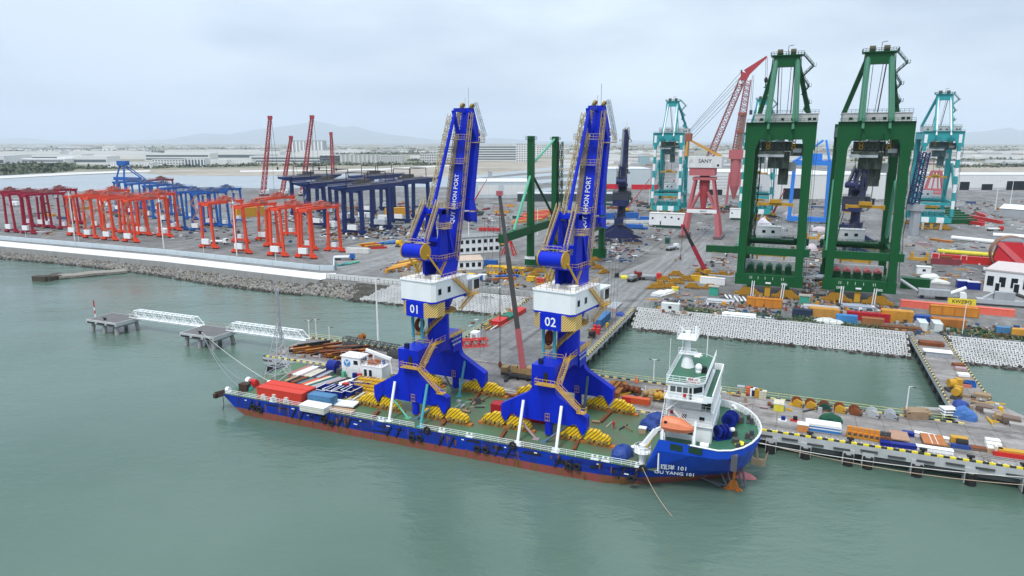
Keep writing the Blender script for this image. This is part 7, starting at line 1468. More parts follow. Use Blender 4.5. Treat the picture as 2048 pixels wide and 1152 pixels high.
# --- yard equipment
BM_ = None
def ybogie(label, px, py, rz=0., s=.9, group='amber crane bogies in the yard'):
    global BM_
    if BM_ is None:
        m = B()
        m.prism([(x, z) for x, z in ((-4.6, .4), (-4.4, 1.3), (-3.0, 1.7), (-1.8, 3.2), (1.6, 3.2), (3.0, 1.7), (4.4, 1.3), (4.6, .4), (3.2, .8), (1.6, .4), (0, .9), (-1.6, .4), (-3.2, .8))], 'xz', -.7, .7); BM_ = [m.mesh('frame', AHAZ)]
        m = B()
        for x in (-3.9, -2.6, -1.2, 1.2, 2.6, 3.9): m.tube((x, -.9, .5), (x, .9, .5), .48, n=8); m.box(x - .4, .7, .4, x + .4, 1.2, 1.2)
        BM_.append(m.mesh('wheels', paint('greasy_amber', (0, 0, 0))))
    T = thing('crane_bogie', label, 'crane bogie', at(px, py), PA + rz, group); T.scale = (s, s, s); obj('frame', BM_[0], T); obj('wheels', BM_[1], T); return T
for k, (x, y, r) in enumerate(((1320, 573, .05), (1342, 577, .05), (1330, 563, .1), (1352, 567, .02), (1372, 562, .1), (1395, 556, -.1), (1385, 577, .0), (1420, 579, .05), (1352, 552, .2), (1425, 556, 0), (1445, 553, .1), (1310, 578, .4))): ybogie('amber striped bogie in the cluster left of the green cranes, %s' % ('front left', 'front second', 'second row left', 'second row middle', 'second row right', 'behind the crane boom foot', 'front middle', 'front right', 'back left', 'back right', 'back far right', 'turned at the left end')[k], x, y, r, .72)
for k, (x, y, r) in enumerate(((1068, 552, .6), (1078, 545, .3), (1182, 531, .2), (1196, 538, .5), (1208, 547, .9), (1190, 522, .1), (1060, 543, 1.0))): ybogie('amber striped crane bogie heaped beside crane 02, %s' % ('lower left', 'left middle', 'right rear', 'right middle', 'right front', 'right top', 'left rear')[k], x, y, r, .62, 'amber bogies beside crane 02')
for k, (x, y, r) in enumerate(((770, 545, .3), (745, 497, .2))): pass
AM = paint('amber_girder', (.62, .30, .04), .6, .5, (.35, .15, .03), .5)
def ST(label, x0, y0, x1, y1, w, h, mt, g=None, kind='box', name='steel_beam'): return steel(label, at(x0, y0), at(x1, y1), w, h, mt, name, g, kind=kind)
ST('long coral red box girder lying in the right yard', 1800, 612, 2028, 633, 2.2, 2.2, paint('coral_girder', (.80, .16, .11), .5, .2), name='box_girder')
ST('long crimson girder lying behind the coral one in the right yard', 1862, 521, 1990, 531, 3.0, 3.4, RED, name='box_girder'); ST('long yellow tube lying on the crimson girder', 1875, 506, 1990, 515, 2.2, 2.0, paint('lemon_paint', (0, 0, 0)), kind='pipe', name='tube')
ST('green box girder standing left of the green crane', 1412, 503, 1470, 506, 3.0, 3.4, GRN, name='box_girder'); ST('dark green long girder right of the second green crane', 1800, 575, 1858, 580, 4.0, 4.2, GRN, name='box_girder')
ST('white tube lying across the right yard', 1903, 479, 1988, 488, 2.4, 2.4, WHT, kind='pipe', name='tube'); ST('grey beam lying on the yard right of the indigo base', 1835, 489, 1862, 492, 3.0, 1.4, PNK2); ST('rusty brown plate girder by the white tube', 1862, 480, 1904, 486, 3.0, 1.0, RSTO)
for k in range(6): ST('dark green lattice chord in the stack behind the banded teal legs, %s' % ('lowest', 'second', 'third', 'fourth', 'fifth', 'farthest')[k], 1822 + 4 * k, 448 - 5 * k, 1950 - 8 * k, 447 - 5 * k, 3.0, 3.2, GRN, 'green girders far right', name='box_girder')
for k, (x0, y0, x1, y1) in enumerate(((1922, 440, 1966, 448), (1940, 436, 2003, 448), (1942, 448, 1966, 452), (1955, 430, 1972, 436))): ST('bright red steel girder piece in the far right yard, %s' % ('left', 'long one', 'short front', 'small back')[k], x0, y0, x1, y1, 2.0, 2.2, RED, 'red girders far right')
ST('blue long girder on trestles behind the indigo portal crane', 1206, 438, 1276, 436, 2.4, 4.2, MBLU, name='box_girder'); ST('pale grey long beam in front of the blue girder', 1205, 446, 1305, 445, 2.0, 1.6, RW)
for k in range(7): ST('orange lattice girder in the stack beyond crane 01, number %s from the front' % ('one', 'two', 'three', 'four', 'five', 'six', 'seven')[k], 1025 + 5 * k, 447 - 3.4 * k, 1085 + 4 * k, 441 - 3.2 * k, 2.4, 1.6, ORG if k % 3 else paint('light_orange', (.75, .28, .08), .5, .3), 'orange girders beyond crane 01')
for k in range(6): ST('%s beam in the yard left of crane 01, %s' % (('amber', 'orange', 'yellow', 'rusty', 'amber', 'grey')[k], ('nearest the wall', 'second', 'third', 'fourth', 'fifth', 'last')[k]), 772 + 7 * k, 546 - 4 * k, 815 + 9 * k, 536 - 4.4 * k, 1.6, 1.5, (AM, CORG, YEL, RUST, AM, GRYP)[k], 'beams left of crane 01')
for k in range(6): ST('%s pipe in the heap on the apron left of crane 01, number %s' % (('blue', 'light blue', 'blue', 'grey', 'blue', 'light blue')[k], ('one', 'two', 'three', 'four', 'five', 'six')[k]), 758 + 12 * k, 490 - .6 * k, 795 + 10 * k, 484 - .4 * k, 1.4, 1.0, (MBLU, CBLU, MBLU, GRYP, CBLU, SKYB)[k], 'blue pipes on the apron', 'pipe', 'pipe')
for k in range(5): ST('%s beam stacked on the apron right of the vermilion cranes, %s' % (('yellow', 'red', 'yellow', 'rusty', 'red')[k], ('first', 'second', 'third', 'fourth', 'fifth')[k]), 718 + 6 * k, 492 + 1.6 * k, 750 + 6 * k, 488 + 2.2 * k, 1.2, 1.1, (YEL, RED, YEL, RUST, RED)[k], 'beams on the apron')
container('long white container on the apron by the last vermilion crane', at(716, 506), 12.19, CWHT, .25)
for k in range(4): ST('turquoise pipe piece in the heap at the seawall corner, %s' % ('left', 'second', 'third', 'right')[k], 676 + 7 * k, 533 - k, 700 + 6 * k, 528 - k, 1.0, .9, (TEAL, SLT, TEAL, GRNL)[k], 'turquoise pipes at the seawall corner', 'pipe', 'pipe')
for k in range(2):
    T = thing('yellow_truss', 'yellow truss frame beside the tan roofed office, %s' % ('left', 'right')[k], 'truss', at(975 + 34 * k, 546 + 3 * k), PA + .2); B().lattice((0, 0, 1.6), (9, 0, 1.6), 3, 3, 5, .2).build('truss', YEL, T)
container('small blue container right of the tan roofed office', at(982, 531), 6.06, MBLU, .1)
for k in range(5): ST('%s girder laid between the blue cranes in the yard, %s' % (('rust', 'blue', 'rust', 'blue', 'brown')[k], ('front', 'second', 'third', 'fourth', 'back')[k]), 985 + 6 * k, 562 - 5 * k, 1032 + 4 * k, 560 - 5.4 * k, 1.4, 1.2, (RSTO, MBLU, RUST, MBLU, RUST)[k], 'girders between the blue cranes')
for k, (x, y, mt, nm) in enumerate(((942, 556, YEL, 'yellow'), (955, 560, MBLU, 'blue'), (965, 558, WHT, 'white'), (1062, 562, YEL, 'bright yellow'), (1082, 566, RED, 'red'))): boxy('skip', nm + ' steel box behind the shore fence', 'box', at(x, y), [('body', mt, (-1.6, -1.2, 0, 1.6, 1.2, 1.8)), ('rim', mt, (-1.7, -1.3, 1.8, 1.7, 1.3, 1.95))], 0, 'boxes behind the shore fence')
T = thing('car', 'silver car parked behind the shore fence', 'car', at(1025, 584), PA); B().prism([(-2.2, .35), (2.2, .35), (2.2, .85), (1.2, .95), (.6, 1.45), (-1.2, 1.45), (-1.9, .95), (-2.2, .9)], 'xz', -.85, .85).build('body', GALV, T); B().prism([(1.05, .98), (.55, 1.4), (-1.1, 1.4), (-1.7, .98)], 'xz', -.87, .87).build('window', GLS, T)
for x in (-1.3, 1.3): B().tube((x, -.88, .35), (x, .88, .35), .35, n=10).build('wheel', BLK, T)
T = thing('truck', 'dark red and grey truck driving on the yard road', 'truck', at(1268, 562), PA + 1.3); B().box(-4, -1.3, 1, 2.2, 1.3, 1.5).build('chassis', DGRY, T); B().box(2.2, -1.3, .9, 4.4, 1.3, 3.2).build('cab', paint('oxide_red', (0, 0, 0)), T); B().box(-3.6, -1.2, 1.5, .4, 1.2, 2.8).build('load', GRYP, T); B().tube((.8, 0, 1.5), (.8, 0, 4.2), .4, n=8).build('mast', CRIM, T); B().box(4.4, -1.1, 2.0, 4.45, 1.1, 3.0).build('windscreen', GLS, T)
for x in (-3, -1.6, 3.2):
    for s in (-1.3, 1.0): B().tube((x, s, .6), (x, s + .3, .6), .6, n=10).build('wheel', BLK, T)
boxy('pallet_load', 'yellow slab load on the yard road', 'load', at(1248, 556), [('load', paint('lemon_paint', (0, 0, 0)), (-1.4, -2.4, 0, 1.4, 2.4, .8))], .3); motor('black machine beside the yellow slabs on the yard road', 1233, 555, BLK, .4, 1.3)
boxy('cabinet', 'grey green cabinet standing alone on the yard road', 'cabinet', at(1335, 487), [('body', SLT, (-1.4, -1.4, 0, 1.4, 1.4, 3.6)), ('door', DKG, (-1, -1.45, .3, 1, -1.4, 3))])
# front row of the right yard
container('white cabin container with a window by the green mesh fence', at(1341, 621), 6.06, paint('cabin_white', (.68, .72, .70), .6, .3), 0, 'shipping containers', 'cabin'); B().box(-.6, -1.26, .9, .5, -1.22, 1.8).build('window', GLS, COL.objects[-1] if False else [o for o in COL.objects if o.name.startswith('shipping_container')][-1])
for k, (x, y) in enumerate(((1427, 590), (1608, 609))):
    boxy('transformer_kiosk', 'green kiosk with flat roof, %s' % ('left of the green cranes', 'between the green cranes')[k], 'kiosk', at(x, y), [('body', paint('kiosk_green', (.08, .40, .28), .5, .2), (-1.6, -1.2, 0, 1.6, 1.2, 3.2)), ('roof', paint('kiosk_roof', (.42, .40, .34), .8, .3), (-1.9, -1.5, 3.2, 1.9, 1.5, 3.5)), ('door', paint('kiosk_door', (.05, .34, .24), .5, .1), [(-1.4, -1.25, .2, -.1, -1.2, 2.8), (.1, -1.25, .2, 1.4, -1.2, 2.8)])], 0, 'green kiosks')
boxy('bin', 'yellow bin in front of the bogie cluster', 'bin', at(1350, 585), [('body', paint('lemon_paint', (0, 0, 0)), (-1.2, -1, 0, 1.2, 1, 2.0)), ('lid', YEL, (-1.3, -1.1, 2, 1.3, 1.1, 2.2))])
def trough(label, x, y, L_):
    T = boxy('steel_skip', label, 'skip', at(x, y), [('body', CORG, (-L_ / 2, -1.3, .15, L_ / 2, 1.3, 3.0)), ('rim', CORG, [(-L_ / 2 - .1, -1.4, 3.0, L_ / 2 + .1, -1.2, 3.15), (-L_ / 2 - .1, 1.2, 3.0, L_ / 2 + .1, 1.4, 3.15)]), ('rib', RSTO, [(-L_ / 2 + L_ * i / 4 - .1, -1.42, .1, -L_ / 2 + L_ * i / 4 + .1, -1.3, 3.0) for i in range(5)])])
trough('long orange steel skip in front of the left green crane', 1528, 614, 11.5); trough('long amber steel skip with yellow board at the right', 1906, 631, 13.5)
boxy('display_board', 'yellow board with black letters standing on the amber skip', 'sign', PT(*AB(at(1920, 629)), Q + 3.2), [('board', paint('lemon_paint', (0, 0, 0)), (-4, -.1, 0, 4, .1, 2.2))])
BT = bpy.data.objects['display_board']; text('board_letters', 'KWZBO', BT, (0, -.13, 1.1), UPX, 1.5, paint('black_lettering', (.02, .02, .02), .5, 0))
container('dark navy container at the shore fence', at(1604, 634), 6.06, CNAV); container('sky blue container at the shore fence', at(1692, 646), 6.06, paint('container_sky', (.06, .24, .52), .55, .3)); container('crimson container behind the sky blue one', at(1735, 641), 12.19, CDRED); container('rusty orange container at the shore fence', at(1744, 652), 6.06, paint('container_rust', (.36, .14, .05), .7, .7, (.2, .1, .05)), 0); container('royal blue container behind the white end boxes', at(1838, 646), 6.06, paint('container_royal', (.02, .08, .34), .55, .3))
for k, x in enumerate((1843, 1872)): container('pale white container standing end-on at the approach, %s one' % ('left', 'right')[k], at(x, 658 + 2 * k), 6.06, paint('container_pale', (.62, .66, .65), .6, .4), pi / 2)
for k, (x, y, n) in enumerate(((1647, 633, 7), (1792, 643, 9), (1895, 655, 7))): stack('stack of amber beams at the shore fence, %s' % ('left', 'middle', 'right')[k], at(x, y), 9, 3.2, n, .42, (paint('amber_plank', (.60, .30, .07), .7, .4), AM, RSTO)[k], 0, 'beam stack', 'beam_stack', 'amber beam stacks', 'beam', 3)
for k, (x, y, L_, n) in enumerate(((1440, 606, 9, 5), (1478, 634, 10, 5), (1640, 618, 11, 4), (1715, 617, 10, 6), (1800, 660, 11, 4), (1320, 590, 7, 6), (1332, 588, 7, 5), (1516, 606, 3, 4))): bundle('bundle of %s pipes in the right yard, %s' % (('silver', 'white', 'silver', 'blue grey', 'rusty', 'white', 'pale', 'short white')[k], ('left of the orange skip', 'behind the shore fence', 'over the navy container', 'in the middle', 'at the approach', 'by the kiosk road', 'beside the first pale bundle', 'upright by the skip')[k]), at(x, y), L_, n, .34, (GALV, WHT, GALV, paint('blue_grey_pipe', (.34, .38, .44), .5, .3), RUST, WHT, WHT, WHT)[k], (0, 0, 0, 0, 0, 1.3, 1.2, 1.3)[k], 2)
for k in range(5): ST('white pipe leaning in the scatter below the left green crane, %s' % ('first', 'second', 'third', 'fourth', 'fifth')[k], 1450 + 9 * k, 592 + k, 1458 + 9 * k, 602 + k, .7, .6, WHT, 'white pipes below the green crane', 'pipe', 'pipe')
for k, (x, y, s) in enumerate(((1655, 645, 1.9), (1668, 647, 1.6), (1642, 644, 1.5), (1860, 556, 2.4), (1880, 566, 2.0))): lumpy('sack_heap', 'white sack heap %s' % ('at the shore fence, middle', 'at the shore fence, right', 'at the shore fence, left', 'in the right yard, large', 'in the right yard, small')[k], 'sacks', at(x, y), s * 1.5, s, s * .8, CWHT, 40 + k, 0, 'white sack heaps')
T = thing('steel_drum', 'huge red drum shell with angular plate inside, right edge of the yard', 'drum shell', at(2018, 541), PA); m = B(); n = 36; Rr, Lh = 7.6, 5.0
for i in range(n):
    a, b = 2 * pi * i / n, 2 * pi * (i + 1) / n
    m.add([(Rr * cos(a), 0, Rr + Rr * sin(a)), (Rr * cos(b), 0, Rr + Rr * sin(b)), (Rr * cos(b), Lh, Rr + Rr * sin(b)), (Rr * cos(a), Lh, Rr + Rr * sin(a))], [(0, 1, 2, 3)]); q = Rr - .3
    m.add([(q * cos(a), -.05, Rr + q * sin(a)), (Rr * cos(a), -.05, Rr + Rr * sin(a)), (Rr * cos(b), -.05, Rr + Rr * sin(b)), (q * cos(b), -.05, Rr + q * sin(b))], [(0, 1, 2, 3)])
m.build('shell', paint('rusty_drum_shell', (.30, .16, .10), .7, .5), T); B().prism([(-4.6, 12.4), (3.8, 12.4), (6.4, 6.0), (7.0, 2.4), (3.4, 1.0), (-3.6, 1.4), (-6.2, 4.6)], 'xz', .6, 4.6).build('plate', paint('bright_red_plate', (.62, .03, .04), .45, .2), T); B().prism([(-6.4, 12.0), (-4.0, 12.6), (6.6, 3.0), (4.6, 1.4)], 'xz', .2, .6).build('plate', paint('rose_red_plate', (.72, .14, .15), .45, .2), T)
for k, (x, y) in enumerate(((1925, 575), (1945, 578))): boxy('steel_bin', 'blue steel bin with white slats in the right yard, %s' % ('left', 'right')[k], 'bin', at(x, y), [('body', DBLU, (-2.2, -1.6, 0, 2.2, 1.6, 2.8)), ('slat', WHT, [(-2.1, -1.5, 2.8, 2.1, -1.1, 3.0), (-2.1, -.3, 2.8, 2.1, .3, 3.0), (-2.1, 1.1, 2.8, 2.1, 1.5, 3.0)])], 0, 'blue bins')
boxy('cabin', 'small white cabin beside the second green crane', 'cabin', at(1846, 547), [('body', WHT, (-2.6, -1.8, 0, 2.6, 1.8, 3.0)), ('roof', CWHT, (-2.8, -2, 3, 2.8, 2, 3.2)), ('window', GLS, (-.6, -1.85, 1.2, .6, -1.8, 2.2))])
boxy('storage_rack', 'maroon long box with pink posts in the right yard', 'rack', at(1892, 529), [('box', paint('maroon_paint', (.25, .05, .06), .6, .3), (-6, -1.2, 0, 6, 1.2, 2.8)), ('post', paint('pale_pink', (.7, .5, .5), .6, .2), [(-6.5, -1.4, 2.8, -6.2, -1.1, 5.4), (-3.6, -1.4, 2.8, -3.3, -1.1, 5.4), (-6.5, -1.4, 5.2, -3.3, -1.1, 5.5), (5.2, -1.4, 2.8, 5.5, -1.1, 5), (7.4, -1.4, 2.8, 7.7, -1.1, 5), (5.2, -1.4, 4.8, 7.7, -1.1, 5.1)]), ('load', RUST, [(-2.6, -1, 2.8, 2, 1, 3.8)])])
T = thing('grey_saddle', 'grey steel saddle frame with two slanting tubes in the right yard', 'steel frame', at(1866, 598), PA)
B().box(-5, -1.5, 1.4, 5, 1.5, 3.6).build('saddle', GRYP, T); [B().box(s * 3.6 - .5, -1, 0, s * 3.6 + .5, 1, 1.4).build('foot', INDG, T) for s in (-1, 1)]; B().tube((-5, 0, 2.5), (-11, 1, 6.2), .55, n=10).build('tube', GALV, T); B().tube((5, 0, 2.5), (10, 2, 4.6), .6, n=10).build('tube', WHT, T)
T = thing('grey_saddle', 'grey steel saddle frame at the right picture edge', 'steel frame', at(2005, 612), PA); B().box(-8, -1.5, .8, 10, 1.5, 2.2).build('saddle', GALV, T); B().box(-3, -1.0, 2.2, 3, 1.0, 5.0).build('saddle_block', GRYP, T); B().tube((-3, 0, 4.6), (-7, 0, 1.5), .5, n=8).build('tube', GALV, T); B().tube((3, 0, 4.6), (10, 1, 2.0), .6, n=8).build('tube', DGRY, T)
T = thing('red_trestle', 'small red trestle stand beyond the tan roofed office', 'stand', at(1018, 510), PA)
for s in (-1, 1):
    for y in (-2, 2): B().beam((s * 3.4, y, 0), (s * 1.0, y * .4, 6.5), .6).build('leg', RED, T)
B().box(-1.4, -1, 6.3, 1.4, 1, 7.2).build('head', RED, T)
T = thing('red_rollers', 'row of red rollers on the far apron', 'rollers', at(980, 462), PA + .25); [B().tube((x, -1.6, 1.2), (x, 1.6, 1.2), 1.2, n=10).build('roller', RED, T) for x in (-6, -3.2, -.4, 2.4, 5.2)]
boxy('crane_house', 'long white machinery house standing on the ground by the teal crane', 'machinery house', at(1334, 455), [('body', WHT, (-11.5, -3, 1.8, 11.5, 3, 9.4)), ('roof', CWHT, (-11.8, -3.2, 9.4, 11.8, 3.2, 9.8)), ('base', DKG, (-9, -2.6, 0, 9, 2.6, 1.8)), ('window', GLS, [(-9.8, -3.05, 5.6, -8.6, -3, 6.8), (-1.6, -3.05, 6.6, -.4, -3, 7.6), (2.6, -3.05, 6.6, 3.8, -3, 7.6), (7.2, -3.05, 5.8, 8.4, -3, 7)]), ('door', BLK, (-4.4, -3.05, 2, -3.6, -3, 4.4))])
boxy('crane_house', 'white machinery house on the ground behind the red portal crane', 'machinery house', at(1482, 440), [('body', WHT, (-8, -3, 1.6, 8, 3, 8)), ('roof', CWHT, (-8.2, -3.2, 8, 8.2, 3.2, 8.4)), ('base', DKG, (-7, -2.6, 0, 7, 2.6, 1.6)), ('window', GLS, [(-6.8, -3.05, 4.6, -5.8, -3, 5.6)])])
lumpy('sheeted_machine', 'tall machine wrapped in white plastic behind the left green crane', 'machine', at(1528, 468), 5, 3, 10, paint('white_plastic', (.68, .66, .72), .5, .4, (.5, .48, .56), .6), 61)
for k, (x, y, w) in enumerate(((1268, 458, 9), (1222, 462, 6), (1292, 442, 7))): boxy('blue_bogie_set', 'bright blue steel bogie set behind the indigo portal crane, %s' % ('right', 'left', 'back')[k], 'steel frame', at(x, y), [('frame', MBLU, (-w / 1.6, -1.4, .8, w / 1.6, 1.4, 3.2)), ('frame', MBLU, (-w, -1, .3, w, 1, 1.6)), ('wheel', BLK, [(-w * .8, -1.1, 0, -w * .6, 1.1, .7), (w * .6, -1.1, 0, w * .8, 1.1, .7)])], 0, 'blue bogie sets')
for k, (x, y) in enumerate(((1575, 432), (1598, 436), (1640, 463), (1655, 480), (1620, 500))): lumpy('wrapped_part', 'machine part wrapped in pale plastic between the green cranes, %s' % ('far left', 'far right', 'middle', 'lower', 'nearest')[k], 'machine', at(x, y), 4, 2.4, 3.4, paint('pinkish_plastic', (.62, .54, .56), .6, .4), 70 + k)
for k, (x, y) in enumerate(((1625, 478), (1722, 525), (1838, 520), (1700, 522))): boxy('lifting_spreader', 'golden lifting frame %s' % ('between the green cranes', 'inside the right green crane', 'by the right leg of the green crane', 'inside the right green crane, left')[k], 'lifting frame', at(x, y), [('base', MUST, (-4, -1, 0, 4, 1, 1.2)), ('upright', MUST, [(-3.8, -.8, 1.2, -2.6, .8, 3.6), (2.6, -.8, 1.2, 3.8, .8, 3.6)])], 0, 'golden lifting frames')
for k, (x, y, L_, mt, nm) in enumerate(((1420, 567, 12, WHT, 'white'), (1436, 560, 8, GRYP, 'grey'), (1402, 561, 6, YEL, 'yellow'))): steel(nm + ' box girder behind the bogie cluster', at(x - 20, y - 1), at(x + 30, y + 3), 2.0, 2.6 if k == 0 else 2.0, mt, 'box_girder', 'girders behind the bogie cluster')
for k, (x, y) in enumerate(((95, 452), (210, 412), (325, 470), (30, 412), (700, 444), (770, 442), (660, 455), (730, 436))): boxy('electric_house', 'white electrical house standing under the gantries, %s' % ('by the crimson cranes', 'far behind the vermilion ones', 'between the vermilion groups', 'at the far left', 'under the nearest navy crane', 'under the right navy crane', 'left of the nearest navy crane', 'farther back under the navy cranes')[k], 'electrical house', at(x, y), [('body', WHT, (-5, -1.6, .6, 5, 1.6, 4.2)), ('base', DGRY, (-5, -1.5, 0, 5, 1.5, .6)), ('door', GRYP, (1, -1.65, .7, 2.2, -1.6, 3))], 0, 'white electrical houses')
ST('orange amber girder stack behind the vermilion cranes', 470, 436, 530, 430, 6, 7, paint('amber_orange_girder', (.75, .36, .03), .5, .2), name='box_girder'); ST('yellow amber girder behind the navy cranes', 772, 432, 812, 430, 5, 6, paint('amber_orange_girder', (0, 0, 0)), name='box_girder')
for k, (x, y) in enumerate(((798, 494), (1000, 492))): motor('small yellow wheeled machine on the apron, %s' % ('left of crane 01', 'right of crane 01')[k], x, y, YEL, .2, 2.6)
# --- loose scrap scattered over the working yard (nobody could count it)
def inpoly(x, y, P):
    c = False
    for i in range(len(P)):
        (x0, y0), (x1, y1) = P[i - 1], P[i]
        if (y0 > y) != (y1 > y) and x < (x1 - x0) * (y - y0) / (y1 - y0) + x0: c = not c
    return c
CLEAR = [[(1064, 621), (1200, 545), (1330, 495), (1385, 462), (1440, 462), (1450, 492), (1405, 530), (1340, 572), (1285, 613)], [(640, 505), (760, 478), (880, 462), (1005, 470), (880, 492), (790, 525), (700, 548), (668, 535)]]
def debris(name, zones, n, mats, s=(.3, 1.6)):
    m = B()
    for i in range(n):
        x0, y0, x1, y1, sk = zones[R.randrange(len(zones))]
        u = R.random(); px = x0 + (x1 - x0) * u; py = y0 + (y1 - y0) * R.random() + sk * u; 
        if name == 'yard_scrap' and R.random() < .985 and any(inpoly(px, py, q) for q in CLEAR): continue
        p = at(px, py); m.k = R.randrange(len(mats)); r = R.random(); a = R.uniform(0, 3.14) if r < .4 else PA + R.choice((0, 1.57)) + R.uniform(-.1, .1)
        f = .8 * (p.length / 300) ** .5
        if r < .45: m.cbox(p.x, p.y, Q + .01, R.uniform(2, 7) * f, R.uniform(.2, .5) * f, R.uniform(.15, .5), a)
        elif r < .85: m.cbox(p.x, p.y, Q + .01, R.uniform(.6, 2.2) * f, R.uniform(.5, 1.6) * f, R.uniform(.3, 1.3), a)
        else: m.tube((p.x, p.y, Q + .3), (p.x + 3 * cos(a) * f, p.y + 3 * sin(a) * f, Q + .3), .28, n=6)
    return stuff(m.build(name, mats))
MBL2 = paint('dull_blue_scrap', (.05, .09, .2), .7, .5); MRD = paint('dull_red_scrap', (.28, .06, .05), .7, .5)
DM = [RUST, GRYP, WHT, DGRY, RSTO, PNK2, MBL2, AM, MRD, CONC, GALV, DKG, DGRY, RUST, GRYP, CONC, DGRY, WOOD, GALV, DGRY]
debris('yard_scrap', [(1300, 585, 1800, 605, 24), (1600, 500, 1660, 600, 6), (1810, 470, 2048, 560, 14), (1790, 640, 2048, 668, 16), (1440, 588, 1800, 612, 28), (1310, 490, 1470, 545, 8), (1310, 600, 1560, 626, 18)], 1300, DM)
debris('yard_scrap', [(1205, 440, 1420, 480, 6), (1480, 430, 1660, 500, 6), (1180, 480, 1300, 520, 10), (940, 420, 1210, 460, 0), (1215, 395, 1500, 432, 0), (1810, 405, 2048, 455, 4)], 950, [GRYP, DGRY, GALV, CONC, RUST, WHT, DGRY, GRYP, MRD, MBL2])
debris('yard_scrap', [(880, 540, 1150, 590, 16), (660, 455, 880, 480, 0), (640, 400, 900, 450, 0), (0, 395, 560, 425, 6), (760, 500, 900, 545, 0), (60, 440, 700, 470, 22), (1500, 395, 2048, 420, 4)], 1400, DM)
debris('gantry_scrap', [(640, 440, 890, 475, 0), (690, 455, 860, 480, 0), (540, 425, 720, 450, 0)], 520, [DGRY, NAVY, DGRY, GRYP, WHT, INDG, RUST])
debris('deck_scrap', [(1240, 775, 1480, 790, 6), (1200, 775, 1320, 800, 6), (1460, 800, 1800, 812, 28), (1930, 790, 2010, 840, 6), (930, 650, 1030, 680, -40), (1180, 655, 1230, 680, -35), (560, 695, 690, 715, 6)], 160, [RUST, WOOD, DGRY, PNK2, GALV, YEL])
debris('ship_deck_scrap', [(650, 770, 760, 800, 18), (900, 795, 1020, 850, 6), (1010, 830, 1260, 850, 20)], 70, [RUST, DGRY, GRYP, WOOD, paint('pale_patch', (.4, .42, .33), .8)], )
# grass and weeds on the shore strip at the right
def leaves(name, spots, mat, n=26, r=.9, s=.35, h=.9):
    m = B()
    for (p, sc_) in spots:
        for i in range(n):
            c = p + Vector((R.gauss(0, r * sc_), R.gauss(0, r * sc_), abs(R.gauss(.3, .35)) * h * sc_)); q = Euler((R.uniform(-1, 1), R.uniform(-1, 1), R.uniform(0, 6))).to_matrix(); k = s * sc_ * R.uniform(.6, 1.4); m.k = R.randrange(len(mat))
            m.add([c + q @ Vector((-k, -k * .5, 0)), c + q @ Vector((k, -k * .5, 0)), c + q @ Vector((k * .7, k * .5, 0)), c + q @ Vector((-k * .7, k * .5, 0))], [(0, 1, 2, 3)])
    return stuff(m.build(name, mat))
LF = [paint('leaf_green', (.06, .11, .035), .8, .4, scale=2), paint('leaf_dark', (.03, .065, .025), .8, .4, scale=2), paint('leaf_dry', (.20, .17, .08), .9, .3)]
leaves('weeds', [(PT(R.uniform(54, 100), R.uniform(76, 84)), R.uniform(.8, 1.6)) for _ in range(90)] + [(PT(R.uniform(-32, 44), R.uniform(75, 79)), R.uniform(.6, 1.1)) for _ in range(110)], LF)
for k, (x, y) in enumerate(((2005, 672), (2036, 676))): boxy('generator', ('blue tank on a rusty frame in the weeds by the shore', 'amber crate by the white sheet at the shore, far right')[k], 'machine', at(x, y), [('tank', (CBLU, AM)[k], (-2, -1, 1, 2, 1, 2.8)), ('frame', RUST, [(-3.4, -1.4, 0, 3.4, -1.1, 1), (-3.4, 1.1, 0, 3.4, 1.4, 1)])])
lamp('white lamp post at the root of the approach', 1924, 670, 9.5, 1)
# ================================================================== FAR COUNTRY
def H2(label, x0, x1, yb, yt, depth, wall=HW, roof=RW, bands=(), doors=(), fins=0, wins=(), name='factory_hall', group=None, y1=None, gable=0.):
    p, q = at(x0, yb), at(x1, yb if y1 is None else y1); hall(label, p, q, at_up(x0, yt, p).z - Q, depth, wall, roof, bands, doors, name, group, gable, fins, wins)
B1 = ((.28, .62, .02, .98, WB),); B2 = ((.15, .38, .02, .98, WB), (.55, .8, .02, .98, WB))
H2('long white roofed hall with dark lines along its wall, right of the red crane', 1390, 1660, 390, 345, 90, HW, RW, [(.30 + .13 * i, .33 + .13 * i, 0, 1, RG) for i in range(5)], ((.05, .2, .25), (.5, .62, .25)))
H2('pale workshop hall with big dark door left of the red portal crane', 1176, 1300, 376, 338, 70, HB, RW, ((.0, .12, 0, 1, RG),), ((.45, .62, .6),))
H2('white workshop hall seen between the green cranes', 1540, 1790, 398, 350, 80, HW, RW, (), ((.1, .3, .45), (.62, .72, .5)))
H2('wide white workshop hall on the far right with three dark doors', 1885, 2160, 380, 350, 60, HW, RW, ((.04, .16, 0, 1, RG),), ((.12, .19, .55), (.28, .36, .4), (.46, .62, .6)))
H2('pale blue hall with square panels beyond crane 01', 950, 1062, 396, 364, 60, HB, RW, ((.2, .8, .06, .42, HW), (.2, .8, .52, .94, HW)))
H2('grey tower box beside the pale blue hall', 976, 984, 372, 343, 8, HG, RG)
H2('dark low shed in front of the halls left of the indigo crane', 1035, 1230, 403, 388, 20, paint('dark_shed', (.05, .07, .08), .7, .3), RG)
BAN = paint('banner_red', (.62, .02, .04), .6, .1)
for k, (x0, x1, y0, y1) in enumerate(((1262, 1326, 366, 374), (1205, 1240, 368, 373))): p, q = at(x0, 396), at(x1, 396); tag(B().beam((0, 0, at_up(x0, y1, p).z - Q), (q.x - p.x, q.y - p.y, at_up(x0, y1, p).z - Q), .6, 5).build('banner', BAN, None, loc=p), 'long red banner board on the far hall, %s' % ('longer one', 'shorter one')[k], 'banner', 'red banners')
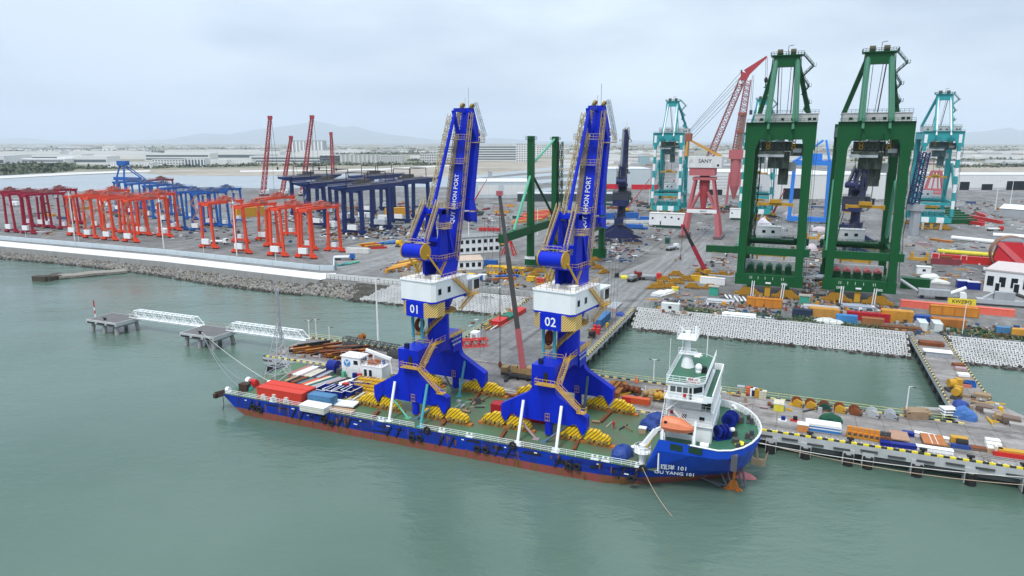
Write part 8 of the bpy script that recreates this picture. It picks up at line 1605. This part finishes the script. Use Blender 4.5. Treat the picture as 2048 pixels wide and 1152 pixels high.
rows = [(0, 34, 328, 310, 1), (20, 130, 330, 318, 2), (116, 215, 329, 313, 1), (35, 165, 322, 309, 1), (150, 300, 318, 305, 0), (215, 305, 336, 325, 3), (305, 375, 334, 319, 4), (368, 412, 334, 318, 5), (408, 455, 331, 320, 3), (452, 505, 330, 320, 3), (290, 420, 322, 307, 2), (420, 560, 320, 303, 1), (500, 680, 326, 312, 2), (330, 520, 312, 300, 0), (0, 120, 312, 303, 0), (130, 290, 309, 302, 0), (560, 660, 316, 305, 0), (640, 760, 326, 310, 6), (758, 806, 328, 312, 6), (840, 905, 329, 308, 6), (-60, 10, 332, 312, 1), (600, 740, 308, 301, 0)]
nm = {0: 'plain low white roofed', 1: 'white banded', 2: 'double banded white', 3: 'white finned', 4: 'white windowed', 5: 'tall columned', 6: 'pale apartment style'}
for k, (x0, x1, yb, yt, ty) in enumerate(rows):
    kw = {0: {}, 1: dict(bands=B1), 2: dict(bands=B2), 3: dict(fins=16), 4: dict(wins=((12, 3, WB),)), 5: dict(bands=((.1, .92, .02, .98, WB),), fins=7), 6: dict(wins=((14, 4, WB),))}[ty]
    same = sorted([r[0] for r in rows if r[4] == ty]); H2('%s far factory building, %s of its kind from the left' % (nm[ty], ORD[same.index(x0)]), x0, x1, yb, yt, 60 if ty < 3 else 24, HW if ty != 6 else paint('pale_block', (.60, .60, .57), .8, .2), RW if k % 3 else RG, name='factory_hall' if ty < 3 else 'office_block', group='far factory buildings', **kw)
H2('ribbed grey tower block under the mountain', 583, 648, 306, 281, 60, HG, RG, fins=9, name='tower_block'); H2('long banded six storey block behind crane 01', 876, 1036, 322, 292, 60, HW, RG, [(.08 + .16 * i, .17 + .16 * i, 0, 1, WB) for i in range(6)], name='office_block'); H2('higher pale block with small windows right of the banded block', 1032, 1072, 324, 287, 50, HW, RG, wins=((8, 8, WB),), name='tower_block'); H2('pale row of blocks behind the green frame', 1068, 1128, 313, 293, 50, HW, RG, wins=((12, 5, WB),), name='tower_block')
H2('teal grey block behind the red portal crane', 1280, 1300, 330, 312, 30, paint('teal_grey_wall', (.30, .42, .46), .7, .2), RG, name='office_block'); H2('teal grey block right of the lattice boom', 1420, 1436, 326, 312, 30, paint('teal_grey_wall', (0, 0, 0)), RG, name='office_block')
for k, (x0, x1, yb, yt) in enumerate(((1130, 1290, 316, 311), (1180, 1330, 321, 317), (1620, 1700, 318, 312), (1930, 2048, 316, 310), (1990, 2100, 326, 321), (1880, 1960, 330, 326), (1700, 1790, 312, 307), (205, 232, 300, 292), (820, 876, 318, 311), (1140, 1250, 306, 301), (2000, 2100, 308, 302))): H2('low pale far building, %s' % ('behind the green frame, upper', 'behind the green frame, lower', 'between the green cranes far off', 'far right, upper', 'far right, lower', 'right of the teal crane', 'far behind the right green crane', 'small white one on the viaduct line', 'left of crane 01 near the banded block', 'farthest, centre', 'farthest, right')[k], x0, x1, yb, yt, 40, HW, RW, group='low far buildings')
# viaduct
vp, vq = at(-120, 305), at(1010, 302); vd = vq - vp; T = thing('viaduct', 'long pale railway viaduct on piers crossing the plain behind the factories', 'viaduct', vp, atan2(vd.y, vd.x)); LV = vd.length; hv_ = at_up(0, 296, at(0, 305)).z - Q
B().box(0, -5, hv_ - 3, LV, 5, hv_).build('deck', RG, T); me = B().box(-2.5, -4, 0, 2.5, 4, hv_ - 3).mesh('pier', HG)
for i in range(int(LV / 48)): obj('pier', me, T, (24 + 48 * i, 0, 0))
# woods and hedgerows
WL = [paint('far_leaf', (.06, .085, .05), .9, .3, scale=.2), paint('far_leaf_light', (.10, .125, .075), .9, .3, scale=.2), paint('far_leaf_olive', (.125, .135, .085), .9, .3, scale=.2)]  # leaf colours paled to make up for the thin haze
sp = []
for _ in range(420): u = R.random(); sp.append((at(-60 + 200 * u, R.uniform(330, 350 - 12 * abs(u - .4))), R.uniform(5, 9)))
leaves('woods', sp, WL, 14, .9, .42, 1.0)
sp = []
for (x0, y0, x1, y1, n) in ((140, 338, 330, 336, 80), (330, 335, 560, 331, 70), (560, 331, 900, 329, 150), (820, 322, 900, 320, 60), (640, 309, 900, 308, 160), (0, 305, 900, 304, 170), (1130, 300, 2048, 302, 220), (1700, 322, 2048, 320, 100), (1880, 335, 2048, 333, 70), (0, 299, 1000, 297, 160), (1000, 294, 2048, 295, 160)):
    for _ in range(n): u = R.random(); p = at(x0 + (x1 - x0) * u, y0 + (y1 - y0) * u + R.uniform(-1.2, 1.2)); sp.append((p, R.uniform(4, 8) * max(1, min(2.6, p.length / 2500))))
leaves('far_trees', sp, WL, 10, 1.1, .45, .9)

# a town of small pale roofs and sheds out on the plain, too many and too small to tell apart
m = B()
for _ in range(900):
    x = R.uniform(-40, 2090); y = R.choice((R.uniform(289.5, 297), R.uniform(294, 306), R.uniform(300, 312))) if not 930 < x < 1130 else R.uniform(290, 300)
    if x > 1130 and R.random() < .5: y = R.uniform(300, 332)
    p = at(x, y); s = max(.8, min(3.2, p.length / 2200)); m.k = R.choice((0, 0, 1, 1, 2, 3)); m.cbox(p.x, p.y, Q, R.uniform(14, 60) * s, R.uniform(10, 26) * s, R.uniform(3.5, 9) * (1 if y < 300 else .8), R.uniform(-.3, .3))
stuff(m.build('far_town', [HW, HG, RG, paint('far_brick', (.34, .24, .2), .9, .3)]))
# rows of stacked sections in the far yard that nothing tells apart
ZN = ('beside the indigo portal crane', 'by the bright blue portal', 'at the far right', 'behind crane 02', 'under the navy gantries', 'before the white halls', 'behind the crimson gantries')
for i in range(110):
    Z_ = R.randrange(7); zx = (((1205, 398, 1300, 425), (1420, 405, 1500, 432), (1815, 402, 2048, 440), (940, 410, 1040, 440), (640, 405, 900, 432), (1490, 405, 1800, 430), (60, 405, 240, 440))[Z_])
    x, y = R.uniform(zx[0], zx[2]), R.uniform(zx[1], zx[3]); mt = R.choice((GRYP, DGRY, RUST, MRD, MBL2, GALV, DKG, AM, CONC, PNK2))
    o = B(); L_ = R.uniform(6, 14)
    for k in range(R.randrange(2, 5)): o.box(-L_ / 2, -1.6 + k * .9, 0, L_ / 2, -.9 + k * .9, R.uniform(.7, 2.2))
    tag(o.build('section_stack', mt, None, loc=at(x, y), rz=PA + R.choice((0, 0, 1.57)) + R.uniform(-.08, .08)), 'low stack of %s steel sections, %s' % (mt.name.replace('_paint', '').replace('_scrap', '').replace('_metal', '').replace('_steel', '').replace('_', ' '), ZN[Z_]), 'steel stack', 'steel sections in the far yard rows')
def lorry(label, px, py, rz, m1, m2):
    T = thing('lorry', label, 'lorry', at(px, py), PA + rz, 'lorries in the yard'); B().box(-5, -1.2, .9, 2.6, 1.2, 1.3).build('chassis', DGRY, T); m = B(); m.prism([(2.6, .8), (4.8, .8), (4.8, 1.9), (4.4, 3.1), (2.6, 3.1)], 'xz', -1.25, 1.25); m.build('cab', m1, T); B().box(-5.1, -1.3, 1.3, 2.2, 1.3, 2.0).build('bed', m2, T); B().prism([(4.84, 2.0), (4.46, 3.0), (4.43, 3.0), (4.81, 2.0)], 'xz', -1.1, 1.1).build('windscreen', GLS, T)
    for x in (-4, -2.6, 3.6):
        for s in (-1.3, .95): B().tube((x, s, .55), (x, s + .35, .55), .55, n=10).build('wheel', BLK, T)
for lb, x, y, r, m1, m2 in (('red cabbed lorry parked by the bogie cluster', 1300, 560, .1, RED, GRYP), ('white cabbed lorry near the red portal crane', 1345, 500, 1.2, WHT, GRYP), ('blue cabbed lorry on the apron left of crane 01', 690, 520, .5, MBLU, WHT), ('white lorry among the vermilion gantries', 440, 488, .2, WHT, WHT), ('yellow cabbed lorry behind the green frame', 1000, 480, .3, YEL, DGRY), ('white lorry in front of the right warehouse', 1900, 600, .1, WHT, GRYP), ('red lorry far right of the yard by the red girders', 1990, 462, .4, RED, WHT), ('blue lorry between the two green cranes', 1640, 560, 1.4, MBLU, GRYP), ('white lorry under the nearest navy gantry', 752, 462, .3, WHT, DGRY)): lorry(lb, x, y, r, m1, m2)
